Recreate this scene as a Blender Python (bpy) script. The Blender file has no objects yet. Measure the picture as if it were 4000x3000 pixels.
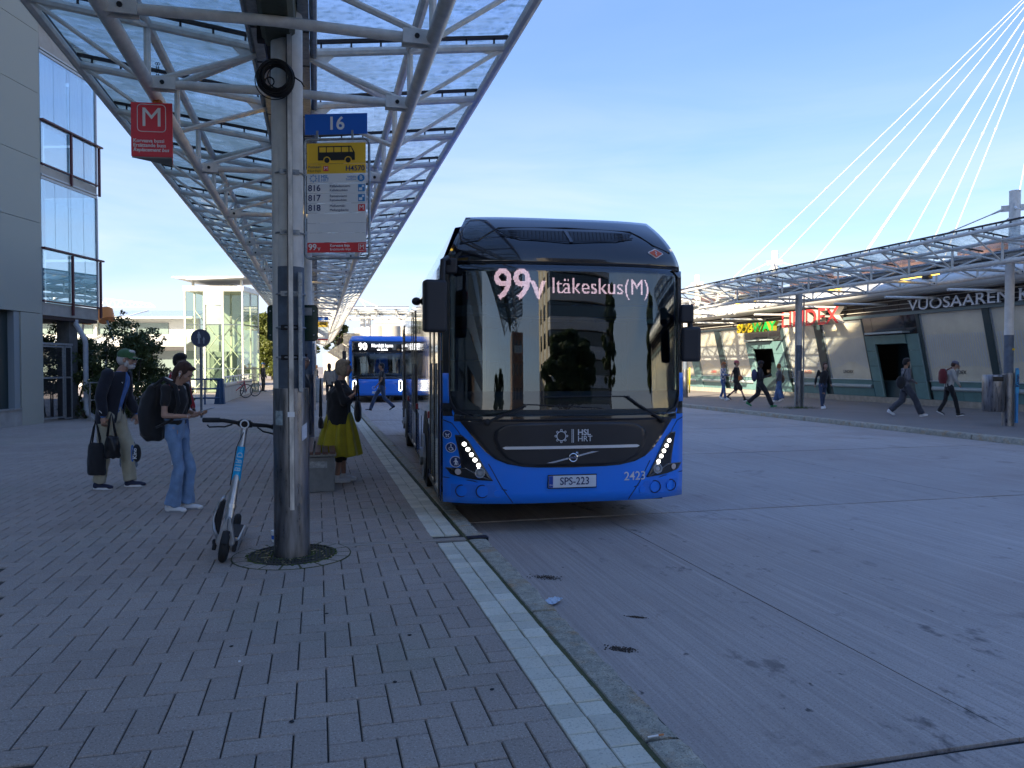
import bpy, bmesh, math, random
import numpy as np
from mathutils import Vector, Matrix, noise
random.seed(7)
R = math.radians
S = bpy.context.scene
COL = S.collection

# ------------------------------------------------------------------ camera
TH = R(14.2)                 # the platform runs along +Y, the camera looks 14.2 degrees to its right
PITCH = math.atan(70/3000)
CAMH = 1.55
cam = bpy.data.cameras.new('camera'); camo = bpy.data.objects.new('camera', cam); COL.objects.link(camo)
cam.sensor_width = 36; cam.lens = 27.0; cam.clip_start = 0.05; cam.clip_end = 3000
camo.location = (0, 0, CAMH); camo.rotation_euler = (R(90)-PITCH, 0, -TH)
S.camera = camo

# ------------------------------------------------------------------ light
SUN_EL = R(25); SUN_TRAVEL = R(36)        # travel heading to the right of the view axis
hd = SUN_TRAVEL + TH                       # heading from +Y, clockwise
sdir = Vector((math.sin(hd)*math.cos(SUN_EL), math.cos(hd)*math.cos(SUN_EL), -math.sin(SUN_EL)))
sl = bpy.data.lights.new('sun', 'SUN'); sl.energy = 4.6; sl.angle = R(0.53); sl.color = (1.0, 0.86, 0.66)
so = bpy.data.objects.new('sun', sl); COL.objects.link(so)
so.rotation_euler = sdir.to_track_quat('-Z', 'Y').to_euler(); so.location = (-30, -40, 40)

W = bpy.data.worlds.new('World'); S.world = W; W.use_nodes = True
nt = W.node_tree; nt.nodes.clear()
def N(t, typ, **k):
    n = t.nodes.new(typ)
    for a, b in k.items(): setattr(n, a, b)
    return n
wo = N(nt, 'ShaderNodeOutputWorld'); bg = N(nt, 'ShaderNodeBackground')
sky = N(nt, 'ShaderNodeTexSky', sky_type='NISHITA'); sky.sun_disc = False
sky.sun_elevation = SUN_EL; sky.sun_rotation = hd + math.pi; sky.altitude = 20
sky.air_density = 1.0; sky.dust_density = 0.6; sky.ozone_density = 2.2
tc = N(nt, 'ShaderNodeTexCoord'); sep = N(nt, 'ShaderNodeSeparateXYZ')
nt.links.new(tc.outputs['Generated'], sep.inputs[0])
# thin streaky cirrus: noise on the direction, squeezed in height, fading towards the zenith
mp = N(nt, 'ShaderNodeMapping'); mp.inputs['Rotation'].default_value = (0.10, -0.22, 0); mp.inputs['Scale'].default_value = (1.1, 1.1, 7.5)
nt.links.new(tc.outputs['Generated'], mp.inputs[0])
cn = N(nt, 'ShaderNodeTexNoise'); cn.inputs['Scale'].default_value = 1.7; cn.inputs['Detail'].default_value = 7; cn.inputs['Roughness'].default_value = 0.55; cn.inputs['Distortion'].default_value = 0.5
nt.links.new(mp.outputs[0], cn.inputs['Vector'])
cr = N(nt, 'ShaderNodeMapRange'); cr.inputs[1].default_value = 0.38; cr.inputs[2].default_value = 0.64; cr.inputs[4].default_value = 0.95
nt.links.new(cn.outputs[0], cr.inputs[0])
el = N(nt, 'ShaderNodeMapRange'); el.inputs[1].default_value = 0.0; el.inputs[2].default_value = 0.34; el.inputs[3].default_value = 1.0; el.inputs[4].default_value = 0.06
nt.links.new(sep.outputs[2], el.inputs[0])
mu = N(nt, 'ShaderNodeMath', operation='MULTIPLY'); nt.links.new(cr.outputs[0], mu.inputs[0]); nt.links.new(el.outputs[0], mu.inputs[1])
mixc = N(nt, 'ShaderNodeMix', data_type='RGBA')
mixc.inputs[7].default_value = (2.0, 2.2, 2.55, 1)
veil = N(nt, 'ShaderNodeMix', data_type='RGBA'); veil.inputs[0].default_value = 0.80
vg = N(nt, 'ShaderNodeMapRange'); vg.inputs[1].default_value = -0.02; vg.inputs[2].default_value = 0.40; nt.links.new(sep.outputs[2], vg.inputs[0])
vc = N(nt, 'ShaderNodeMix', data_type='RGBA'); vc.inputs[6].default_value = (1.10, 1.48, 2.2, 1); vc.inputs[7].default_value = (0.36, 0.74, 1.9, 1); nt.links.new(vg.outputs[0], vc.inputs[0])
nt.links.new(sky.outputs[0], veil.inputs[6]); nt.links.new(vc.outputs[2], veil.inputs[7])
nt.links.new(mu.outputs[0], mixc.inputs[0]); nt.links.new(veil.outputs[2], mixc.inputs[6])
nt.links.new(mixc.outputs[2], bg.inputs[0]); bg.inputs[1].default_value = 0.13
nt.links.new(bg.outputs[0], wo.inputs[0])
S.view_settings.view_transform = 'Standard'; S.view_settings.look = 'None'
S.view_settings.exposure = 1.88; S.view_settings.gamma = 1.0; S.view_settings.use_curve_mapping = False
S.cycles.use_adaptive_sampling = True; S.cycles.adaptive_threshold = 0.02
S.cycles.use_denoising = True
S.cycles.max_bounces = 8; S.cycles.diffuse_bounces = 3; S.cycles.glossy_bounces = 4; S.cycles.transparent_max_bounces = 16; S.cycles.transmission_bounces = 6
S.cycles.sample_clamp_indirect = 6.0

# ------------------------------------------------------------------ photograph pixel -> place
def ray(px, py):
    a = (px-2000)/3000; w = -(py-1500)/3000
    F = math.cos(PITCH) + w*math.sin(PITCH); V = w*math.cos(PITCH) - math.sin(PITCH)
    return a, F, V
def cw(X, Z): return (X*math.cos(TH)+Z*math.sin(TH), -X*math.sin(TH)+Z*math.cos(TH))
def G(px, py, z=0.0):
    a, F, V = ray(px, py); k = (z-CAMH)/V; u, t = cw(a*k, F*k); return Vector((u, t, z))
def D(px, py, Z):
    a, F, V = ray(px, py); k = Z/F; u, t = cw(a*k, Z); return Vector((u, t, CAMH+V*k))
def U(px, py, u):                                   # where the ray meets the plane X = u
    a, F, V = ray(px, py); uu, tt = cw(a, F); k = u/uu; return Vector((u, tt*k, CAMH+V*k))
HEAD = lambda deg: -TH - R(deg)                     # rotation so that local +Y points deg to the right of the view axis

# ------------------------------------------------------------------ materials
MATS = {}
def mat(name, col=(0.5,0.5,0.5), rough=0.5, metal=0.0, var=0.0, scale=6.0, bump=0.0, bscale=40.0, coat=0.0, emit=None, estr=0.0, spec=0.5, stretch=None, alpha=1.0, trans=0.0, ior=1.45, col2=None, objvar=0.0, rvar=0.0, sheen=0.0):
    if name in MATS: return MATS[name]
    m = bpy.data.materials.new(name); m.use_nodes = True; t = m.node_tree
    b = t.nodes['Principled BSDF']; L = t.links.new
    b.inputs['Base Color'].default_value = (*col, 1); b.inputs['Roughness'].default_value = rough
    b.inputs['Metallic'].default_value = metal; b.inputs['Specular IOR Level'].default_value = spec
    b.inputs['Coat Weight'].default_value = coat; b.inputs['Coat Roughness'].default_value = 0.04
    b.inputs['Alpha'].default_value = alpha; b.inputs['Transmission Weight'].default_value = trans; b.inputs['IOR'].default_value = ior
    if sheen: b.inputs['Sheen Weight'].default_value = sheen
    if emit: b.inputs['Emission Color'].default_value = (*emit, 1); b.inputs['Emission Strength'].default_value = estr
    co = N(t, 'ShaderNodeTexCoord'); src = co.outputs['Object']
    if stretch:
        mp = N(t, 'ShaderNodeMapping'); mp.inputs['Scale'].default_value = stretch; L(src, mp.inputs[0]); src = mp.outputs[0]
    if var or col2:
        n = N(t, 'ShaderNodeTexNoise'); n.inputs['Scale'].default_value = scale; n.inputs['Detail'].default_value = 6; n.inputs['Roughness'].default_value = 0.62; L(src, n.inputs['Vector'])
        r = N(t, 'ShaderNodeMapRange'); r.inputs[1].default_value = 0.32; r.inputs[2].default_value = 0.68; L(n.outputs[0], r.inputs[0])
        mx = N(t, 'ShaderNodeMix', data_type='RGBA'); L(r.outputs[0], mx.inputs[0])
        c2 = col2 or tuple(min(1, c*(1+var)) for c in col)
        c1 = col if col2 else tuple(c*(1-var) for c in col)
        mx.inputs[6].default_value = (*c1, 1); mx.inputs[7].default_value = (*c2, 1); out = mx.outputs[2]
        if rvar:
            rr = N(t, 'ShaderNodeMapRange'); rr.inputs[3].default_value = rough-rvar; rr.inputs[4].default_value = rough+rvar; L(r.outputs[0], rr.inputs[0]); L(rr.outputs[0], b.inputs['Roughness'])
        if objvar:
            oi = N(t, 'ShaderNodeObjectInfo'); r2 = N(t, 'ShaderNodeMapRange'); r2.inputs[3].default_value = 1-objvar; r2.inputs[4].default_value = 1+objvar; L(oi.outputs['Random'], r2.inputs[0])
            m2 = N(t, 'ShaderNodeVectorMath', operation='SCALE'); L(out, m2.inputs[0]); L(r2.outputs[0], m2.inputs['Scale']); out = m2.outputs[0]
        L(out, b.inputs['Base Color'])
    if bump:
        n = N(t, 'ShaderNodeTexNoise'); n.inputs['Scale'].default_value = bscale; n.inputs['Detail'].default_value = 5; L(src, n.inputs['Vector'])
        bp = N(t, 'ShaderNodeBump'); bp.inputs['Strength'].default_value = bump; bp.inputs['Distance'].default_value = 0.01; L(n.outputs[0], bp.inputs['Height']); L(bp.outputs[0], b.inputs['Normal'])
    MATS[name] = m; return m

# ------------------------------------------------------------------ mesh helper
class MB:
    def __init__(s): s.v = []; s.f = []; s.m = []; s.mi = 0
    def add(s, vs, fs):
        o = len(s.v); s.v += [tuple(v) for v in vs]; s.f += [tuple(i+o for i in f) for f in fs]; s.m += [s.mi]*len(fs); return s
    def box(s, a, b):
        x0,y0,z0 = a; x1,y1,z1 = b
        return s.add([(x0,y0,z0),(x1,y0,z0),(x1,y1,z0),(x0,y1,z0),(x0,y0,z1),(x1,y0,z1),(x1,y1,z1),(x0,y1,z1)],
                     [(0,3,2,1),(4,5,6,7),(0,1,5,4),(1,2,6,5),(2,3,7,6),(3,0,4,7)])
    def cbox(s, c, d, rz=0.0, rx=0.0, ry=0.0):
        M = Matrix.Rotation(rz,3,'Z') @ Matrix.Rotation(ry,3,'Y') @ Matrix.Rotation(rx,3,'X'); hx,hy,hz = d[0]/2,d[1]/2,d[2]/2
        vs = [Vector(c)+M@Vector(p) for p in [(-hx,-hy,-hz),(hx,-hy,-hz),(hx,hy,-hz),(-hx,hy,-hz),(-hx,-hy,hz),(hx,-hy,hz),(hx,hy,hz),(-hx,hy,hz)]]
        return s.add(vs, [(0,3,2,1),(4,5,6,7),(0,1,5,4),(1,2,6,5),(2,3,7,6),(3,0,4,7)])
    def tube(s, pts, r, n=8, cap=True, r2=None):
        pts = [Vector(p) for p in pts]; k = len(pts); o = len(s.v); up = None; vs = []
        for i, p in enumerate(pts):
            d = (pts[min(i+1,k-1)]-pts[max(i-1,0)]).normalized()
            if up is None:
                up = Vector((0,0,1)) if abs(d.z) < .95 else Vector((1,0,0))
            a = d.cross(up)
            if a.length < 1e-5: a = d.orthogonal()
            a.normalize(); b = a.cross(d).normalized(); up = b
            rr = r if not isinstance(r,(list,tuple)) else r[i]
            if r2 is not None: rr = r+(r2-r)*i/(k-1)
            vs += [p+a*math.cos(2*math.pi*j/n)*rr+b*math.sin(2*math.pi*j/n)*rr for j in range(n)]
        fs = []
        for i in range(k-1):
            for j in range(n):
                q = (j+1)%n; fs.append((i*n+j, i*n+q, (i+1)*n+q, (i+1)*n+j))
        if cap: fs += [tuple(reversed(range(n))), tuple(range((k-1)*n, k*n))]
        return s.add(vs, fs)
    def ell(s, c, r, n=12, m=8, M=None):
        vs = []; fs = []; c = Vector(c)
        for i in range(m+1):
            th = math.pi*i/m
            for j in range(n):
                ph = 2*math.pi*j/n; p = Vector((r[0]*math.sin(th)*math.cos(ph), r[1]*math.sin(th)*math.sin(ph), r[2]*math.cos(th)))
                vs.append(c+(M@p if M else p))
        for i in range(m):
            for j in range(n):
                q=(j+1)%n; fs.append((i*n+j,(i+1)*n+j,(i+1)*n+q,i*n+q))
        return s.add(vs, fs)
    def prism(s, pts, axis, a, b):                  # extrude a polygon: pts 2-D, axis 'x','y','z'
        def P(p, h): return {'x':(h,p[0],p[1]),'y':(p[0],h,p[1]),'z':(p[0],p[1],h)}[axis]
        n = len(pts); vs = [P(p,a) for p in pts]+[P(p,b) for p in pts]
        fs = [tuple(range(n)), tuple(range(2*n-1,n-1,-1))]+[(j,j+n,(j+1)%n+n,(j+1)%n) for j in range(n)]
        return s.add(vs, fs)
    def disc(s, c, r, axis='y', h=0.01, n=20, r0=0.0):  # a disc or ring with thickness h towards -axis
        ax = {'x':0,'y':1,'z':2}[axis]; o=[0,1,2]; o.remove(ax)
        def P(rr, a, k):
            p=[0,0,0]; p[o[0]]=c[o[0]]+rr*math.cos(a); p[o[1]]=c[o[1]]+rr*math.sin(a); p[ax]=c[ax]+k; return p
        A=[2*math.pi*j/n for j in range(n)]
        if r0 <= 0:
            vs=[P(r,a,0) for a in A]+[P(r,a,-h) for a in A]
            return s.add(vs,[tuple(range(n)),tuple(range(2*n-1,n-1,-1))]+[(j,(j+1)%n,(j+1)%n+n,j+n) for j in range(n)])
        vs=[P(r,a,0) for a in A]+[P(r,a,-h) for a in A]+[P(r0,a,0) for a in A]+[P(r0,a,-h) for a in A]
        fs=[]
        for j in range(n):
            q=(j+1)%n; fs+=[(j,q,q+n,j+n),(j,j+2*n,q+2*n,q),(j+n,q+n,q+3*n,j+3*n),(j+2*n,j+3*n,q+3*n,q+2*n)]
        return s.add(vs,fs)
    def torus(s, c, R1, r, axis='y', n=28, m=8, a0=0, a1=2*math.pi):
        ax={'x':0,'y':1,'z':2}[axis]; o=[0,1,2]; o.remove(ax); pts=[]
        full = abs(a1-a0-2*math.pi)<1e-6; vs=[]; fs=[]; nn = n if full else n+1
        for i in range(nn):
            a=a0+(a1-a0)*i/n
            for j in range(m):
                b=2*math.pi*j/m; p=[0,0,0]; rr=R1+r*math.cos(b)
                p[o[0]]=c[o[0]]+rr*math.cos(a); p[o[1]]=c[o[1]]+rr*math.sin(a); p[ax]=c[ax]+r*math.sin(b); vs.append(p)
        for i in range(n):
            i2=(i+1)%nn if full else i+1
            for j in range(m): fs.append((i*m+j,i2*m+j,i2*m+(j+1)%m,i*m+(j+1)%m))
        return s.add(vs,fs)
    def mesh(s, name, mats, smooth=False, uv=False):
        me = bpy.data.meshes.new(name); me.from_pydata(s.v, [], s.f)
        if not isinstance(mats,(list,tuple)): mats=[mats]
        for m in mats: me.materials.append(m)
        if any(s.m): me.polygons.foreach_set('material_index', s.m)
        me.update()
        if smooth:
            me.polygons.foreach_set('use_smooth',[True]*len(s.f))
            if smooth != 'all':
                bm = bmesh.new(); bm.from_mesh(me)
                for e in bm.edges:
                    if len(e.link_faces)==2 and e.calc_face_angle(0)>R(38): e.smooth=False
                bm.normal_update(); bm.to_mesh(me); bm.free()
        return me
def fixn(me):
    bm=bmesh.new(); bm.from_mesh(me); bmesh.ops.recalc_face_normals(bm, faces=bm.faces); bm.to_mesh(me); bm.free(); return me
def link(name, me, parent=None, loc=None, rot=None, label=None, cat=None, group=None, kind=None):
    o = bpy.data.objects.new(name, me); COL.objects.link(o)
    if parent is not None: o.parent = parent
    if loc is not None: o.location = loc
    if rot is not None: o.rotation_euler = rot
    tag(o,label,cat,group,kind); return o
def tag(o,label=None,cat=None,group=None,kind=None):
    if label: o['label']=label
    if cat: o['category']=cat
    if group: o['group']=group
    if kind: o['kind']=kind
    return o
def ob(name, mb, m, parent=None, smooth=False, bevel=0, fix=False, **k):
    me = mb.mesh(name, m, smooth)
    if fix: fixn(me)
    o = link(name, me, parent, **k)
    if bevel:
        md=o.modifiers.new('bevel','BEVEL'); md.width=bevel; md.segments=2; md.limit_method='ANGLE'; md.angle_limit=R(40)
    return o
def thing(name, label, cat, loc=(0,0,0), rz=0.0, group=None):
    return link(name, None, None, loc, (0,0,rz), label, cat, group)
DG = None
def evaluated(ob_):
    dg = bpy.context.evaluated_depsgraph_get(); dg.update()
    return bpy.data.meshes.new_from_object(ob_.evaluated_get(dg))
_TC = {}
def text_mesh(txt, size=1.0, ext=0.0, offset=0.0, align='CENTER', space=1.0, shear=0.0, sx=1.0):
    key=(txt,size,ext,offset,align,space,shear,sx)
    if key in _TC: return _TC[key]
    c=bpy.data.curves.new('t','FONT'); c.body=txt; c.size=size; c.extrude=ext; c.offset=offset; c.align_x=align; c.align_y='CENTER'; c.space_character=space; c.shear=shear; c.resolution_u=4
    o=bpy.data.objects.new('t',c); COL.objects.link(o); me=evaluated(o); bpy.data.objects.remove(o); bpy.data.curves.remove(c)
    vs=[(v.co.x*sx,v.co.y,v.co.z) for v in me.vertices]; fs=[tuple(p.vertices) for p in me.polygons]; bpy.data.meshes.remove(me)
    _TC[key]=(vs,fs); return vs,fs
def put_text(mb, txt, M, size=1.0, **k):             # M maps text plane (x right, y up, z towards reader) into the mesh
    vs,fs=text_mesh(txt,size,**k); mb.add([M@Vector(v) for v in vs],fs); return mb
def facing(loc, right=(1,0,0), up=(0,0,1)):
    r=Vector(right).normalized(); u=Vector(up).normalized(); n=r.cross(u)
    M=Matrix(((r.x,u.x,n.x,loc[0]),(r.y,u.y,n.y,loc[1]),(r.z,u.z,n.z,loc[2]),(0,0,0,1))); return M
def text_dots(txt, size, pitch, **k):
    vs,fs=text_mesh(txt,size,**k); V=np.array(vs)[:,:2]; x0,y0=V.min(0); x1,y1=V.max(0)
    nx=int((x1-x0)/pitch)+1; ny=int((y1-y0)/pitch)+1; X,Y=np.meshgrid(x0+(np.arange(nx)+.5)*pitch, y0+(np.arange(ny)+.5)*pitch); hit=np.zeros(X.shape,bool)
    for f in fs:
        for i in range(1,len(f)-1):
            a,b,c=V[f[0]],V[f[i]],V[f[i+1]]; d=(b[0]-a[0])*(c[1]-a[1])-(b[1]-a[1])*(c[0]-a[0])
            if abs(d)<1e-12: continue
            w1=((X-a[0])*(c[1]-a[1])-(Y-a[1])*(c[0]-a[0]))/d; w2=((b[0]-a[0])*(Y-a[1])-(b[1]-a[1])*(X-a[0]))/d
            hit|=(w1>=0)&(w2>=0)&(w1+w2<=1)
    return list(zip(X[hit],Y[hit]))

M_white   = mat('white_painted_steel',(0.70,0.68,0.62),0.45,var=0.14,scale=9,bump=0.03)
M_whiteb  = mat('bright_white_steel',(0.78,0.78,0.76),0.45,var=0.06)
M_dark    = mat('dark_rubber',(0.02,0.02,0.022),0.7,var=0.3,scale=20)
M_black   = mat('black_paint',(0.012,0.012,0.014),0.35)
M_bmat    = mat('black_matte',(0.018,0.018,0.02),0.75)
M_steel   = mat('brushed_steel',(0.24,0.24,0.25),0.36,metal=0.9,var=0.35,scale=3,stretch=(8,8,1.2),bump=0.05,bscale=30,rvar=0.12)
M_galv    = mat('galvanised_steel',(0.32,0.34,0.35),0.5,metal=0.7,var=0.25,scale=25)
M_conc    = mat('concrete',(0.30,0.29,0.27),0.9,var=0.2,scale=3,bump=0.2,bscale=60)
M_txtwhite= mat('white_print',(0.8,0.8,0.78),0.5)
M_txtblack= mat('black_print',(0.015,0.015,0.015),0.5)

def schlick(t,f0,k=1.0):          # symmetric Fresnel term for thin panes, the same from both sides
    lw=N(t,'ShaderNodeLayerWeight'); lw.inputs[0].default_value=.5
    p_=N(t,'ShaderNodeMath',operation='POWER'); p_.inputs[1].default_value=5.0; t.links.new(lw.outputs['Facing'],p_.inputs[0])
    m_=N(t,'ShaderNodeMath',operation='MULTIPLY_ADD'); m_.inputs[1].default_value=(1-f0)*k; m_.inputs[2].default_value=f0; t.links.new(p_.outputs[0],m_.inputs[0]); return m_.outputs[0]
# ================================================================== GROUND
def ground_mat(name, c1, c2, spk, spkamt=0.5, rough=0.85, lines=0.0, stain=0.0, obj=False, attr=False, bump=0.25, big=0.5, c3=None, objv=0.12, oil=False, c3s=0.35):
    m = bpy.data.materials.new(name); m.use_nodes=True; t=m.node_tree; L=t.links.new; b=t.nodes['Principled BSDF']
    g=N(t,'ShaderNodeNewGeometry'); P=g.outputs['Position']
    def noi(sc,det=4,st=None,ro=0.6):
        s=P
        if st: q=N(t,'ShaderNodeMapping'); q.inputs['Scale'].default_value=st; L(P,q.inputs[0]); s=q.outputs[0]
        n=N(t,'ShaderNodeTexNoise'); n.inputs['Scale'].default_value=sc; n.inputs['Detail'].default_value=det; n.inputs['Roughness'].default_value=ro; L(s,n.inputs['Vector']); return n.outputs[0]
    def rng(s,a,b_,c=0.0,d=1.0):
        r=N(t,'ShaderNodeMapRange'); r.inputs[1].default_value=a; r.inputs[2].default_value=b_; r.inputs[3].default_value=c; r.inputs[4].default_value=d; L(s,r.inputs[0]); return r.outputs[0]
    def mix(f,a,b_,mode='MIX'):
        x=N(t,'ShaderNodeMix',data_type='RGBA',blend_type=mode)
        if isinstance(f,float): x.inputs[0].default_value=f
        else: L(f,x.inputs[0])
        for i,q in ((6,a),(7,b_)):
            if isinstance(q,tuple): x.inputs[i].default_value=(*q,1)
            else: L(q,x.inputs[i])
        return x.outputs[2]
    col=mix(rng(noi(big,5),0.35,0.65),c1,c2)
    if c3: col=mix(rng(noi(c3s,4),0.52,0.7),col,c3)
    sp=noi(110,3,ro=0.8); col=mix(rng(sp,0.55,0.64,0.0,spkamt),col,spk)
    sp2=noi(85,3); col=mix(rng(sp2,0.36,0.44,spkamt,0.0),col,tuple(c*0.35 for c in c1))
    if lines:
        ln=noi(1.0,6,(34,0.55,1),0.75); col=mix(rng(ln,0.36,0.64,lines,0.0),col,tuple(c*0.45 for c in c1))
        l2=noi(1.0,3,(12,0.3,1),0.6); col=mix(rng(l2,0.60,0.68,0.0,lines*0.55),col,tuple(min(1,c*1.5) for c in c1))
    if stain:
        st_=noi(1.6,6,ro=0.7); col=mix(rng(st_,0.60,0.75,0.0,stain),col,tuple(c*0.35 for c in c1))
        sm=noi(9.0,3,(1,0.6,1)); col=mix(rng(sm,0.70,0.74,0.0,stain*1.2),col,(0.02,0.02,0.022))
    if oil:   # dripped oil along the lane where buses stop, densest near the halting line
        sx=N(t,'ShaderNodeSeparateXYZ'); L(P,sx.inputs[0])
        a=rng(sx.outputs[0],1.5,3.0,0.0,1.0); a2=rng(sx.outputs[0],3.4,5.2,1.0,0.0)
        mu=N(t,'ShaderNodeMath',operation='MULTIPLY'); L(a,mu.inputs[0]); L(a2,mu.inputs[1])
        d=rng(noi(4.2,5,(1,0.55,1),0.65),0.60,0.68); mv=N(t,'ShaderNodeMath',operation='MULTIPLY'); L(d,mv.inputs[0]); L(mu.outputs[0],mv.inputs[1]); 
        mw=N(t,'ShaderNodeMath',operation='MULTIPLY'); mw.inputs[1].default_value=0.75; L(mv.outputs[0],mw.inputs[0])
        col=mix(mw.outputs[0],col,(0.03,0.03,0.032))
    if obj or attr:
        if obj: q=N(t,'ShaderNodeObjectInfo').outputs['Random']
        else:
            q=N(t,'ShaderNodeAttribute'); q.attribute_name='rnd'; q=q.outputs['Fac']
        sc=N(t,'ShaderNodeVectorMath',operation='SCALE'); L(col,sc.inputs[0]); L(rng(q,0,1,1-objv,1+objv),sc.inputs['Scale']); col=sc.outputs[0]
    L(col,b.inputs['Base Color']); b.inputs['Roughness'].default_value=rough; b.inputs['Specular IOR Level'].default_value=0.35
    bp=N(t,'ShaderNodeBump'); bp.inputs['Strength'].default_value=bump; bp.inputs['Distance'].default_value=0.004
    if lines:
        ad=N(t,'ShaderNodeMath',operation='ADD'); L(noi(1.0,5,(55,0.8,1),0.8),ad.inputs[0]); L(noi(120,3),ad.inputs[1]); L(ad.outputs[0],bp.inputs['Height'])
    else: L(noi(140,4),bp.inputs['Height'])
    L(bp.outputs[0],b.inputs['Normal']); return m
PC=((0.31,0.255,0.215),(0.365,0.31,0.265),(0.66,0.60,0.53))
M_pav_o=ground_mat('paver_concrete',*PC,0.55,obj=True,c3=(0.28,0.265,0.21),objv=0.06)
M_pav_a=ground_mat('paver_concrete_merged',*PC,0.55,attr=True,c3=(0.28,0.265,0.21),objv=0.06)
M_tile_o=ground_mat('pale_edge_tile',(0.56,0.53,0.42),(0.64,0.61,0.50),(0.74,0.71,0.62),0.4,obj=True,big=2.5,objv=0.13,stain=0.35)
M_tile_a=ground_mat('pale_edge_tile_merged',(0.56,0.53,0.42),(0.64,0.61,0.50),(0.74,0.71,0.62),0.4,attr=True,big=2.5,objv=0.13,stain=0.35)
M_joint=ground_mat('sandy_joint',(0.045,0.042,0.038),(0.065,0.058,0.048),(0.1,0.1,0.09),0.2)
M_kerb=ground_mat('granite_kerb',(0.25,0.245,0.20),(0.44,0.40,0.31),(0.62,0.58,0.48),0.7,big=14,c3=(0.40,0.25,0.12),c3s=5.0,bump=0.8,obj=True)
M_road=ground_mat('brushed_concrete_road',(0.41,0.35,0.31),(0.48,0.415,0.37),(0.66,0.6,0.54),0.42,lines=0.42,stain=0.65,big=0.28,c3=(0.385,0.315,0.275),oil=True,obj=True,objv=0.04)
M_asph=ground_mat('asphalt',(0.20,0.175,0.158),(0.235,0.21,0.19),(0.26,0.25,0.25),0.35,stain=0.25)
M_moss=mat('moss',(0.05,0.065,0.02),0.95,col2=(0.09,0.085,0.04),scale=30,bump=0.6)

g=MB(); g.add([(-900,-900,-.16),(900,-900,-.16),(900,1500,-.16),(-900,1500,-.16)],[(0,1,2,3)]); ob('ground',g,M_asph,kind='structure')
road=MB().box((1.44,-20,-.40),(14.45,150,-.138)); road=ob('road',road,mat('tar_joint',(0.02,0.02,0.02),.9),kind='structure')
us=[1.475,3.05,8.15,13.2,14.38]; ts=[2.73+5.27*k for k in range(-4,24)]
_slab={}
for a in range(4):
    for k in range(len(ts)-1):
        w=us[a+1]-us[a]
        if a not in _slab:
            b=MB(); nx=max(2,int(w/0.35)); ny=15; rr=random.Random(a)
            # slightly ragged arrises: the outline points wander a few millimetres
            def e(): return 0.006+rr.random()*0.012
            top=[]
            for i in range(nx+1): top.append((w*i/nx,.010+e()))
            for j in range(1,ny): top.append((w-e()*.35,5.27*j/ny))
            for i in range(nx,-1,-1): top.append((w*i/nx,5.26-e()))
            for j in range(ny-1,0,-1): top.append((e()*.35,5.27*j/ny))
            b.prism(top,'z',-.02,0.0); _slab[a]=fixn(b.mesh('concrete_slab',M_road))
        link('concrete_slab',_slab[a],road,(us[a],ts[k],-.12+0.0006*((a+k)%3)))
# thin concrete forelip below the kerb line
plat=MB().box((-40,-20,-.35),(1.455,0.8,-.012)).box((-40,0.8,-.35),(1.455,150,-.012))
plat=ob('platform',MB().box((-40,-20,-.35),(1.46,150,-.013)),M_joint,kind='structure')

def inview(x,y,z=0.0,mg=60):
    dx,dy,dz=x,y,z-CAMH; X=dx*math.cos(TH)-dy*math.sin(TH); Z=dx*math.sin(TH)+dy*math.cos(TH)
    if Z<0.5: return None
    f=Z*math.cos(PITCH)-dz*math.sin(PITCH); w=Z*math.sin(PITCH)+dz*math.cos(PITCH)
    px=2000+3000*X/f; py=1500-3000*w/f
    if -mg<px<4000+mg and -mg<py<3000+mg: return (px,py,Z)
    return None
PW=0.139; POST=G(1141,2168); POST=Vector((POST.x,POST.y,0))
def brick_mesh(lx,ly,gap,name,m,h=0.03,ch=0.005):
    b=MB(); x0,y0,x1,y1=gap/2,gap/2,lx-gap/2,ly-gap/2
    b.add([(x0,y0,-h),(x1,y0,-h),(x1,y1,-h),(x0,y1,-h),(x0,y0,-ch),(x1,y0,-ch),(x1,y1,-ch),(x0,y1,-ch),(x0+ch,y0+ch,0),(x1-ch,y0+ch,0),(x1-ch,y1-ch,0),(x0+ch,y1-ch,0)],
          [(0,1,5,4),(1,2,6,5),(2,3,7,6),(3,0,4,7),(4,5,9,8),(5,6,10,9),(6,7,11,10),(7,4,8,11),(8,9,10,11)])
    return b
cand=[]; X1=1.005; edge=[]
ni=int(38/PW)
CH0,CH1=6.72,6.83        # drain channel that crosses to the kerb
def add_piece(x,y,lx,ly):
    v=inview(x+lx/2,y+ly/2)
    if not v or v[2]>24: return
    cand.append((v[2],x,y,lx,ly))
for i in range(-ni,1):
    for j in range(10,int(30/PW)):
        k=(i-j)%4; x=X1-PW+i*PW; y=j*PW
        if k==0: 
            if i==0: add_piece(x,y,PW,PW)
            else: add_piece(x,y,2*PW,PW)
        elif k==1 and i==-ni: pass
        elif k==3: add_piece(x,y,PW,2*PW)
cand.sort()
def cut(p):   # pieces that meet the channel are cut by it
    z,x,y,lx,ly=p
    if y<CH1 and y+ly>CH0 and x+lx>POST.x+0.3:
        out=[]
        if CH0-y>0.02: out.append((z,x,y,lx,CH0-y))
        if y+ly-CH1>0.02: out.append((z,x,CH1,lx,y+ly-CH1))
        return out
    return [p]
cand=[q for p in cand for q in cut(p)]
_bm={}
for n,(z,x,y,lx,ly) in enumerate(cand[:300]):
    key=(round(lx,3),round(ly,3))
    if key not in _bm: _bm[key]=brick_mesh(lx,ly,0.007,'paver',M_pav_o,ch=.005).mesh('paver',M_pav_o)
    link('paver',_bm[key],plat,(x,y,random.uniform(-.0015,.0015)),(random.uniform(-.004,.004),random.uniform(-.004,.004),0))
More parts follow.
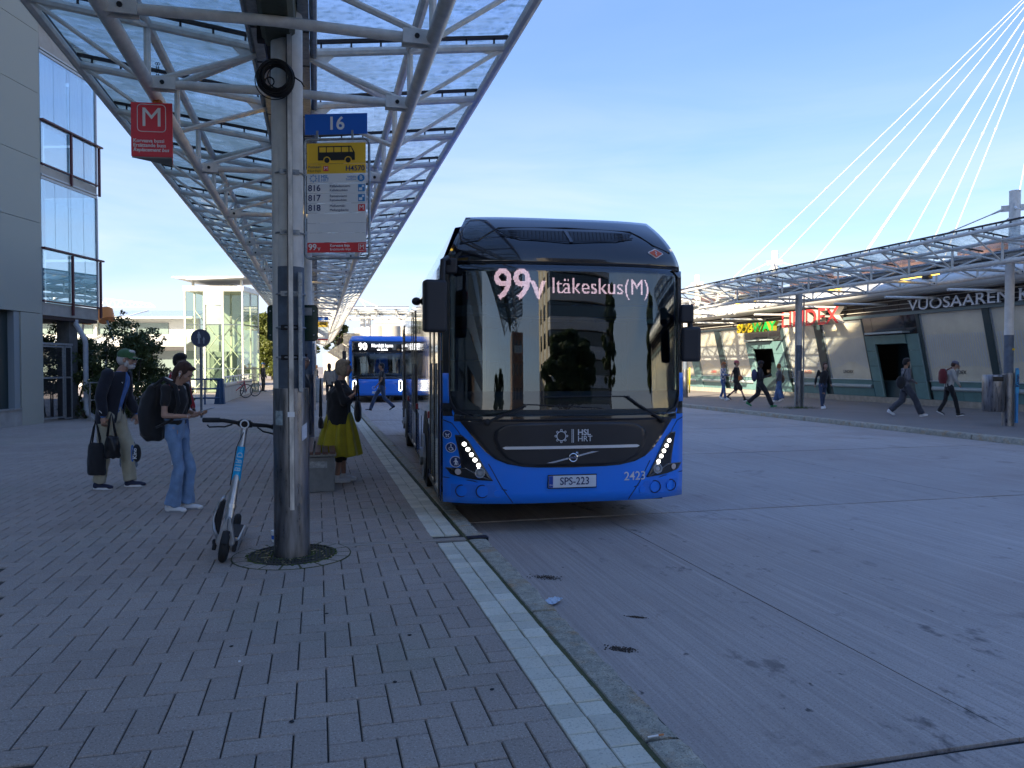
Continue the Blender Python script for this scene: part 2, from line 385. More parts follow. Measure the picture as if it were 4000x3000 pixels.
def merged(name,items,m,parent,gap=0.007,ch=0.005,jit=0.0015):
    b=MB(); att=[]
    for (z,x,y,lx,ly) in items:
        p=brick_mesh(lx,ly,gap,'',m,ch=ch); dz=random.uniform(-jit,jit); tx=random.uniform(-.006,.006); r=random.random()
        b.add([(v[0]+x,v[1]+y,v[2]+dz+tx*v[0]) for v in p.v],p.f); att+=[r]*len(p.f)
    me=b.mesh(name,m); a=me.attributes.new('rnd','FLOAT','FACE'); a.data.foreach_set('value',att)
    return link(name,me,parent,kind='stuff')
merged('paver_field',cand[300:],M_pav_a,plat)
# far paving, too fine to tell the blocks apart
far=MB(); 
A=[G(-300,1625),G(1440,1617)]
far.add([(-38,21.6,0),(1.0,21.6,-.003),(1.0,150,-.003),(-38,150,-.003)],[(0,1,2,3)])
ob('far_paving',far,ground_mat('far_paving',(0.265,0.225,0.195),(0.315,0.27,0.238),(0.5,0.46,0.4),0.3),plat,kind='stuff')
# pale edge tiles in two rows
tiles=[]
TT=0.1445
for j in range(13,int(60/TT)):
    y=j*TT
    if y<CH1 and y+TT>CH0: continue
    s=-.02 if y>CH0 else 0
    for c in (0,1):
        v=inview(X1+s+c*.137,y+.07)
        if v: tiles.append((v[2],X1+s+c*.137,y,.137,TT))
tiles.sort(); tm=brick_mesh(.137,TT,0.006,'',M_tile_o,ch=0.004).mesh('edge_tile',M_tile_o)
for (z,x,y,lx,ly) in tiles[:290]: link('edge_tile',tm,plat,(x,y,random.uniform(0.0,.004)),(random.uniform(-.01,.01),random.uniform(-.012,.012),random.uniform(-.012,.012)))
merged('edge_tile_row',tiles[290:],M_tile_a,plat,gap=0.006,ch=0.004)
# granite kerb stones: subdivided, bitten edges
def kerb_stone(w,l,h,seed,bite=0.012,nl=40):
    b=MB(); rr=random.Random(seed); ns=[(0,-h),(0,-.012),(.010,0),(w*.33,.002),(w*.66,.001),(w-.018,-.002),(w,-.022),(w+.008,-h*.5),(w+.006,-h)]
    vs=[]; k=len(ns)
    for i in range(nl+1):
        y=0.006+(l-.012)*i/nl
        for q,(x,z) in enumerate(ns):
            p=Vector((x*7+seed*3.1,y*7,z*9)); n1=noise.noise(p*1.3); n2=noise.noise(p*4.1+Vector((9,2,5)))
            d=bite*(n1*.9+n2*.7) if q>=5 else bite*.35*n2
            vs.append((x+(d if q>=5 else 0), y, z+(d*.6 if 2<=q<=6 else 0)))
    fs=[(i*k+q,(i+1)*k+q,(i+1)*k+q+1,i*k+q+1) for i in range(nl) for q in range(k-1)]+[tuple(range(k)),tuple(range((nl+1)*k-1,nl*k-1,-1))]
    return fixn(b.add(vs,fs).mesh('kerb_stone',M_kerb,smooth=True))
ks=[kerb_stone(.172,1.72,.25,s,0.010) for s in (1,2,3)]
y=G(2640,2880).y-1.72*2-0.02; i=0
while y<60:
    if y<CH1<y+1.72 and False: pass
    link('kerb_stone',ks[i%3],plat,(1.303,y,-.004+.003*(i%2))); y+=1.735; i+=1
ob('gap_moss',MB().box((1.277,1.5,-.03),(1.305,60,-.006)),M_moss,plat,kind='stuff')
# drain channel to the kerb with a dark outlet
b=MB().box((POST.x+.40,CH0+.006,-.03),(1.28,CH0+.03,.001)).box((POST.x+.40,CH1-.03,-.03),(1.28,CH1-.006,.001)).box((POST.x+.40,CH0+.03,-.03),(1.28,CH1-.03,-.004))
ob('drain_channel',b,ground_mat('channel_concrete',(0.33,0.29,0.25),(0.38,0.34,0.30),(.3,.3,.3),.4),plat)
ob('drain_outlet',MB().box((1.300,CH0+.01,-.03),(1.485,CH1-.005,.009)),M_black,plat)
# ring of cobbles and an iron grate round the near post
ring=thing('post_surround','round cobble collar with mossy iron grate in the paving around the near post','grate',(POST.x,POST.y,0))
for q in range(18):
    a0=2*math.pi*q/18+.02; a1=2*math.pi*(q+1)/18-.02; n=4
    pts=[(.465*math.cos(a0+(a1-a0)*i/n),.465*math.sin(a0+(a1-a0)*i/n)) for i in range(n+1)]+[(.35*math.cos(a1-(a1-a0)*i/n),.35*math.sin(a1-(a1-a0)*i/n)) for i in range(n+1)]
    ob('cobble',MB().prism(pts,'z',-.03,.0055+random.uniform(-.001,.001)),M_pav_o,ring,bevel=.003,fix=True)
ob('joint_bed',MB().disc((0,0,.0035),.475,'z',.03,36),M_moss,ring)
gr=MB(); gr.torus((0,0,.008),.335,.008,'z',40,6)
for q in range(26):
    x=-.325+.65*q/25; h=math.sqrt(max(0,.33**2-x*x))
    gr.box((x-.0045,-h,.002),(x+.0045,h,.010))
for r_ in (.2,.27): gr.torus((0,0,.007),r_,.006,'z',32,6)
ob('iron_grate',gr,mat('rusty_iron',(0.05,0.048,0.045),0.7,metal=.4,var=.4,scale=30),ring)
ms=MB(); rr=random.Random(4)
for q in range(240):
    a=rr.random()*6.283; r_=rr.choice([.17,.34,.345,.35])+rr.uniform(-.015,.015); s_=rr.uniform(.006,.016)
    ms.ell((r_*math.cos(a),r_*math.sin(a),.006),(s_,s_,s_*.6),5,3)
ob('moss_tuft',ms,mat('grate_moss',(0.035,0.07,0.012),.95,col2=(.10,.11,.03),scale=40),ring,kind='stuff')
lf=MB()
for q in range(46):
    a=rr.random()*6.283; r_=rr.uniform(.16,.36); l=rr.uniform(.008,.022)
    lf.cbox((r_*math.cos(a),r_*math.sin(a),.014),(l*1.8,l*.35,.002),rr.random()*6.28,rr.uniform(-.3,.3))
lf.cbox((-.20,-.10,.018),(.075,.014,.003),.3); lf.cbox((.17,.06,.016),(.05,.016,.003),.9)
ob('dry_litter',lf,mat('dry_leaf',(0.36,0.30,0.16),.8,var=.3),ring,kind='stuff')
# far pavement on the other side of the road
pv=ob('far_pavement',MB().box((14.70,-10,-.4),(60,150,0)),M_asph,kind='structure')
ks2=[kerb_stone(.30,2.05,.3,s,0.016,24) for s in (5,6,7)]
for q in ks2:
    for v in q.vertices: v.co.x=.30-v.co.x      # face the road
    fixn(q)
y=G(3524,1670).y-2.06*12; i=0
while y<80: link('kerb_stone',ks2[i%3],pv,(14.40,y,.004)); y+=2.065; i+=1
# ---- small litter and dirt, each a thing
def litter(name,label,cat,p,mb,m,rz=0,group=None):
    o=ob(name,mb,m,loc=(p.x,p.y,p.z),rot=(0,0,rz),label=label,cat=cat,group=group); return o
M_gum=mat('old_gum',(0.02,0.02,0.022),.8)
for q,(px,py) in enumerate([(1276,2396),(904,2524),(1140,2818),(1600,2480),(1922,2692),(1543,2663)]):
    b=MB().ell((0,0,0),(.014,.011,.003),8,4)
    litter('chewing_gum',['round black gum spot on the pavers left of the middle foreground','black gum spot on a paver above the joint with the paper scrap','largest black gum spot at the bottom of the paving','black gum spot on the pavers below the drain channel','black gum spot on the pavers nearest the pale tiles','small black gum spot midway between post and kerb'][q],'chewing gum',G(px,py,.003),b,M_gum,q,'gum spots on the paving')
litter('paper_scrap','small white paper scrap on a joint of the pavers left of the post','litter',G(935,2583,.004),MB().cbox((0,0,0),(.012,.02,.002)),M_txtwhite,.2)
b=MB(); rr=random.Random(3); nx,ny=9,6; vs=[]
for i in range(nx+1):
    for j in range(ny+1):
        x=.17*(i/nx-.5); yy=.10*(j/ny-.5)*(1-.35*abs(i/nx-.4)); vs.append((x,yy,.012+.016*noise.noise(Vector((i*.8,j*.9,3)))))
b.add(vs,[(i*(ny+1)+j,(i+1)*(ny+1)+j,(i+1)*(ny+1)+j+1,i*(ny+1)+j+1) for i in range(nx) for j in range(ny)])
litter('crumpled_paper','crumpled pale blue paper napkin lying in the gutter against the kerb','litter',G(2158,2352,-.11),b,mat('pale_blue_paper',(0.50,0.58,0.66),.8),HEAD(-25)+.6)
b=MB().tube([(0,0,0),(.05,0,0)],.004,8); b.mi=1; b.tube([(.05,0,0),(.075,0,0)],.0042,8)
litter('cigarette_butt','cigarette butt with orange filter lying in the joint between two kerb stones','cigarette butt',G(2530,2880,.006),b,[M_txtwhite,mat('orange_filter',(.55,.22,.08),.8)],.1)
for k_,(px,py,a,c_) in enumerate([(2135,2255,.13,.075),(2430,2535,.11,.05),(2490,2410,.06,.02)]):
    b=MB(); rr=random.Random(k_+20); p=G(px,py,-.1165)
    for q in range(190):
        x=rr.gauss(0,a*.40); y_=rr.gauss(0,c_*.38); s_=rr.uniform(.0025,.007)
        b.ell((x,y_,0),(s_,s_*rr.uniform(.5,2),s_*.35),5,3)
    ob('gutter_debris',b,mat('dark_debris',(.045,.03,.02),.95,var=.4,scale=50),loc=p,rot=(0,0,HEAD(20)),kind='stuff')
# ================================================================== CANOPIES
def dirty_glass(name, base, amt, dirt, tint, sc=(0.9,5.0,1), streak=0.8):
    m=bpy.data.materials.new(name); m.use_nodes=True; t=m.node_tree; L=t.links.new; t.nodes.clear()
    o=N(t,'ShaderNodeOutputMaterial'); g=N(t,'ShaderNodeNewGeometry')
    q=N(t,'ShaderNodeMapping'); q.inputs['Scale'].default_value=sc; L(g.outputs['Position'],q.inputs[0])
    n=N(t,'ShaderNodeTexNoise'); n.inputs['Scale'].default_value=1.6; n.inputs['Detail'].default_value=9; n.inputs['Roughness'].default_value=0.72; n.inputs['Distortion'].default_value=0.6; L(q.outputs[0],n.inputs['Vector'])
    n2=N(t,'ShaderNodeTexNoise'); n2.inputs['Scale'].default_value=0.8; n2.inputs['Detail'].default_value=4; L(g.outputs['Position'],n2.inputs['Vector'])
    q3=N(t,'ShaderNodeMapping'); q3.inputs['Scale'].default_value=(5,26,1); L(g.outputs['Position'],q3.inputs[0])
    n3=N(t,'ShaderNodeTexNoise'); n3.inputs['Scale'].default_value=1.5; n3.inputs['Detail'].default_value=5; n3.inputs['Roughness'].default_value=.7; L(q3.outputs[0],n3.inputs['Vector'])
    r=N(t,'ShaderNodeMapRange'); r.inputs[1].default_value=0.40; r.inputs[2].default_value=0.64; r.inputs[3].default_value=base; r.inputs[4].default_value=base+amt; L(n.outputs[0],r.inputs[0])
    r2=N(t,'ShaderNodeMapRange'); r2.inputs[1].default_value=0.35; r2.inputs[2].default_value=0.65; r2.inputs[3].default_value=-0.18; r2.inputs[4].default_value=0.18; L(n2.outputs[0],r2.inputs[0])
    r3=N(t,'ShaderNodeMapRange'); r3.inputs[1].default_value=0.53; r3.inputs[2].default_value=0.62; r3.inputs[3].default_value=0; r3.inputs[4].default_value=streak; L(n3.outputs[0],r3.inputs[0])
    a=N(t,'ShaderNodeMath',operation='ADD'); L(r.outputs[0],a.inputs[0]); L(r2.outputs[0],a.inputs[1])
    a2=N(t,'ShaderNodeMath',operation='ADD',use_clamp=True); L(a.outputs[0],a2.inputs[0]); a2.inputs[1].default_value=0.0
    tr=N(t,'ShaderNodeBsdfTransparent'); tm_=N(t,'ShaderNodeMix',data_type='RGBA'); L(r3.outputs[0],tm_.inputs[0]); tm_.inputs[6].default_value=(*tint,1); tm_.inputs[7].default_value=(.40,.47,.46,1); L(tm_.outputs[2],tr.inputs[0])
    tl=N(t,'ShaderNodeBsdfTranslucent'); tl.inputs[0].default_value=(*dirt,1); df=N(t,'ShaderNodeBsdfDiffuse'); df.inputs[0].default_value=(*dirt,1)
    ms=N(t,'ShaderNodeMixShader'); ms.inputs[0].default_value=0.12; L(tl.outputs[0],ms.inputs[1]); L(df.outputs[0],ms.inputs[2])
    gl=N(t,'ShaderNodeBsdfGlossy'); gl.inputs['Roughness'].default_value=0.05
    m1=N(t,'ShaderNodeMixShader'); L(a2.outputs[0],m1.inputs[0]); L(tr.outputs[0],m1.inputs[1]); L(ms.outputs[0],m1.inputs[2])
    m2=N(t,'ShaderNodeMixShader'); L(schlick(t,.015,.5),m2.inputs[0]); L(m1.outputs[0],m2.inputs[1]); L(gl.outputs[0],m2.inputs[2]); L(m2.outputs[0],o.inputs[0]); return m
M_gl_R=dirty_glass('rain_streaked_glass',0.05,0.34,(0.86,0.84,0.72),(0.97,0.985,0.99))
M_gl_L=dirty_glass('algae_dulled_glass',0.26,0.42,(0.56,0.56,0.44),(0.86,0.93,0.96))
SP=1.53; ZE=4.75; ZC=4.50; ZB=4.10; HW=2.16; XB=1.18; XR=0.20
ZM=ZC+(ZE-ZC)*(XB-XR)/(HW-XR)
def canopy_proto():
    P={}
    for s in (-1,1):
        d={}
        b=MB().tube([(s*XR,0,ZC),(s*HW,0,ZE)],.042,8); d['rafter']=b
        b=MB(); b.box((min(s*XR,s*HW),-.022,0),(max(s*XR,s*HW),.022,.03))
        b.v=[(x,y,z+ZC+.088+(ZE-ZC)*(abs(x)-XR)/(HW-XR)) for x,y,z in b.v]
        for q in range(7):
            x=XR+(HW-XR)*(q+.5)/7; z=ZC+(ZE-ZC)*(x-XR)/(HW-XR); b.box((s*x-.009,-.009,z+.035),(s*x+.009,.009,z+.095))
        d['glazing_bar']=b
        d['strut']=MB().tube([(s*XB,0,ZB),(s*XB,0,ZM)],.030,8)
        b=MB().tube([(s*(XB+.03),0,ZB+.02),(s*(HW-.10),0,ZE-.05)],.022,6); b.prism([(s*(HW-.02),ZE-.03),(s*(HW-.30),ZE-.065),(s*(HW-.13),ZE-.10)],'y',-.006,.006); d['outer_diagonal']=b
        b=MB().tube([(s*(XB-.03),0,ZB+.02),(s*(XR+.02),0,ZC-.05)],.026,6); b.prism([(s*(XR+.0),ZC-.02),(s*(XR+.26),ZC-.005),(s*(XR+.15),ZC-.12)],'y',-.007,.007); d['inner_diagonal']=b
        d['long_diagonal']=MB().tube([(s*XB,0.02,ZB+.02),(s*XB,SP-.02,ZM-.02)],.022,6)
        d['plan_brace']=MB().tube([(s*(XR+.02),0,ZC-.03),(s*XB,SP,ZM-.01)],.040,8)
        P[s]=d
    return P
CP=canopy_proto(); _cm={}
def cmesh(s,k):
    if (s,k) not in _cm: _cm[(s,k)]=CP[s][k].mesh(k,M_bmat if k=='glazing_bar' else M_white,smooth=True)
    return _cm[(s,k)]
M_gframe=mat('glazing_bar_brown',(0.035,0.028,0.028),.6)
def canopy(label,u0,t0,k0,k1,kd0,kd1,glR,glL,posts,ties,lamps,mast,cat='canopy',trough=None,zoff=0.0):
    """u0 = middle, t0 = Y of station 0; stations kd0..kd1 are built part by part, the rest as one lattice"""
    c=thing('bus_stop_canopy' if zoff==0 else 'gantry_canopy',label,cat,(u0,t0,zoff)); y0=k0*SP; y1=k1*SP
    farm={M_white:MB(),M_gframe:MB()}
    for k in range(k0,k1+1):
        for s in (-1,1):
            for nm,b in CP[s].items():
                if nm in('long_diagonal','plan_brace') and k==k1: continue
                if nm=='plan_brace' and (k%2): continue
                if kd0<=k<=kd1:
                    o=link(nm,cmesh(s,nm),c,(0,k*SP,0))
                    if nm=='glazing_bar': o.data.materials[0]=M_gframe
                else:
                    f=farm[M_gframe if nm=='glazing_bar' else M_white]; f.add([(x,y+k*SP,z) for x,y,z in b.v],b.f)
    for m,b in farm.items():
        if b.v: ob('far_lattice' if m is M_white else 'far_glazing_bars',b,m,c,kind='stuff')
    for s in (-1,1):
        ob('edge_tube',MB().tube([(s*HW,y0,ZE),(s*HW,y1,ZE)],.048,8),M_white,c,smooth=True)
        b=MB().box((s*(HW+.03)-.018,y0,ZE+.085),(s*(HW+.03)+.018,y1,ZE+.125)); 
        for k in range(k0*4,k1*4): b.box((s*(HW+.02)-.008,k*SP/4-.01,ZE+.03),(s*(HW+.02)+.008,k*SP/4+.01,ZE+.09))
        ob('edge_trim',b,M_gframe if glR is M_gl_R and s>0 or s<0 else M_white,c)
        ob('bottom_chord',MB().tube([(s*XB,y0,ZB),(s*XB,y1,ZB)],.060,10),M_white,c,smooth=True)
        ob('middle_tube',MB().tube([(s*XB,y0,ZM),(s*XB,y1,ZM)],.045,8),M_white,c,smooth=True)
        b=MB().box((min(s*.15,s*.235),y0,ZC-.12),(max(s*.15,s*.235),y1,ZC+.02)); b.tube([(s*.27,y0,ZC-.02),(s*.27,y1,ZC-.02)],.032,8)
        ob('gutter_rail',b,M_galv,c)
        b=MB()
        for k in range(k0*2,k1*2+1): b.box((min(s*.148,s*.238),k*SP/2-.012,ZC-.126),(max(s*.148,s*.238),k*SP/2+.012,ZC-.10))
        ob('gutter_joints',b,M_black,c,kind='stuff')
        # glass: one pane per bay
        me=None
        for k in range(k0,k1):
            b=None
            if me is None:
                b=MB(); xa,xb=(s*(XR+.03),s*(HW+.02)); za=ZC+.125; zb=ZE+.125; e=.012
                vs=[(xa,e,za),(xb,e,zb),(xb,SP-e,zb),(xa,SP-e,za)]; b.add(vs+[(x,y,z+.010) for x,y,z in vs],[(0,1,2,3),(7,6,5,4),(0,4,5,1),(1,5,6,2),(2,6,7,3),(3,7,4,0)])
                me=b.mesh('glass_pane',glR if s>0 else glL)
            if kd0-1<=k<=kd1+8: link('glass_pane',me,c,(0,k*SP,0))
        for (ka,kb) in ((k0,kd0-1),(kd1+9,k1)):
            if kb>ka:
                b=MB(); vs=[(s*(XR+.03),ka*SP,ZC+.12),(s*(HW+.02),ka*SP,ZE+.12),(s*(HW+.02),kb*SP,ZE+.12),(s*(XR+.03),kb*SP,ZC+.12)]
                b.add(vs+[(x,y,z+.01) for x,y,z in vs],[(0,1,2,3),(7,6,5,4),(0,4,5,1),(1,5,6,2),(2,6,7,3),(3,7,4,0)]); ob('far_glass',b,glR if s>0 else glL,c,kind='stuff')
    ob('gutter_deck',MB().box((-.149,y0,ZC-.03),(.149,y1,ZC+.01)),M_bmat,c)
    for k in ties:
        for s in (-1,1):
            if ('full',k) in posts: pass
            b=MB().tube([(s*.10 if k in posts else 0,k*SP,ZB+.02),(s*(XB-.16),k*SP,ZB)],.040,10)
            for dy in (-.045,.045): b.box((min(s*(XB-.24),s*(XB-.01)),k*SP+dy-.008,ZB-.055),(max(s*(XB-.24),s*(XB-.01)),k*SP+dy+.008,ZB+.055))
            b.mi=1; b.tube([(s*(XB-.13),k*SP-.062,ZB),(s*(XB-.13),k*SP+.062,ZB)],.020,8)
            ob('tie_tube',b,[M_white,M_bmat],c,smooth=True)
    if trough: ob('cable_trough',MB().prism([(-.145,4.45),(-.13,4.20),(-.09,4.16),(.09,4.16),(.13,4.20),(.145,4.45)],'y',trough[0],trough[1]),mat('mildewed_trough',(0.10,0.105,0.07),.7,col2=(0.055,0.06,0.035),scale=5),c)
    for k in lamps:
        b=MB(); b.cbox((0,k*SP,4.27),(.16,1.45,.05)); b.mi=1; b.cbox((0,k*SP,4.225),(.14,1.40,.045))
        ob('strip_lamp',b,[M_white,mat('lit_lamp_cover',(0.9,0.62,0.1),.4,emit=(1.0,0.62,0.08),estr=1.5)],c,bevel=.01)
    for k,(dz,w) in ((q,(0,0)) for q in mast):
        y=k*SP; b=MB().tube([(0,y,ZC+.02),(0,y,6.05)],.13,16); b.disc((0,y,6.06),.135,'z',.03,16)
        for a in range(4):
            an=math.pi/4+a*math.pi/2; cx,cy=math.cos(an),math.sin(an)
            b.cbox((cx*.2,y+cy*.2,5.62),(.2,.02,.16),an)
            b.tube([(cx*.26,y+cy*.26,5.60),(cx*.5,y+cy*.5*1.1,5.50)],[.035,.018],8)
            b.tube([(cx*.45,y+cy*.5,5.52),(math.copysign(XB,cx),y+math.copysign(2*SP,cy),ZM+.1)],.016,6)
        ob('mast_head',b,M_white,c,smooth=True)
    return c
STN0=7.57
tp=[0,-1]
ties=[]; k=-1
for base in range(-8,30,7): ties+= [base,base+1,base+3,base+5]
near=canopy('long white steel and glass platform canopy with butterfly roof over the near kerb',-.29,STN0,-12,62,-4,14,M_gl_R,M_gl_L,{},[t_ for t_ in ties],[0.9+.0+7*q+d for q in range(0,7) for d in (0,3)],[],trough=(-12*SP,-.95))
ob('trough_bracket',MB().box((-.17,-1.02,4.18),(.17,-.93,4.44)),M_bmat,near)
rt=canopy('white steel truss canopy with glass roof above the pavement in front of the shops',17.42,16.09+.76,-13,9,-4,9,M_gl_R,M_gl_R,{},[0,-1,2,4,6,7,-3,-5,-7],[1.6,-1.8,4.4,-4.8,7.9],[-.5,6.5])
rt2=canopy('sunlit white truss canopy further down the shop front beyond the gap',18.3,34.8,-1,22,0,3,M_gl_R,M_gl_R,{},[0,2,4],[2.5,5.5],[0,7,14])
# drum shaped loudspeakers hanging below the shop-side canopy
for (px,py,Z) in ((3622,1068,22.6),(2965,1085,32.0)):
    p=D(px,py,Z); b=MB().tube([(0,0,-.16),(0,0,.16)],.14,16); b.mi=1; b.tube([(0,0,.16),(0,0,.42)],.02,6)
    ob('hanging_loudspeaker',b,[mat('drum_grey',(0.10,0.095,0.08),.6,var=.2),M_galv],loc=tuple(p),smooth=True,
       label='grey drum loudspeaker hanging below the shop canopy, %s'%('nearer one left of the right post' if px>3500 else 'further one left of the middle post'),cat='loudspeaker',group='drum loudspeakers under the shop canopy')
# ------------------------------------------------------------------ posts
M_postw=mat('post_white_worn',(0.64,0.62,0.57),.5,var=.12,scale=6,bump=.04)
M_postg=mat('post_grey_band',(0.10,0.125,0.16),.55,var=.25,scale=8)
def post(label,x,y,near_=False,top=4.44,mastless=True,stick=False,group='canopy posts'):
    t=thing('canopy_post',label,'post',(x,y,0),0,group); r=.108
    zt=2.35
    ob('tube',MB().tube([(0,0,1.32),(0,0,1.35),(0,0,top)],r,28),M_postw,t,smooth=True)
    ob('painted_band',MB().tube([(0,0,1.30),(0,0,zt)],r+.003,28),M_postg,t,smooth=True)
    b=MB(); ang=[2*math.pi*i/32 for i in range(33)]
    b.tube([(0,0,.0),(0,0,1.37)],.142,32); ob('steel_sleeve',b,M_steel,t,smooth=True)
    return t
P1=post('near canopy post with stained steel sleeve, rainwater rail and stickers, beside the scooter',POST.x,POST.y,True)
# near post: the second tube, galvanised rail and the clips
# direction towards the camera from the post
dc=Vector((-POST.x,-POST.y,0)).normalized(); rt_=Vector((-dc.y,dc.x,0)) ; rt_= rt_ if rt_.x>0 else -rt_
def pl(a,b_,z): v=dc*a+rt_*b_; return (v.x,v.y,z)
b=MB().tube([pl(-.02,-.055,1.37),pl(-.02,-.055,4.43)],.085,20); ob('rainwater_pipe',b,M_postw,P1,smooth=True)
b=MB(); 
def rail(b,z0,z1,o,w,dp,c=0.0):
    q=[(o,-w/2+c),(o+dp,-w/2+c),(o+dp,w/2+c),(o,w/2+c)]; vs=[pl(a,x,z0) for a,x in q]+[pl(a,x,z1) for a,x in q]
    b.add(vs,[(0,3,2,1),(4,5,6,7),(0,1,5,4),(1,2,6,5),(2,3,7,6),(3,0,4,7)])
rail(b,.42,4.28,.102,.046,.058); b2=MB(); rail(b2,.40,4.28,.160,.034,.010,.004)
ob('cable_rail',b,mat('rail_dark_side',(0.10,0.10,0.105),.45,metal=.7,var=.3,scale=12),P1); ob('rail_face',b2,mat('rail_worn_face',(0.50,0.49,0.46),.45,metal=.6,var=.45,scale=14,stretch=(1,1,.25)),P1)
for z in (3.10,2.62,2.13,1.86,1.62):
    ob('pipe_clip',MB().torus((pl(0,0,z)),.116,.008,'z',28,6),M_galv,P1)
    b=MB(); rail(b,z-.02,z+.02,.10,.15,.012); ob('clip_plate',b,M_galv if z>2 else M_bmat,P1)
b=MB(); rail(b,1.34,2.30,.11,.035,.03,.075); ob('side_channel',b,M_galv,P1,bevel=.006)
# stickers
def sticker(nm,z,h,w,off,c,m,rot=0):
    n=6; vs=[]; rr=.1445; base=math.atan2(dc.y,dc.x)
    for i in range(n+1):
        a=base+(off+w*(i/n-.5))/rr
        for zz in (z-h/2,z+h/2): vs.append(((rr+c)*math.cos(a),(rr+c)*math.sin(a),zz+rot*(i/n-.5)*w))
    b=MB().add(vs,[(2*i,2*i+2,2*i+3,2*i+1) for i in range(n)]); return ob(nm,b,m,P1)
sticker('pale_sticker',1.135,.115,.075,-.105,0,mat('faded_sticker',(0.30,0.36,0.38),.5,var=.3,scale=30))
sticker('white_sticker',1.02,.12,.058,.115,.001,mat('torn_white_sticker',(0.55,0.56,0.6),.6,var=.1,scale=30),.5)
b=MB(); rail(b,1.145,1.185,.1705,.055,.003); ob('address_label',b,M_txtwhite,P1)
# black cable coil hung below the canopy in front of the post
cc=D(1078,306,6.03)
coil=MB(); rr=random.Random(5)
for q in range(20):
    coil.torus((rr.uniform(-.008,.008),rr.uniform(-.035,.035),rr.uniform(-.008,.008)),.118+rr.uniform(-.020,.020),.0065,'y',36,6)
coil.torus((-.018,.03,-.004),.150,.0045,'y',36,6); coil.torus((.025,-.02,.0),.085,.005,'y',28,6,.8,5.2)
coil.tube([(.13,0,.02),(.19,.02,-.015),(.21,.03,-.05)],.006,6); coil.torus((-.055,.02,-.02),.035,.006,'y',18,6)
ob('cable_coil',coil,mat('black_cable',(0.008,0.008,0.009),.45),loc=tuple(cc),rot=(0,0,HEAD(-4)),label='coil of black cable hung at the top of the near post under the canopy',cat='cable',smooth='all')
for q in range(1,7):
    post('canopy post number %s along the near platform behind the near one'%['second','third','fourth','fifth','sixth','seventh'][q-1],POST.x+.06*0,POST.y+10.71*q)
for px,z,lab in ((3936,0,'canopy post on the far pavement beside the litter bin'),(3119,0,'canopy post on the far pavement with a grass tuft at its foot'),(2676,0,'canopy post on the far pavement just right of the bus mirror')):
    p={3936:G(3936,1664),3119:G(3119,1587),2676:G(2676,1552)}[px]
    post(lab,p.x,p.y,top=4.5,group='posts of the shop-side canopy')
p=G(3119,1587)
b=MB()
for s_ in (-.16,.19): b.tube([(s_,0,0),(s_,0,4.3)],.028,8)
ob('downpipe_pair',b,M_galv,loc=(p.x,p.y-.02,0),label='two thin steel downpipes either side of the middle post on the far pavement',cat='downpipe')
p=G(3119,1595); gb=MB(); rr=random.Random(8)
for q in range(420):
    a=rr.random()*6.28; r_=abs(rr.gauss(0,.38)); x=r_*math.cos(a)*1.3; y_=r_*math.sin(a)*.8; h=rr.uniform(.03,.11); w=.006; an=rr.random()*3.14
    gb.add([(x-w*math.cos(an),y_-w*math.sin(an),0),(x+w*math.cos(an),y_+w*math.sin(an),0),(x+rr.uniform(-.04,.04),y_+rr.uniform(-.04,.04),h)],[(0,1,2)])
ob('grass_tuft',gb,mat('grass',(0.05,0.09,0.02),.8,var=.4,scale=9),loc=(p.x,p.y,0),kind='stuff')
# ------------------------------------------------------------------ hanging M sign (a three sided lantern)
M_red=mat('sign_red',(0.75,0.04,0.06),.45,var=.05)
c0=D(608,520,7.3); sg=thing('hanging_sign','red three-sided hanging sign with a white M for the replacement bus','sign',tuple(c0),HEAD(-7))
w=.37; h=.50; ry=.215
tri=[(-w/2-.0,-ry/2),(w/2,-ry/2),(.10,ry*.85)]
b=MB().prism(tri,'z',-h/2,h/2); ob('lantern_body',b,[M_red],sg,fix=True,bevel=.004)
b=MB().prism([(x*.97,y*.97) for x,y in tri],'z',-h/2-.012,-h/2-.001); ob('bottom_plate',b,mat('sign_grey',(0.25,0.24,0.22),.6),sg,fix=True)
F=lambda x,z,o=.0035: facing((x,-ry/2-o,z))
b=MB(); put_text(b,'M',F(0,.105),0.25,offset=0,ext=.0015); ob('letter_m',b,M_txtwhite,sg)
b=MB(); s_=.125; rr_=.035; pts=[]
for (cx,cz,a0) in ((s_-rr_,s_-rr_,0),(-s_+rr_,s_-rr_,90),(-s_+rr_,-s_+rr_,180),(s_-rr_,-s_+rr_,270)):
    for a in range(0,91,15): pts.append((cx+rr_*math.cos(R(a0+a)),-ry/2-.004,.105+cz+rr_*math.sin(R(a0+a))))
pts.append(pts[0]); b.tube(pts,.0035,6); ob('square_outline',b,M_txtwhite,sg)
for i,(tx,sh) in enumerate((('Korvaava bussi',0),('Ersättande buss',0),('Replacement bus',.25))):
    b=MB(); put_text(b,tx,F(-.165,-.105-.042*i),.046,align='LEFT',shear=sh,ext=.001,offset=.0008); ob('lettering',b,M_txtwhite,sg)
ob('orange_lamp',MB().tube([(0.02,0,h/2),(0.02,0,h/2+.045),(.02,0,h/2+.06)],[.045,.045,.03],12),mat('orange_plastic',(0.42,0.13,0.02),.5),sg)
b=MB()
for q in range(10): 
    z=h/2+.075+.036*q
    for dx in (0,.018) : b.torus((.015+dx,0,z),.012,.003,'y' if q%2 else 'x',10,5)
ob('chain',b,M_bmat,sg)
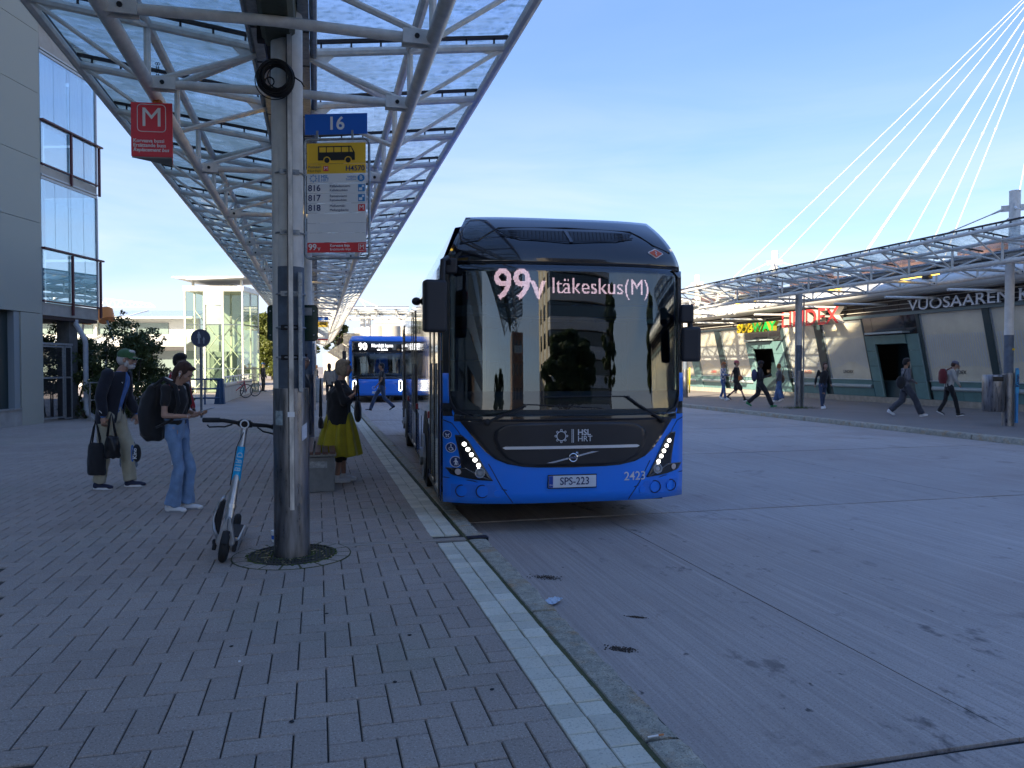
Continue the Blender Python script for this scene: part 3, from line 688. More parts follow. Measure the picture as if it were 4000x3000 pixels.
# ------------------------------------------------------------------ stop board
def sunburst(b,c,r,f):    # ring with eight loops
    pts=[f(c[0]+r*math.cos(a),c[1]+r*math.sin(a)) for a in [2*math.pi*i/32 for i in range(33)]]; b.tube(pts,r*.09,6)
    for q in range(8):
        a=2*math.pi*q/8; x,y=c[0]+r*1.25*math.cos(a),c[1]+r*1.25*math.sin(a)
        b.tube([f(x+r*.2*math.cos(t_),y+r*.2*math.sin(t_)) for t_ in [2*math.pi*i/12 for i in range(13)]],r*.07,5)
M_sblue=mat('stop_blue',(0.01,0.13,0.55),.4); M_syel=mat('stop_yellow',(0.85,0.50,0.03),.45); M_swh=mat('stop_white',(0.74,0.74,0.72),.45); M_sred=mat('stop_red',(0.68,0.04,0.045),.45)
M_navy=mat('navy_print',(0.015,0.03,0.12),.5); M_lblue=mat('light_blue_print',(0.03,0.22,0.50),.5)
def plate(nm,x0,z0,x1,z1,m,p,y=0.0,th=.006): return ob(nm,MB().box((x0,y-th,z0),(x1,y,z1)),m,p)
def txt(p,nm,s,x,z,size,m,y=-.0075,align='LEFT',off=.0,sx=1.0,**k):
    b=MB(); put_text(b,s,facing((x,y,z)),size,align=align,offset=off,ext=.0006,sx=sx,**k); return ob(nm,b,m,p)
def stop_board(label,loc,rz,num,full=True,scale=1.0):
    t=thing('bus_stop_sign',label,'sign',tuple(loc),rz); W2=.255
    # local frame: x right, z up; z = 0 at the foot of the frame
    b=MB(); r_=.04; pts=[]
    for (cx,cz,a0) in ((W2-r_+.012,.965-r_,0),(-W2+r_-.012,.965-r_,90),(-W2+r_-.012,r_,180),(W2-r_+.012,r_,270)):
        for a in range(0,91,30): pts.append((cx+r_*math.cos(R(a0+a)),.012,cz+r_*math.sin(R(a0+a))))
    pts.append(pts[0]); b.tube(pts,.011,8); ob('tube_frame',b,M_galv,t,smooth='all')
    plate('number_plate',-W2-.002,1.0,W2+.002,1.165,M_sblue,t)
    for x in (-.155,.135): ob('number_clip',MB().box((x-.009,-.010,.955),(x+.009,.0,1.03)),M_galv,t)
    plate('pictogram_panel',-W2+.012,.765,W2-.012,.93,M_syel,t)
    plate('name_panel',-W2+.012,.685,W2-.012,.762,M_syel,t)
    rows=[.604,.523,.442,.361,.280,.142]
    for a,c_ in ((.606,.682),(.526,.603),(.446,.523),(.366,.443),(.286,.363),(.206,.283),(.128,.203)): plate('route_panel',-W2+.012,a-.00,W2-.012,c_,M_swh,t)
    plate('replacement_panel',-W2+.012,.045,W2-.012,.125,M_sred,t)
    txt(t,'stop_number',num,0,1.083,.145,M_txtwhite,align='CENTER',off=.003)
    # bus pictogram
    b=MB(); b.prism([(-.15,.79),(-.15,.905),(.125,.905),(.155,.85),(.155,.79)],'y',-.0085,-.0062); ob('bus_pictogram',b,M_txtblack,t,fix=True)
    b=MB()
    for q in range(4): b.box((-.138+.062*q,-.010,.855),(-.084+.062*q,-.0088,.895))
    b.prism([(.112,.855),(.112,.895),(.122,.895),(.140,.855)],'y',-.010,-.0088)
    for x in (-.075,.10): b.disc((x,-.0088,.790),.030,'y',.002,18)
    ob('pictogram_windows',b,M_syel,t,kind='stuff')
    b=MB(); 
    for x in (-.075,.10): b.disc((x,-.0105,.790),.022,'y',.001,18)
    ob('pictogram_wheels',b,M_txtblack,t,kind='stuff')
    if not full: 
        for r0,s_ in zip((.565,.485,.405),('560','813','98')): txt(t,'route_number',s_,-.225,r0,.06,M_navy)
        return t
    txt(t,'lettering','Vuosaari',-.235,.738,.032,M_navy); txt(t,'lettering','Nordsjö',-.235,.706,.032,mat('dark_gold',(0.16,0.10,0.03),.5)); txt(t,'stop_code','H4570',.235,.722,.058,M_navy,align='RIGHT',off=.001)
    def emblem(x,z,s,mbg,mfg,tx): 
        ob('emblem_field',MB().box((x-s,-.0085,z-s),(x+s,-.0062,z+s)),mbg,t,bevel=.004); txt(t,'emblem_letter',tx,x,z,s*1.9,mfg,y=-.0095,align='CENTER')
    emblem(-.085,.724,.021,M_sred,M_txtwhite,'M')
    b=MB(); sunburst(b,(-.19,.645),.022,lambda x,y:(x,-.0075,y)); b.box((-.148,-.0085,.618),(-.145,-.0065,.672)); b.box((-.141,-.0085,.618),(-.138,-.0065,.672)); ob('operator_emblem',b,M_lblue,t)
    txt(t,'lettering','HSL',-.125,.658,.036,M_lblue,off=.0008); txt(t,'lettering','HRT',-.125,.630,.034,M_lblue)
    txt(t,'lettering','Vyöhyke',.165,.656,.022,M_lblue,align='RIGHT'); txt(t,'lettering','Zon/Zone',.165,.634,.021,M_lblue,align='RIGHT')
    ob('zone_disc',MB().disc((.205,-.0062,.645),.029,'y',.002,24),M_lblue,t); txt(t,'zone_letter','B',.205,.645,.044,M_txtwhite,y=-.0095,align='CENTER',off=.001)
    for z,n_,a,c_ in ((.565,'816','Kallahdenniemi','Kallviksudden'),(.485,'817','Ramsinniemi','Ramsöudden'),(.405,'818','Mellunmäki','Mellungsbacka')):
        txt(t,'route_number',n_,-.235,z,.070,M_navy,off=.0012); txt(t,'lettering',a,-.055,z+.016,.028,M_navy); txt(t,'lettering',c_,-.055,z-.017,.027,M_navy)
        if n_!='818':
            ob('icon_field',MB().box((.180,-.0085,z-.029),(.236,-.0062,z+.029)),M_lblue,t,bevel=.003)
            b=MB(); b.prism([(.188,z-.020),(.188,z+.002),(.215,z+.002),(.215,z-.020)],'y',-.0100,-.0088); b.prism([(.212,z+.006),(.212,z+.016),(.221,z+.024),(.230,z+.016),(.230,z+.006)],'y',-.0100,-.0088); ob('icon_mark',b,M_txtwhite,t,fix=True)
        else: emblem(.208,z,.028,M_sred,M_txtwhite,'M')
    txt(t,'route_number','99',-.235,.087,.070,M_txtwhite,off=.0012); txt(t,'route_number','v',-.158,.078,.055,M_txtwhite)
    txt(t,'lettering','Korvaava linja',-.055,.100,.029,M_txtwhite,off=.0006); txt(t,'lettering','Ersättande linje',-.055,.070,.028,M_txtwhite)
    b=MB(); pts=[(.182,-.008,.059),(.236,-.008,.059),(.236,-.008,.113),(.182,-.008,.113),(.182,-.008,.059)]; b.tube(pts,.002,5); ob('square_outline',b,M_txtwhite,t); txt(t,'emblem_letter','M',.209,.086,.052,M_txtwhite,y=-.009,align='CENTER')
    b=MB()
    for z in (.12,.45,.83): b.tube([(-W2-.012,.012,z),(-W2-.10,.03,z)],.012,6)
    ob('arm',b,M_galv,t)
    return t
s16=D(1316,1008,6.28); stop_board('bus stop board number 16 with yellow bus pictogram and route list on the near post',s16,HEAD(4),'16')
s15=D(1262,1334,36.5); stop_board('small distant bus stop board number 15 under the canopy',s15,HEAD(4),'15',False)
b=MB(); b.tube([(-.27,.03,.1),(-.27,.03,4.3-s15.z)],.04,8); b.v=[v for v in b.v]
# green timetable plates clamped either side of the near post
M_green=mat('dark_green_enamel',(0.008,0.035,0.024),.3,var=.3,scale=7)
for sgn,(px,py),wd in ((-1,(1078,1262),.145),(1,(1205,1262),.150)):
    c_=D(px,py,6.42); t=thing('backplate','dark green rounded plate bolted to the %s of the near post'%('left' if sgn<0 else 'right'),'sign back',tuple(c_),HEAD(-6*sgn))
    b=MB(); w2,h2,r_=wd/2,.148,.03; pts=[]
    for (cx,cz,a0) in ((w2-r_,h2-r_,0),(-w2+r_,h2-r_,90),(-w2+r_,-h2+r_,180),(w2-r_,-h2+r_,270)):
        for a in range(0,91,15): pts.append((cx+r_*math.cos(R(a0+a)),cz+r_*math.sin(R(a0+a))))
    ob('plate',b.prism(pts,'y',0,.006),M_green,t,fix=True,bevel=.002)
    ob('plate_rim',MB().tube([(x,.0,z) for x,z in pts+pts[:1]],.0035,6),M_bmat,t)
    ob('mounting_strap',MB().box((-sgn*.10-.06,-.008,h2-.085),(-sgn*.0+.035*1,-.001,h2-.02)) if sgn<0 else MB().box((-.10,-.008,h2-.085),(.03,-.001,h2-.02)),M_galv,t)
    for dx,dz in ((sgn*.045,-.10),(sgn*.045,.10),(sgn*.02,.118)): ob('bolt',MB().disc((dx,-.008,dz),.007,'y',.006,10),M_galv,t)
# ================================================================== SHOP BUILDING (right)
M_teal=mat('teal_enamel_panel',(0.12,0.225,0.22),.38,var=.10,scale=3,objvar=.08)
M_tdark=mat('dark_teal_metal',(0.03,0.055,0.06),.4)
M_beige=mat('beige_blind',(0.70,0.60,0.38),.75,var=.14,scale=1.2,coat=.9)
M_louv=mat('dark_louvre',(0.045,0.035,0.032),.6,var=.2,scale=3)
M_corn=mat('white_cornice',(0.62,0.62,0.58),.5,var=.1,scale=2)
M_plinth=mat('sandy_plinth',(0.30,0.27,0.22),.9,var=.2,scale=5,bump=.1)
shop=thing('shopping_centre','long low shop building with teal panels, leaning windows and white bullnose cornice','building',(23.2,0,0))
def lean(z): return -.235*max(0,z-.25)
def quadpanel(nm,t0,t1,z0,z1,m,off=0.0,th=.05,parent=shop,gap=.008,**k):
    xa,xb=lean(z0)-off,lean(z1)-off; g=gap; b=MB()
    vs=[(xa,t0+g,z0+g),(xa,t1-g,z0+g),(xb,t1-g,z1-g),(xb,t0+g,z1-g)]
    b.add(vs+[(x+th,y,z) for x,y,z in vs],[(0,3,2,1),(4,5,6,7),(0,1,5,4),(1,2,6,5),(2,3,7,6),(3,0,4,7)]); return ob(nm,b,m,parent,**k)
def tof(px): return U(px,1400,22.93).y
T0,T1=-12,62
ob('rear_wall',MB().box((1.2,T0,0),(1.3,T1,4.3)),M_louv,shop)
ob('side_wall',MB().box((.3,T1-.1,0),(12,T1,4.3)),M_corn,shop)
ob('plinth',MB().box((-.04,T0,0),(1.2,T1,.24)),M_plinth,shop)
ob('backing',MB().box((.12,T0,.24),(.2,T1,.95)),M_tdark,shop)
segs=[(4400,3905,'win'),(3905,3878,'mull'),(3878,3628,'win'),(3628,3615,'mull'),(3615,3568,'teal'),(3568,3440,'door'),(3440,3406,'teal'),(3406,3400,'mull'),(3400,3240,'win'),(3240,3212,'mull'),(3212,3090,'win'),(3090,3078,'mull'),(3078,3037,'teal'),(3037,2958,'door'),(2958,2936,'teal'),(2936,2840,'win'),(2840,2820,'mull'),(2820,2736,'win'),(2736,2712,'teal'),(2712,2640,'win'),(2640,2630,'mull'),(2630,2570,'win')]
segs=[(T0,tof(4400),'win')]+[(tof(a),tof(b),k) for a,b,k in segs]+[(tof(2570),T1,'win')]
M_pane=mat('shop_glass',(0.9,0.95,0.95),.02,alpha=.16,spec=1.0)
M_strip=mat('white_film',(0.55,0.54,0.47),.6)
for a,c,k in segs:
    w=c-a
    if k=='win':
        n=max(1,round(w/4.5))
        for q in range(n):
            x,y=a+w*q/n,a+w*(q+1)/n
            quadpanel('window_blind',x,y,.98,3.56,M_beige,off=-.10,th=.02)
            quadpanel('window_pane',x,y,.98,3.56,M_pane,off=0,th=.012)
            b=MB(); st=.11; r_=random.Random(int(x*10)); j=x+.15
            while j<y-.15:
                zt=2.75; zb=1.55+.35*noise.noise(Vector((j*.7,3,1)))
                b.add([(lean(zb)+.045,j,zb),(lean(zb)+.045,j+.055,zb),(lean(zt)+.045,j+.055,zt),(lean(zt)+.045,j,zt)],[(0,3,2,1)]); j+=st
            ob('film_stripes',b,M_strip,shop,kind='stuff')
        z=.24
        n=max(1,round(w/1.9))
        for q in range(n):
            x,y=a+w*q/n,a+w*(q+1)/n
            quadpanel('sill_panel',x,y,.24,.62,M_teal,th=.04); quadpanel('sill_panel',x,y,.72,.97,M_teal,th=.04)
        b=MB().tube([(-.10,a+.05,.68),(-.10,c-.05,.68)],.085,14); ob('bench_tube',b,mat('pale_bench_tube',(0.30,0.35,0.35),.35),shop,smooth=True)
        ob('window_sill',MB().box((-.20,a,.955),(.05,c,.985)),mat('pale_sill',(0.40,0.44,0.43),.4),shop)
    elif k=='mull': quadpanel('mullion',a,c,.95,3.6,M_tdark,off=.03,th=.14,gap=0)
    elif k=='teal':
        zs=[.24,.90,1.55,2.18,2.82]
        for z0,z1 in zip(zs,zs[1:]): quadpanel('cladding_panel',a,c,z0,z1,M_teal,off=.06,th=.12)
        quadpanel('panel_edge',a-.03,a+.0,.24,2.82,mat('pale_teal_edge',(0.22,0.33,0.33),.4),off=.07,th=.05,gap=0)
    elif k=='door':
        m_=(a+c)/2
        ob('doorway_reveal',MB().box((.85,a,.24),(.9,c,2.8)),M_bmat,shop)
        ob('door_leaf',MB().box((.55,m_+.0,.24),(.60,c-.05,2.5)),mat('door_dark_teal',(0.02,0.04,0.045),.3,coat=.5),shop)
        ob('door_leaf',MB().box((.45,a+.05,.24),(.50,m_-.04,2.5)),mat('door_glass',(0.10,0.12,0.12),.1,coat=.8),shop)
        ob('door_frame',MB().box((.40,m_-.05,.24),(.47,m_+.02,2.6)).box((.40,a,.24),(.47,a+.06,2.6)).box((.40,a,2.5),(.47,c,2.6)),mat('door_frame_pale',(0.35,0.38,0.36),.4),shop)
        quadpanel('lintel_panel',a,c,2.45,2.82,M_teal,off=.10,th=.7)
        ob('threshold',MB().box((-.05,a,.0),(.8,c,.10)),M_plinth,shop)
        ob('door_canopy',MB().box((-1.0,a-.2,2.86),(-.35,c+.1,2.93)),mat('pale_bench_tube',(0.3,0.35,0.35),.35),shop)
    if k in('door','teal'): quadpanel('transom_pane',a,c,2.84,3.58,mat('transom_dark_glass',(0.02,0.024,0.026),.08,coat=1.0),off=.02,th=.03)
for q in range(9):     # slanting struts in the transom lights
    pass
ob('head_beam',MB().prism([(-.86,3.56),(-.86,3.68),(-.2,3.74),(-.2,3.56)],'y',T0,T1),mat('teal_beam',(0.12,0.17,0.17),.4),shop,fix=True)
for q in range(37):
    y=T0+2*q
    ob('louvre_panel',MB().box((-.70,y+.015,3.70),(-.66,y+1.985,4.34)),M_louv,shop)
for z in (3.80,3.98,4.16): ob('louvre_rail',MB().box((-.78,T0,z),(-.74,T1,z+.03)),mat('rail_light',(0.42,0.40,0.34),.5),shop)
pr=[(-.60,4.30),(-1.45,4.30)]+[(-1.45-.26*math.sin(R(a)),4.56-.26*math.cos(R(a))) for a in range(0,181,15)]+[(-.9,4.95),(3.5,5.9),(9,6.3),(9,4.3)]
ob('roof',MB().prism([(-.6,4.30),(-1.4,4.80),(3.5,5.75),(9,6.2),(9,4.3)],'y',T0,T1),M_corn,shop,fix=True)
ob('cornice',MB().tube([(-1.42,T0,4.54),(-1.42,T1,4.54)],.25,20),mat('cornice_smooth',(0.60,0.60,0.56),.4),shop,smooth=True)
ob('soffit',MB().box((-1.42,T0,4.275),(-.6,T1,4.32)),M_corn,shop)
b=MB(); sl=(5.75-4.80)/4.9
for q in range(int((T1-T0)/.6)):
    y=T0+.6*q; b.add([(-1.3,y,4.85),(-1.3,y+.03,4.85),(3.5,y+.03,5.78),(3.5,y,5.78),(-1.3,y,4.89),(-1.3,y+.03,4.89),(3.5,y+.03,5.83),(3.5,y,5.83)],[(0,3,2,1),(4,5,6,7),(0,1,5,4),(1,2,6,5),(2,3,7,6),(3,0,4,7)])
ob('roof_seams',b,M_galv,shop,kind='stuff')
for px,py,l in ((3800,1134,2.6),(3548,1163,2.6),(3342,1189,2.4),(3190,1200,2.4),(3020,1230,2.2),(2890,1248,2.2),(2780,1262,2)):
    p=U(px,py,21.0); o=ob('cantilever_arm',MB().tube([(-2.2-1.0,p.y-.0,p.z),(-.6,p.y,p.z+.02)],.045,8),M_white,shop,smooth=True)
for q in range(9):
    y=6+q*5.6; o=ob('roof_plant',MB().box((1.5,y,5.2),(3.3,y+2.6,6.15)).box((1.9,y+.4,6.15),(2.6,y+1.5,6.4)),mat('dark_plant',(0.10,0.06,0.055),.7,var=.4,scale=2),shop,bevel=.02)
# lettering on the fascia (letters face the road: reader looks along +X)
FR=lambda x,y,z: facing((x,y,z),right=(0,-1,0))
SER={'V':[(.10,1),(.90,1)],'U':[(.10,1),(.90,1)],'A':[(.10,0),(.90,0)],'R':[(.12,0),(.12,1),(.92,0)],'E':[(.14,0),(.14,1)],'N':[(.12,1),(.12,0),(.88,1)],'K':[(.12,1),(.12,0),(.85,1),(.9,0)],'P':[(.12,0),(.12,1)]}
def shopsign(nm,label,tx,px0,px1,z0,z1,u,m_face,m_side,depth=.08,sx=1.0,off=.01,letters=True,mats=None,serif=False):
    ya,yb=U(px0,1250,u).y,U(px1,1250,u).y; t=thing(nm,label,'sign',(u,(ya+yb)/2,(z0+z1)/2),0)
    vs,fs=text_mesh(tx,1.0,offset=off); xs=[v[0] for v in vs]; ys=[v[1] for v in vs]; W_=max(xs)-min(xs); H_=max(ys)-min(ys)
    kx=(ya-yb)/W_; kz=(z1-z0)/H_; adv=min(xs); cxm=(max(xs)+min(xs))/2; cym=(max(ys)+min(ys))/2
    # split the string into letters by x-islands of each glyph
    import itertools
    x=0
    pos=[]; 
    full=[]
    for i,ch in enumerate(tx):
        if ch==' ': continue
        pre=text_mesh(tx[:i+1],1.0,offset=off,align='LEFT')[0]; x1=max(v[0] for v in pre)
        g_=text_mesh(ch,1.0,offset=off,align='LEFT'); gx=[v[0] for v in g_[0]]; full.append((ch,x1-max(gx),g_))
    lx0=min(v[0]+full[0][1] for v in full[0][2][0]); allx=[v[0]+o_ for _,o_,g_ in full for v in g_[0]]; mid=(max(allx)+min(allx))/2
    for ci,(ch,o_,g_) in enumerate(full):
        gv,gf=g_; b=MB(); n=len(gv)
        f=[(-depth,-(v[0]+o_-mid)*kx,(v[1]-cym)*kz) for v in gv]; r=[(0,y_,z_) for _,y_,z_ in f]
        b.add(f,[tuple(q) for q in gf]); b.mi=1
        # side walls from boundary edges
        ec={}
        for q in gf:
            for a_,b_ in zip(q,q[1:]+q[:1]): ec[(a_,b_)]=1
        o2=len(b.v); b.v+=r
        for (a_,b_) in ec:
            if (b_,a_) not in ec: b.f.append((b_,a_,a_+o2,b_+o2)); b.m.append(1)
        mf=m_face if mats is None else mats[ci]
        if serif and ch in SER:
            gx=[v[0] for v in gv]; gy=[v[1] for v in gv]; a0,a1,c0,c1=min(gx),max(gx),min(gy),max(gy)
            for fx,fy in SER[ch]:
                X=-(a0+(a1-a0)*fx+o_-mid)*kx; Zz_=((c1 if fy else c0)-cym)*kz; h_=.022; b.mi=0
                b.box((-depth-.002,X-.085,Zz_-(h_ if fy else 0)),(-depth+.03,X+.085,Zz_+(0 if fy else h_)))
        ob('letter',b,[mf,m_side],t)
    return t
M_lred=mat('lindex_red',(0.62,0.035,0.03),.4); M_lside=mat('letter_side_white',(0.46,0.42,0.36),.5)
shopsign('fascia_lettering','white VUOSAAREN KAUPPA lettering on the dark fascia at the right','VUOSAAREN KAUPPA',3552,4330,3.69,4.10,22.30,mat('letter_white',(0.72,0.72,0.70),.4),M_galv,.07,off=.008,serif=True)
shopsign('fascia_lettering','big red LINDEX letters with deep white sides on the dark fascia','LINDEX',3076,3300,3.40,4.12,22.0,M_lred,M_lside,.30,off=.012)
yl=mat('subway_yellow',(0.75,0.48,0.0),.35); gn=mat('subway_green',(0.0,0.30,0.04),.35)
shopsign('fascia_lettering','yellow and green SUBWAY letters on the fascia left of the red letters','SUBWAY',2893,3046,3.30,3.78,22.05,yl,mat('sub_side',(0.25,0.22,0.02),.5),.22,off=.03,mats=[yl,yl,yl,gn,gn,gn])
for px,py,m_ in ((3315,1452,M_txtblack),(3748,1455,M_txtblack),(3155,1453,M_lred),(2788,1452,M_lred),(2722,1452,M_lred)):
    p=U(px,py,22.95); b=MB(); put_text(b,'LINDEX',facing((-.235*(p.z-.25)-.02,p.y,p.z),right=(0,-1,0)),.19,ext=.001,offset=.004); ob('window_lettering',b,m_,shop)
# ------------------------------------------------------------------ tall mast with stay cables
M_mt=D(4152,-153,52)
ms=thing('cable_mast','tall white mast with fan of stay cables rising behind the shop roof','mast',(M_mt.x,M_mt.y,0))
ob('mast_tube',MB().tube([(0,0,0),(0,0,M_mt.z-1),(0,0,M_mt.z+2)],[.45,.35,.2],16),M_whiteb,ms,smooth=True)
def proj(p):
    dx,dy,dz=p[0],p[1],p[2]-CAMH; X=dx*math.cos(TH)-dy*math.sin(TH); Z=dx*math.sin(TH)+dy*math.cos(TH)
    f=Z*math.cos(PITCH)-dz*math.sin(PITCH); w=Z*math.sin(PITCH)+dz*math.cos(PITCH); return 2000+3000*X/f,1500-3000*w/f
lines=[(3400,570),(3400,640),(3400,754),(3400,948),(3400,960),(3545,935),(3656,910),(3741,888),(3990,700)]
for i,(px,py) in enumerate(lines):
    best=None; mp=(4152,-153)
    for k_ in range(400):
        t_=4+k_*.2; q=proj((29.0,t_,5.9)); d=abs((q[0]-mp[0])*(py-mp[1])-(q[1]-mp[1])*(px-mp[0]))/math.hypot(px-mp[0],py-mp[1])
        if best is None or d<best[0]: best=(d,t_)
    a=Vector((29.0-M_mt.x,best[1]-M_mt.y,5.9)); top=Vector((0,0,M_mt.z-.0))
    b=MB().tube([a,top],.028,6); m_=a.lerp(top,.38); m2=a.lerp(top,.392); b.tube([m_,m_.lerp(m2,.5),m2],[.04,.07,.04],8)
    ob('stay_cable',b,mat('cable_grey_white',(0.42,0.42,0.41),.5),ms,smooth=True)
# litter bin on the right post + posters
p=G(3936,1664); bn=thing('litter_bin','round battered steel litter bin strapped to the right post','litter bin',(p.x,p.y,0),HEAD(0))
b=MB().tube([(-.40,-.02,.38),(-.40,-.02,.42),(-.39,-.02,1.12)],[.23,.25,.265],24); ob('bin_body',b,M_steel,bn,smooth=True)
ob('bin_hood',MB().tube([(-.39,-.02,1.12),(-.39,-.02,1.30),(-.39,-.02,1.325)],[.262,.262,.25],24),M_steel,bn,smooth=True)
ob('bin_opening',MB().cbox((-.43,-.262,1.22),(.26,.05,.12)),M_black,bn,bevel=.015); ob('bracket',MB().box((-.16,-.06,1.05),(-.10,.04,1.28)),M_galv,bn)
pn=thing('advert_strip','narrow blue vertical poster board fixed to the right post','poster',(p.x,p.y,0),HEAD(0)); ob('board',MB().box((.175,-.05,.08),(.235,.0,1.50)),mat('poster_blue',(0.05,0.25,0.55),.5),pn)
ob('poster_top',MB().box((.155,-.058,.85),(.245,-.052,1.45)),mat('poster_cyan',(0.05,0.35,0.62),.5),pn)
b=MB(); put_text(b,'Kuvan',facing((.20,-.0625,1.17),right=(0,0,1),up=(-1,0,0)),.13,ext=.001,offset=.004); ob('lettering',b,M_navy,pn)
ob('yellow_tag',MB().cbox((.05,-.115,1.98),(.06,.01,.05)),yl,pn)
p=G(2676,1552); b=MB(); b.cbox((.19,-.1,.85),(.05,.1,1.25)); ob('yellow_marker',b,mat('yellow_tape',(0.6,0.45,0.02),.6,var=.3,scale=8),loc=tuple(p),rot=(0,0,HEAD(0)),label='yellow and grey marker board on the farthest post right of the bus',cat='sign')
# ================================================================== LEFT BUILDING
cL=G(172,1653); LB=thing('apartment_building','grey panel-clad apartment block at the left with glazed balconies at its corner','building',(cL.x,cL.y,0),HEAD(2.2))
M_panel=mat('speckled_grey_panel',(0.30,0.30,0.25),.9,col2=(0.39,0.385,0.32),scale=55,bump=.15,bscale=120)
rows=[0,.42,2.97,5.40,7.10,8.86,10.5,11.75]; g_=.012
ob('core',MB().box((-20,-38,0),(-.35,-.3,11.6)),M_conc,LB); ob('backing',MB().box((-.34,-38,3.0),(-.12,-.05,11.6)),M_bmat,LB)
wins=[(-3.4,-1.62,8.75,9.62),(-3.4,-1.62,5.42,6.2)]
for i in range(2,7):
    z0,z1=rows[i],rows[i+1]; ys=[-38,-34,-30,-26,-22,-18,-14,-10.5,-7,-3.4,-1.62,0]
    for ya,yb in zip(ys,ys[1:]):
        hole=None
        if (ya,yb)==(-3.4,-1.62): hole=[w for w in wins if w[2]<z1 and w[3]>z0]
        x0=-.12
        if hole:
            w=hole[0]
            parts_=[(z0,w[2]),(w[3],z1)]
            for a,c in parts_:
                if c-a>.05: ob('wall_panel',MB().box((x0,ya+(0 if 1 else g_),a+ (g_ if a==z0 else 0)),(0,yb-0,c-(g_ if c==z1 else 0))),M_panel,LB)
            ob('window',MB().box((-.115,ya+.05,w[2]+.05),(-.095,yb-.05,w[3]-.03)),mat('window_dark',(0.02,0.025,0.03),.06,coat=1),LB); ob('window_sill',MB().box((-.13,ya,w[2]),(.05,yb+.05,w[2]+.03)),M_galv,LB)
        else: ob('wall_panel',MB().box((x0,ya+(.0 if ya in(-1.62,-3.4) else g_/2),z0+g_/2),(0,yb-(g_/2 if yb not in(-1.62,) else 0),z1-g_/2)),M_panel,LB)
ob('end_wall',MB().box((-20,-.10,0),(-.01,0,11.75)),M_panel,LB)
# ground floor: corner pier, shop window
ob('pier_panel',MB().box((-.12,-.87,0),(0,0,2.96)),M_panel,LB); ob('stall_riser',MB().box((-.25,-7,0),(-.0,-.88,.42)),M_conc,LB)
ob('pier_panel',MB().box((-.12,-14,0),(0,-7.01,2.96)),M_panel,LB)
SHOPW=mat('shop_window_mirror',(0.30,0.33,0.33),.02,metal=.85)
ob('shop_window',MB().box((-.30,-6.9,.50),(-.28,-1.35,2.80)),SHOPW,LB)
ob('window_frame',MB().box((-.32,-1.40,.42),(-.20,-.89,2.96)).box((-.32,-7,2.80),(-.2,-1.2,2.96)).box((-.32,-4.6,.5),(-.24,-4.53,2.8)),mat('frame_dark_green',(0.02,0.035,0.035),.5),LB)
ob('reveal',MB().box((-.20,-1.10,.42),(-.03,-.89,2.96)),mat('reveal_grey',(0.22,0.25,0.26),.6),LB)
ob('window_sill',MB().box((-.26,-7,.42),(.03,-.88,.455)),M_galv,LB)
ob('parapet',MB().box((-20,-38,11.6),(.03,.02,11.85)),M_galv,LB)
# balconies
M_brown=mat('oxide_red_steel',(0.085,0.022,0.025),.5); M_slab=mat('balcony_slab',(0.36,0.33,0.28),.85,var=.12,scale=3)
M_bgl=bpy.data.materials.new('balcony_glass'); M_bgl.use_nodes=True; t=M_bgl.node_tree; t.nodes.clear(); o=N(t,'ShaderNodeOutputMaterial'); tr=N(t,'ShaderNodeBsdfTransparent'); tr.inputs[0].default_value=(.72,.85,.88,1); gl=N(t,'ShaderNodeBsdfGlossy'); gl.inputs['Roughness'].default_value=.01; gl.inputs[0].default_value=(.85,.92,1,1); mx=N(t,'ShaderNodeMixShader'); mx.inputs[0].default_value=.40; t.links.new(tr.outputs[0],mx.inputs[1]); t.links.new(gl.outputs[0],mx.inputs[2]); t.links.new(mx.outputs[0],o.inputs[0])
M_curt=mat('pale_curtain',(0.62,0.66,0.74),.9,var=.06)
BY=2.62
for (zs,zr,zt) in ((3.30,4.78,6.62),(7.0,8.23,10.0)):
    ob('balcony_slab',MB().box((-3.2,.0,zs-.36),(0.0,BY,zs-.02)),M_slab,LB)
    ob('handrail',MB().box((-.03,.0,zr-.05),(.10,BY+.22,zr)),M_brown,LB,bevel=.008); ob('bottom_rail',MB().box((-.03,0,zs),(.05,BY,zs+.04)),M_brown,LB)
    for a,c in ((.03,1.25),(1.33,1.95),(1.98,BY-.06)): ob('balustrade_pane',MB().box((.0,a,zs+.06),(.012,c,zr-.06)),M_bgl,LB)
    ob('balustrade_end_pane',MB().box((-1.6,BY-.02,zs+.06),(0,BY-.008,zr-.06)),M_bgl,LB)
    for yy in (1.29,BY+.06): ob('baluster_post',MB().box((.02,yy-.03,zs-.30),(.085,yy+.03,zr-.07)),M_brown,LB,bevel=.006)
    ob('corner_frame',MB().box((-.02,BY-.05,zs-.02),(.03,BY,zt)),mat('alu_frame',(0.45,0.46,0.45),.4),LB)
    ys=[.02,.62,1.22,1.34,1.95,BY-.04]
    for a,c in zip(ys,ys[1:]): ob('glazing_pane',MB().box((-.015,a,zr+.01),(-.005,c-.012,zt)),M_bgl,LB)
    ob('glazing_end_pane',MB().box((-1.6,BY-.03,zr+.01),(-.02,BY-.02,zt)),M_bgl,LB)
    ob('head_track',MB().box((-.05,0,zt),(.02,BY,zt+.06)).box((-.05,0,zt+.09),(.035,BY,zt+.13)),mat('alu_frame',(0.45,0.46,0.45),.4),LB)
    # interior back wall with pale opening
    ob('balcony_wall',MB().box((-1.75,0,zs),(-1.65,BY,zt+.1)),mat('balcony_inner',(0.33,0.38,0.42),.8),LB)
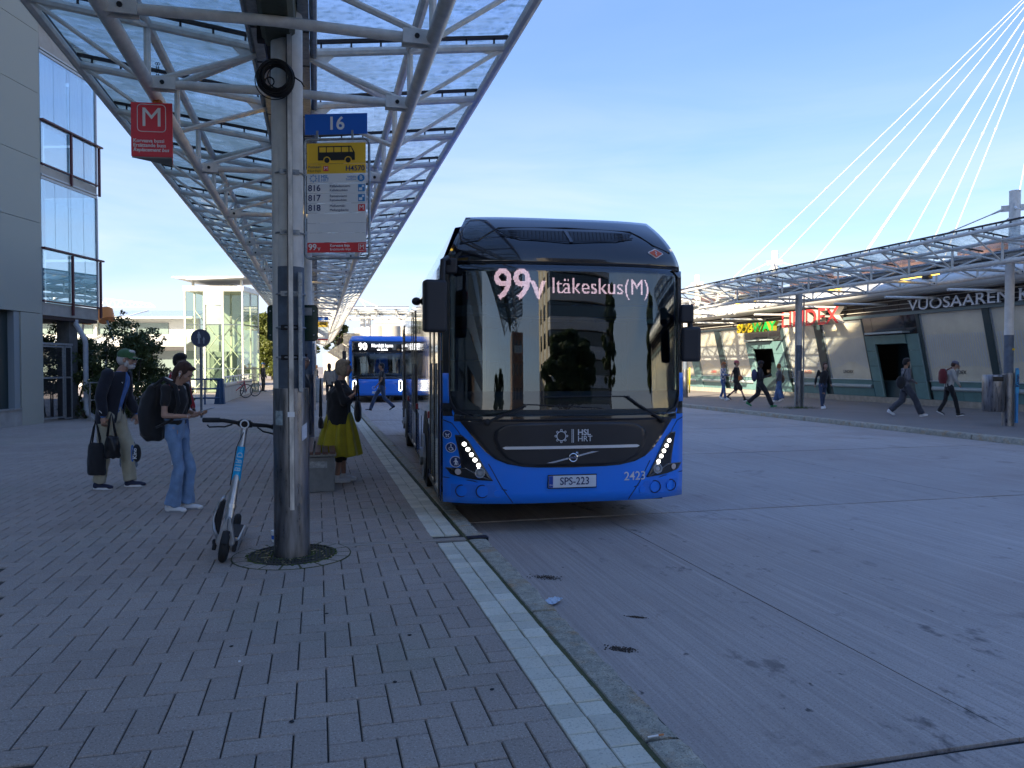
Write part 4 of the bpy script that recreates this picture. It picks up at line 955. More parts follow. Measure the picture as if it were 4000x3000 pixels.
def curtain(y0,y1,z0,z1,sway,nm='curtain'):
    b=MB(); n=40; vs=[]
    for i in range(n+1):
        f=i/n
        for j in range(7):
            h=j/6; y=y0+(y1-y0)*f*(1-sway*(1-h)*.0)+sway*(1-h)*(f); vs.append((-.10+.03*math.sin(f*40+3*noise.noise(Vector((f*5,h,2))))+.02*noise.noise(Vector((f*9,h*3,5))),y,z0+(z1-z0)*h))
    b.add(vs,[(i*7+j,(i+1)*7+j,(i+1)*7+j+1,i*7+j+1) for i in range(n) for j in range(6)]); ob(nm,b,M_curt,LB,smooth='all')
curtain(.05,1.30,8.1,9.97,0); curtain(1.50,BY-.1,7.1,9.97,-.0); curtain(.05,.30,4.7,6.6,0)
ob('slab_top',MB().box((-3.2,.0,10.12),(0,BY,10.75)),M_slab,LB); ob('top_rail',MB().box((-.03,0,10.75),(.06,BY,10.80)),M_brown,LB)
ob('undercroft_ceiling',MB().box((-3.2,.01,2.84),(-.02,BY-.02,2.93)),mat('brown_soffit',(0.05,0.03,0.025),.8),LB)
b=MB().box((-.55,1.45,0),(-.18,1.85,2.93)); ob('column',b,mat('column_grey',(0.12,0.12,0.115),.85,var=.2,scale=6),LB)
M_gal2=mat('gate_galvanised',(0.30,0.31,0.31),.5,metal=.4,var=.2,scale=20)
gt=thing('gate','galvanised mesh gate under the balcony between pier and column','gate',tuple(LB.matrix_basis@Vector((-.10,0,0))),HEAD(2.2))
def fr(b,y0,y1,z0,z1,w=.045,x=0):
    b.box((x-.02,y0,z0),(x+.02,y0+w,z1)).box((x-.02,y1-w,z0),(x+.02,y1,z1)).box((x-.02,y0+w,z0),(x+.02,y1-w,z0+w)).box((x-.02,y0+w,z1-w),(x+.02,y1-w,z1))
b=MB(); fr(b,.06,1.03,.08,2.12); b.box((-.02,.10,1.20),(.02,.99,1.25)); ob('gate_frame',b,M_gal2,gt)
b=MB(); fr(b,1.08,1.42,.03,2.12); b.box((-.02,1.1,1.20),(.02,1.4,1.25)); ob('side_frame',b,M_gal2,gt)
ob('gate_header',MB().box((-.03,.0,2.14),(.03,1.45,2.20)),M_gal2,gt)
def meshwire(y0,y1,z0,z1,p,w):
    b=MB(); y=y0
    while y<y1: b.box((-.004,y,z0),(.004,y+w,z1)); y+=p
    z=z0
    while z<z1: b.box((-.003,y0,z),(.003,y1,z+w)); z+=p
    return b
ob('wire_mesh',meshwire(.10,.99,1.25,2.08,.045,.008),M_bmat,gt,kind='stuff'); ob('wire_mesh',meshwire(.10,.99,.12,1.2,.036,.010),M_bmat,gt,kind='stuff'); ob('wire_mesh',meshwire(1.12,1.38,.08,2.08,.036,.012),M_bmat,gt,kind='stuff')
o=LB.matrix_basis
ob('downpipe',MB().tube([(-.05,1.56,2.9),(-.05,1.56,2.78),(.02,1.60,2.62),(.11,1.72,2.35),(.12,1.75,2.2),(.12,1.75,.28),(.14,1.77,.16),(.25,1.90,.05)],.072,14),[mat('downpipe_white',(0.42,0.44,0.46),.5,var=.15,scale=5)],loc=tuple(LB.location),rot=(0,0,HEAD(2.2)),smooth=True,label='white rainwater downpipe with kinked top and spout at the balcony column',cat='downpipe')
# taller block behind the camera: shades the whole forecourt
bs=thing('apartment_block','tall grey apartment block behind the forecourt on the left','building',(0,0,0),-TH)
ob('block_wall',MB().box((-46,-46,0),(-13.2,-14.6,31)),M_panel,bs)
for fl in range(9):
    ob('window_band',MB().box((-13.18,-44,2+3.3*fl),(-13.12,-16,3.5+3.3*fl)),mat('window_dark',(0.02,0.025,0.03),.06,coat=1),bs)
    ob('window_band',MB().box((-45,-14.58,2+3.3*fl),(-14,-14.5,3.5+3.3*fl)),mat('window_dark',(0.02,0.025,0.03),.06,coat=1),bs)
# ================================================================== BUSES
M_bblue=mat('bus_blue_paint',(0.004,0.19,0.80),.28,coat=1.0,var=.03,scale=1.5)
M_bblue2=mat('bus_blue_paint_dusty',(0.006,0.18,0.72),.40,coat=.6,var=.08,scale=2)
M_gloss=mat('gloss_black',(0.006,0.006,0.008),.12,coat=1.0)
M_satin=mat('satin_black',(0.012,0.012,0.016),.38,coat=.25,var=.2,scale=4)
M_lensl=mat('lamp_lens',(0.35,0.37,0.38),.15,metal=.6)
M_led=mat('lit_led',(1,1,1),.3,emit=(1,.96,.88),estr=2.2)
M_chrome=mat('chrome',(0.75,0.76,0.78),.12,metal=1.0)
M_tyre=mat('tyre',(0.015,0.015,0.016),.85,bump=.2); M_rim=mat('wheel_rim',(0.25,0.26,0.27),.4,metal=.8)
M_sideg=mat('side_window_black',(0.008,0.010,0.012),.05,coat=.35,spec=.6,bump=.25,bscale=1.1)
def glassmat(name,fac,tint):
    m=bpy.data.materials.new(name); m.use_nodes=True; t=m.node_tree; t.nodes.clear(); o=N(t,'ShaderNodeOutputMaterial'); tr=N(t,'ShaderNodeBsdfTransparent'); tr.inputs[0].default_value=(*tint,1)
    gl=N(t,'ShaderNodeBsdfGlossy'); gl.inputs['Roughness'].default_value=.0; gl.inputs[0].default_value=(.92,.96,1,1); mx=N(t,'ShaderNodeMixShader'); t.links.new(schlick(t,fac),mx.inputs[0]); t.links.new(tr.outputs[0],mx.inputs[1]); t.links.new(gl.outputs[0],mx.inputs[2]); t.links.new(mx.outputs[0],o.inputs[0]); return m
M_wind=glassmat('windscreen_glass',.09,(.50,.56,.56)); M_wind2=glassmat('clear_windscreen',.05,(.80,.85,.85))
class Front:
    def __init__(s,HWd=1.275,ztop=3.24,corner=.25,lean=.04,zl=1.1,zroof=2.72,rb=.45,wtop=1.02): s.w,s.zt,s.c,s.l,s.zl,s.zr,s.rb,s.wt=HWd,ztop,corner,lean,zl,zroof,rb,wtop
    def W(s,z):
        if z<=s.zr: return s.w-.0*(z)
        q=min(1,(z-s.zr)/(s.zt-s.zr)); return s.w+(s.wt-s.w)*q**1.1
    def F(s,x,z):
        y=s.c*min(1,abs(x)/s.w)**3.6+max(0,z-s.zl)*s.l
        if z>s.zr: y+=((z-s.zr)/(s.zt-s.zr))**2*s.rb
        if z<.55: y+=(.55-z)*.06
        return y
    def grid(s,rows,off=0.0,th=.012,nx=26,b=None):
        b=b or MB(); k=nx+1; vs=[]
        for z,xl,xr in rows:
            for i in range(k):
                x=xl+(xr-xl)*i/nx; vs.append((x,s.F(x,z)-off,z))
        n=len(rows); fs=[(j*k+i,j*k+i+1,(j+1)*k+i+1,(j+1)*k+i) for j in range(n-1) for i in range(nx)]
        bk=[(x,y+th,z) for x,y,z in vs]; o=len(vs); fs+=[tuple(q+o for q in reversed(f)) for f in fs]
        for i in range(nx): fs.append((i+1,i,i+o,i+1+o)); a=(n-1)*k+i; fs.append((a,a+1,a+1+o,a+o))
        for j in range(n-1): fs.append((j*k,(j+1)*k,(j+1)*k+o,j*k+o)); a=j*k+nx; fs.append((a+k,a,a+o,a+k+o))
        return b.add(vs+bk,fs)
    def poly(s,pts,off=0.0,th=.012,n=18,nx=10,b=None):
        zs=[p[1] for p in pts]; z0,z1=min(zs),max(zs); rows=[]
        for i in range(n+1):
            z=z0+(z1-z0)*(i/n*.998+.001); xs=[]
            for (xa,za),(xb,zb) in zip(pts,pts[1:]+pts[:1]):
                if (za-z)*(zb-z)<0: xs.append(xa+(xb-xa)*(z-za)/(zb-za))
            if len(xs)>=2: rows.append((z,min(xs),max(xs)))
        return s.grid(rows,off,th,nx,b)
    def disc(s,c,r,off,th=.006,n=24,b=None):
        b=b or MB(); vs=[(c[0],s.F(*c)-off,c[1])]+[(c[0]+r*math.cos(2*math.pi*i/n),s.F(c[0]+r*math.cos(2*math.pi*i/n),c[1]+r*math.sin(2*math.pi*i/n))-off,c[1]+r*math.sin(2*math.pi*i/n)) for i in range(n)]
        o=n+1; return b.add(vs+[(x,y+th,z) for x,y,z in vs[1:]],[(0,i,i%n+1) for i in range(1,n+1)]+[(i,i+n,i%n+1+n,i%n+1) for i in range(1,n+1)])
    def line(s,pts,off,r,b=None,n=6):
        b=b or MB(); return b.tube([(x,s.F(x,z)-off,z) for x,z in pts],r,n)
def wheel(t,x,y,r=.48,side=-1):
    b=MB(); b.tube([(x,y,r),(x-side*.28,y,r)],r,28); ty=ob('wheel',b,M_tyre,t,smooth=True)
    b=MB().disc((x+side*.012 if side>0 else x-.012,y,r),.30,'x',.02,24); ob('rim',b,M_rim,ty); b=MB()
    b.tube([(x+side*.01,y,r),(x+side*.07,y,r)],.12,16)
    for q in range(10): b.tube([(x+side*.01,y+.21*math.cos(q*.628),r+.21*math.sin(q*.628)),(x+side*.035,y+.21*math.cos(q*.628),r+.21*math.sin(q*.628))],.016,6)
    ob('hub',b,M_rim,ty)
F1=Front()
Zc=7.69; Xc=.604; u_,t_=cw(Xc,Zc); B1=thing('city_bus','blue city bus with black front standing at the kerb, its sign reading 99v','bus',(u_,t_,-.12),HEAD(-10.15))
M1=Matrix.Translation((u_,t_,-.12))@Matrix.Rotation(HEAD(-10.15),4,'Z'); M1i=M1.inverted()
def fr1(px,py):      # photograph pixel -> (x, z) on the bus front
    y=.05
    for _ in range(8):
        o_=M1i@Vector((0,0,CAMH)); p=M1i@D(px,py,5.0); d=p-o_; k=(y-o_.y)/d.y; q=o_+d*k; y=F1.F(q.x,q.z)
    return (q.x,q.z)
c5=lambda cx,cy: fr1(1550+.7837*cx,800+.7837*cy)
def sidebody(t,Fr,L,zb,zs,blue,roofz,roofw,y0=.30):
    prof=[(-Fr.w,zb),(-Fr.w,zs),(-Fr.w+.05,zs+.12),(-roofw-.03,roofz-.04),(-roofw+.12,roofz),(roofw-.12,roofz),(roofw+.03,roofz-.04),(Fr.w-.05,zs+.12),(Fr.w,zs),(Fr.w,zb)]
    n=len(prof); vs=[]; 
    secs=[(y0,1.0),(y0+.6,1.0),(L-.3,1.0),(L,.97)]
    for q_,(y,s_) in enumerate(secs): vs+=[(x*s_,y+(0 if q_>1 else (.04+Fr.rb*((z-Fr.zr)/(Fr.zt-Fr.zr))**2 if z>Fr.zr else 0)),z) for x,z in prof]
    fs=[(a*n+i,a*n+(i+1)%n,(a+1)*n+(i+1)%n,(a+1)*n+i) for a in range(3) for i in range(n-1)]
    fs+=[tuple(range(3*n,4*n))]
    return ob('body',MB().add(vs,fs),blue,t,smooth=True)
sidebody(B1,F1,12.1,.28,2.72,M_bblue,3.20,1.06,.46)
# front skin
Z=lambda a,c,n: [a+(c-a)*i/n for i in range(n+1)]
ob('front_shell',F1.grid([(z,-F1.W(z),F1.W(z)) for z in Z(.30,1.35,10)],0,.05),M_bblue,B1,smooth='all')
hwm=[(.655,.0),(.66,.35),(.67,.50),(.70,.66),(.75,.78),(.82,.87),(.90,.94),(1.0,1.02),(1.1,1.10),(1.2,1.165),(1.30,1.215),(1.42,1.245)]
ob('lower_mask',F1.grid([(z,-w,w) for z,w in hwm],.010,.012,34),M_satin,B1,smooth='all')
# raised centre panel of the mask with its lower edge
hw2=[(.672,.30),(.70,.55),(.76,.68),(.85,.76),(.95,.80),(1.03,.78),(1.08,.70),(1.105,.52)]
ob('grille_panel',F1.grid([(z,-w,w) for z,w in hw2],.022,.013,30),M_satin,B1,smooth='all')
ob('cowl_groove',F1.line([(-.95,1.10),(-.6,1.135),(0,1.145),(.6,1.135),(.95,1.10)],.012,.006),M_black,B1)
# pillars and forehead
def arc_rows(): 
    rows=[]
    for z in Z(1.17,2.68,22):
        w=1.212
        if z<1.40: w=1.212-.20*(1-math.sqrt(max(0,1-((1.40-z)/.23)**2)))
        if z>2.60: w=1.212-.08*(1-math.sqrt(max(0,1-((z-2.60)/.08)**2)))
        rows.append((z,-w,w))
    return rows
rows=arc_rows()
for s_ in (-1,1):
    rr_=[(z,min(s_*(w_-.0),s_*F1.W(z)),max(s_*(w_-.0),s_*F1.W(z))) for z,_,w_ in rows]
    ob('pillar',F1.grid(rr_,.0,.06,8),M_gloss,B1,smooth='all')
    ob('side_lip',F1.grid([(z,*sorted((s_*1.215,s_*1.277))) for z in Z(1.30,1.60,4)],.012,.02,4),M_bblue,B1,smooth='all')
ob('cowl',F1.grid([(z,-1.17,1.17) for z in Z(1.12,1.19,3)],.012,.03,30),M_gloss,B1,smooth='all')
ob('windscreen',F1.grid(rows,.014,.006,40),M_wind,B1,smooth='all')
# sealing edge of the glass
ob('windscreen_seal',F1.line([(-w,z) for z,_,w in rows[::-1]]+[(w,z) for z,_,w in rows],.016,.007),M_black,B1)
ob('forehead',F1.grid([(z,-F1.W(z)*.975,F1.W(z)*.975) for z in Z(2.68,3.235,12)],.006,.05,34),M_gloss,B1,smooth='all')
ob('brow_line',F1.line([(-1.10,2.90),(-.92,2.93),(-.80,3.02),(-.70,3.08),(0,3.10),(.70,3.08),(.80,3.02),(.92,2.93),(1.12,2.86)],.010,.008),M_black,B1)
vent=[(-.72,3.06),(.72,3.06),(.62,2.985),(.40,2.95),(0,2.935),(-.40,2.95),(-.62,2.985)]
ob('vent_recess',F1.poly(vent,.012,.01,10,20),M_black,B1)
b=MB(); 
for q in range(34):
    x=-.66+q*.04; zt=3.05; zb_=2.96+.03*abs(x)/.66 if abs(x)>.4 else 2.955
    F1.line([(x,zb_),(x+.015,zt)],.018,.003,b,4)
for q in range(5): F1.line([(-.60,2.965+.02*q),(.60,2.965+.02*q)],.018,.0025,b,4)
ob('vent_mesh',b,M_bmat,B1,kind='stuff'); ob('vent_divider',F1.poly([(-.035,3.07),(.0,3.07),(.04,2.93),(.005,2.93)],.024,.012,6,3),mat('vent_grey',(0.06,0.065,0.08),.3,coat=.5),B1)
ob('vent_lip',F1.line([(-.70,3.00),(-.5,2.955),(0,2.925),(.5,2.955),(.70,3.00)],.022,.006),M_satin,B1)
# headlights
for s_ in (-1,1):
    q=lambda pts:[(s_*x,z) for x,z in pts]
    hp=q([(-1.165,.985),(-1.10,.985),(-1.03,.93),(-.80,.53),(-1.05,.56),(-1.10,.62),(-1.115,.75)])
    ob('headlight',F1.poly(hp,.012,.012,22,8),M_gloss,B1,smooth='all')
    ob('headlight',F1.poly(q([(-1.255,.655),(-1.06,.655),(-.80,.53),(-1.0,.545),(-1.20,.585)]),.0125,.012,10,8),M_gloss,B1,smooth='all')
    for i in range(5): ob('led',F1.disc((s_*(-1.075+.034*i),.895-.052*i),.020,.022,.008),M_led,B1)
    ob('lamp_lens',F1.disc((s_*-.925,.612),.045,.022,.01),M_lensl,B1); ob('lamp_rim',MB().torus((s_*-.925,F1.F(-.925,.612)-.024,.612),.046,.006,'y',24,6),M_chrome,B1); ob('lamp_reflector',F1.disc((s_*-.925,.612),.022,.028,.005),M_chrome,B1)
    ob('indicator',F1.disc((s_*-1.135,.618),.030,.022,.008),mat('indicator_pink',(0.5,0.42,0.40),.2),B1)
    for x,r_ in ((-1.10,.052),(-.90,.056)):
        ob('fog_lamp_cover',F1.disc((s_*x,.425),r_,.016,.02),M_bblue,B1); ob('fog_lamp_ring',MB().torus((s_*x,F1.F(x,.425)-.008,.425),r_+.006,.006,'y',24,6),mat('seam_dark_blue',(0.004,0.02,0.10),.5),B1)
    ob('sensor',F1.disc((s_*-.755,.405),.034,.010,.01),M_bblue,B1)
    M_seam=mat('seam_dark_blue',(0.004,0.02,0.10),.5)
    for ln in ([(-.84,.70),(-.72,.48),(-.60,.31)],[(-1.27,.555),(-1.0,.53),(-.66,.435)],[(-1.27,1.13),(-1.19,1.10),(-1.13,1.02),(-.80,.53)]): ob('body_seam',F1.line(q(ln),.0,.0055),M_seam,B1)
    # recess shade round the fog lamps, put into a darker blue patch
    ob('fog_recess_shade',F1.poly(q([(-1.20,.49),(-.78,.49),(-.72,.36),(-1.20,.36)]),.003,.006,6,8),mat('bus_blue_shadow',(0.015,0.17,0.68),.35,coat=.8),B1)
ob('trim_bar',F1.poly([(-.71,.862),(-.68,.846),(.68,.846),(.71,.862),(.68,.874),(-.68,.874)],.036,.012,5,30),mat('satin_silver',(0.62,0.64,0.68),.3,metal=.6),B1)
ob('diagonal_bar',F1.poly([(-.27,.705),(-.20,.705),(.27,.815),(.20,.815)],.034,.008,8,4),M_chrome,B1)
ob('badge_ring',MB().torus((0,F1.F(0,.757)-.040,.757),.040,.0075,'y',30,8),M_chrome,B1); b=MB(); put_text(b,'VOLVO',facing((0,F1.F(0,.757)-.052,.757)),.024,align='CENTER',ext=.001); ob('badge_lettering',b,M_chrome,B1)
ob('badge_band',MB().box((-.040,F1.F(0,.757)-.048,.747),(.040,F1.F(0,.757)-.044,.767)),M_navy,B1)
b=MB(); b.tube([(.026,-.045+F1.F(0,.757)+.005,.785),(.046,F1.F(0,.757)-.040,.806)],.006,6); b.tube([(.026,F1.F(0,.757)-.040,.808),(.048,F1.F(0,.757)-.040,.808),(.048,F1.F(0,.757)-.040,.786)],.006,6); ob('badge_arrow',b,M_chrome,B1)
M_pw=mat('print_pale',(0.62,0.64,0.68),.4)
b=MB(); sunburst(b,(-.118,.972),.046,lambda x,y:(x,F1.F(x,y)-.026,y)); ob('operator_emblem',b,M_pw,B1)
b=MB().box((-.012,F1.F(0,.97)-.028,.905),(-.006,F1.F(0,.97)-.024,1.04)).box((.003,F1.F(0,.97)-.028,.905),(.009,F1.F(0,.97)-.024,1.04)); ob('emblem_bars',b,M_pw,B1)
def ftxt(nm,s,x,z,size,m,off=.026,align='CENTER',Fr=F1,par=B1,**k):
    b=MB(); vs,fs=text_mesh(s,size,ext=.001,align=align,**k); b.add([(x+a,Fr.F(x+a,z+c)-off-d,z+c) for a,c,d in vs],[tuple(reversed(f)) for f in fs]); return ob(nm,fixm(b),m,par) if False else ob(nm,b,m,par,fix=True)
ftxt('lettering','HSL',.048,1.004,.082,M_pw,align='LEFT',offset=.0015); ftxt('lettering','HRT',.048,.940,.080,M_pw,align='LEFT')
# plate
ob('number_plate',F1.poly([(-.245,.455),(.245,.455),(.245,.575),(-.245,.575)],.020,.012,4,12),mat('plate_white',(0.62,0.66,0.72),.4),B1,bevel=.002)
ob('plate_frame',F1.line([(-.25,.45),(.25,.45),(.25,.58),(-.25,.58),(-.25,.45)],.014,.006),M_black,B1); ob('plate_band',F1.poly([(-.243,.457),(-.200,.457),(-.200,.573),(-.243,.573)],.0215,.004,3,2),mat('plate_blue',(0.01,0.06,0.35),.4),B1)
ftxt('plate_number','SPS-223',.022,.515,.108,M_navy,.0225,sx=.88,offset=.0008); ftxt('plate_country','FIN',-.222,.482,.022,M_pw,.0265)
ftxt('fleet_number','2423',.668,.545,.125,M_pw,.006,sx=.98,offset=.0006)
ob('warning_diamond',F1.poly([(.83,2.845),(.935,2.895),(1.04,2.845),(.935,2.785)],.012,.006,8,6),mat('diamond_white',(0.6,0.55,0.5),.4),B1)
ob('diamond_face',F1.poly([(.85,2.845),(.935,2.882),(1.02,2.845),(.935,2.797)],.0165,.005,8,6),mat('diamond_orange',(0.55,0.09,0.03),.4),B1)
ob('diamond_bolt',F1.line([(.925,2.866),(.945,2.848),(.928,2.842),(.942,2.818)],.020,.005,n=5),M_pw,B1)
# accessibility stickers
for i,((cx,cz),r_) in enumerate((( (-1.235,.985),.042),((-1.20,.855),.050),((-1.155,.715),.056))):
    ob('sticker',F1.disc((cx,cz),r_,.006,.005),M_pw,B1); ob('sticker_field',F1.disc((cx,cz),r_*.88,.0075,.003),M_navy,B1)
    b=MB(); L_=lambda p,r: F1.line([(cx+a*r_,cz+c*r_) for a,c in p],.011,r*r_,b,5)
    if i==2: F1.disc((cx,cz+r_*.5),r_*.16,.012,.003,b=b); L_([(0,.3),(0,-.1)],.17); L_([(-.02,-.1),(-.16,-.62)],.09); L_([(.05,-.1),(.16,-.62)],.09); L_([(-.05,.28),(-.34,-.05)],.07); L_([(.05,.28),(.32,0),(.40,-.6)],.06)
    elif i==1: F1.disc((cx,cz+r_*.55),r_*.14,.012,.003,b=b); L_([(0,.4),(0,0),(.3,-.05),(.42,-.5)],.1); L_([(.35*math.cos(a*.4+2.2)-.05,.35*math.sin(a*.4+2.2)-.2) for a in range(11)],.07)
    else: L_([(-.4,.3),(-.25,-.1),(.3,-.1),(.45,.25)],.12); F1.disc((cx-r_*.2,cz-r_*.45),r_*.14,.012,.003,b=b); F1.disc((cx+r_*.25,cz-r_*.45),r_*.14,.012,.003,b=b)
    ob('sticker_symbol',b,M_pw,B1)
# wipers
def wiper(pts,blade):
    b=MB(); b.tube([(x,F1.F(x,z)-.045,z) for x,z in pts],[.016,.011,.010][:len(pts)] if len(pts)<=3 else .011,8); b.tube([(x,F1.F(x,z)-.030,z) for x,z in blade],.007,6); b.ell((pts[0][0],F1.F(*pts[0])-.04,pts[0][1]),(.035,.03,.035),10,6); return ob('wiper',b,M_bmat,B1,smooth=True)
wiper([(-.86,1.115),(-.62,1.22),(-.48,1.275)],[(-.50,1.29),(-.15,1.275),(.30,1.245)])
wiper([(.98,1.115),(.72,1.26),(.56,1.365)],[(-.30,1.36),(.15,1.368),(.60,1.362)])
# interior that shows faintly through the glass
M_int=mat('interior_grey',(0.045,0.05,0.055),.8); 
ob('dashboard',MB().prism([(.34,1.12),(.42,1.26),(.80,1.30),(.95,1.05),(.95,.9),(.5,.9)],'x',-1.15,1.15),M_int,B1,fix=True)
ob('interior_floor',MB().box((-1.2,.6,.36),(1.2,11.8,.40)),M_int,B1); ob('interior_ceiling',MB().box((-1.1,.55,2.62),(1.1,11.8,2.66)),M_int,B1)
ob('driver_partition',MB().box((-.12,1.55,.9),(1.1,1.6,2.2)),M_int,B1); ob('driver_seat',MB().box((.42,1.15,1.0),(.92,1.30,1.85)).ell((.67,1.2,1.95),(.14,.07,.14),10,6),M_bmat,B1,bevel=.04)
b=MB().torus((.66,.86,1.37),.21,.016,'y',28,8); o=ob('steering_wheel',b,M_bmat,B1)
for x in (-.62,-.30): ob('handrail',MB().tube([(x,1.9,.5),(x,1.9,2.6)],.018,8),mat('rail_yellow_grey',(0.45,0.42,0.25),.4),B1)
for q in range(8):
    for x in (-.75,.75): ob('passenger_seat',MB().box((x-.40,3.2+.95*q,.75),(x+.40,3.3+.95*q,1.75)),mat('seat_blue',(0.02,0.05,0.14),.8),B1,bevel=.03)
ob('blind',F1.grid([(z,-1.14,1.14) for z in Z(2.17,2.28,2)],-.06,.006,20),mat('blind_grey',(0.10,0.12,0.13),.6),B1)
ob('blind_edge',F1.line([(-1.05,2.20),(-.85,2.20),(-.80,2.16),(0,2.145),(.8,2.155),(1.1,2.165)],-.035,.005),mat('blind_edge',(0.30,0.33,0.35),.5),B1)
ob('ticket_notice',MB().box((-.55,.22,1.80),(-.47,.225,1.88)),M_txtwhite,B1)
# driver glimpsed at the right
ob('windscreen_notice',F1.poly([(.82,2.11),(.95,2.11),(.95,2.15),(.82,2.15)],-.03,.004,3,3),mat('notice_cyan',(0.25,0.5,0.6),.4),B1)
# LED destination sign behind the glass
M_dot=mat('led_pink',(1,1,1),.5,emit=(1.0,.55,.66),estr=1.2)
def led(tx,x,z,size,pitch,Fr=F1,par=B1,back=.05,m=None,sx=1.0,**k):
    b=MB(); h=pitch*.36
    for a,c in text_dots(tx,size,pitch,align='LEFT',**k):
        a=a*sx; X=x+a; Z_=z+c; y=Fr.F(X,Z_)+back; b.add([(X-h,y,Z_-h),(X+h,y,Z_-h),(X+h,y,Z_+h),(X-h,y,Z_+h)],[(0,1,2,3)])
    return ob('led_text',b,m or M_dot,par,kind='stuff')
ob('display_panel',F1.grid([(z,-.92,.98) for z in Z(2.30,2.66,4)],-.062,.006,20),mat('display_black',(0.010,0.012,0.012),.5),B1)
led('99',-.775,2.475,.43,.0125,offset=.006,sx=.88); led('v',-.405,2.47,.40,.0125,offset=.005,sx=.9); led('Itäkeskus(M)',-.195,2.475,.235,.0112,sx=.88)
# mirrors
def rbox(nm,c,d,r,m,p,rz=0,rx=0): 
    o=ob(nm,MB().cbox(c,d,rz,rx),m,p); md=o.modifiers.new('bevel','BEVEL'); md.width=r; md.segments=4; md.limit_method='NONE'
    return o
M_plast=mat('mirror_plastic',(0.022,0.022,0.026),.55,bump=.05,bscale=200)
mc=M1i@D(1698,1196,7.35); rbox('mirror',tuple(mc),(.225,.13,.50),.035,M_plast,B1,.2)
ob('mirror_arm',MB().tube([(-1.20,.20,2.66),(-1.25,.02,2.72),(mc.x+.08,mc.y,2.68),(mc.x+.07,mc.y,mc.z+.2)],.028,8),M_plast,B1,smooth=True); rbox('mirror_joint',(-1.20,.16,2.66),(.12,.10,.15),.02,M_plast,B1)
mc=M1i@D(2697,1345,7.95); rbox('mirror',tuple(mc),(.20,.13,.36),.035,M_plast,B1,-.2); mc2=M1i@D(2682,1226,7.95); rbox('mirror',tuple(mc2),(.135,.10,.19),.025,M_plast,B1,-.2)
ob('mirror_arm',MB().tube([(1.24,.25,2.13),(mc2.x-.02,mc2.y+.02,mc2.z+.05),(mc2.x+.03,mc2.y,mc2.z-.02),(mc.x+.0,mc.y,mc.z+.15)],.025,8),M_plast,B1,smooth=True)
# sides
def sides(t,w,L,doors,wheels,zb=.95,zt=2.66):
    for s_ in (-1,1):
        x=s_*w; X=lambda d:(min(x,x+s_*d),max(x,x+s_*d))
        y=.50; 
        while y<L-1.2:
            y2=min(L-.5,y+1.55); a,c=X(.006)
            if s_>0 or not any(d0<y+.75<d1 for d0,d1 in doors): ob('side_window',MB().box((a,y+.012,zb),(c,y2-.012,zt)),M_sideg,t)
            y=y2
        if s_<0:
            for d0,d1 in doors:
                m_=(d0+d1)/2
                for e0,e1 in ((d0,m_-.01),(m_+.01,d1)):
                    o=ob('door',MB().box((-w-.010,e0+.03,.34),(-w+.0,e1-.03,2.50)),M_sideg,t)
                    b=MB(); 
                    for yy in (e0,e1-.045): b.box((-w-.018,yy,.30),(-w-.002,yy+.045,2.58))
                    b.box((-w-.0175,e0+.045,.30),(-w-.0025,e1-.045,.36)).box((-w-.0175,e0+.045,2.50),(-w-.0025,e1-.045,2.58)); ob('door_frame',b,M_satin,o)
                    ob('door_handrail',MB().tube([(-w-.03,e0+.08,.9),(-w-.03,e0+.08,1.7)],.012,6),M_galv,o)
        for yw in wheels:
            b=MB(); pts=[(yw+.60*math.cos(R(a)),.48+.60*math.sin(R(a))) for a in range(-10,191,10)]; b.prism(pts,'x',*X(.012)); ob('wheel_arch',b,M_bmat,t,fix=True); wheel(t,s_*(w+.016),yw,.48,s_)
        for q in range(int((L-1)/1.5)): ob('panel_gap',MB().box((X(.004)[0],.9+1.5*q,.30),(X(.004)[1],.912+1.5*q,zb)),M_black,t)
        ob('skirt_edge',MB().box((X(.008)[0],.5,.27),(X(.008)[1],L-.2,.31)),M_bmat,t)
sides(B1,1.275,12.1,[(.62,1.90),(5.2,6.5),(9.9,10.9)],[2.75,8.75])
for yy,zz in ((2.1,1.02),(4.9,.98),(8.1,.98)): ob('side_marker',MB().box((-1.30,yy,zz),(-1.27,yy+.09,zz+.09)),mat('marker_red',(0.35,0.03,0.03),.3),B1,bevel=.008)
ob('side_camera',MB().ell((-1.34,3.9,2.62),(.07,.09,.06),12,8),M_plast,B1); ob('door_camera',MB().cbox((-1.31,2.1,2.62),(.07,.18,.05)),M_plast,B1); ob('underfloor',MB().box((-1.15,.5,.22),(1.15,11.8,.35)),M_bmat,B1)
# ---------------------------------------------------------------- second bus
F2=Front(1.275,3.05,.20,.03,1.0,2.80,.25,1.13)
p2=cw((1475-2000)/3000*35.0,35.0); B2=thing('city_bus','blue city bus with white ring headlights approaching down the lane, its sign reading 90','bus',(p2[0],p2[1],-.12),HEAD(-11.5))
sidebody(B2,F2,12,.28,2.66,M_bblue,3.04,1.12,.26)
ob('front_shell',F2.grid([(z,-F2.W(z),F2.W(z)) for z in Z(.32,1.10,6)],0,.05,20),M_bblue,B2,smooth='all')
for s_ in (-1,1): ob('pillar',F2.grid([(z,*sorted((s_*1.15,s_*1.275))) for z in Z(1.10,2.80,8)],0,.06,6),M_bblue,B2,smooth='all')
ob('roof_front',F2.grid([(z,-F2.W(z),F2.W(z)) for z in Z(2.80,3.05,6)],0,.05,20),M_bblue,B2,smooth='all')
ob('destination_window',F2.grid([(z,-1.14,1.14) for z in Z(2.28,2.80,4)],-.0,.01,20),M_gloss,B2,smooth='all')
ob('windscreen',F2.grid([(z,-1.14,1.14) for z in Z(1.18,2.28,6)],-.0,.008,20),M_wind2,B2,smooth='all')
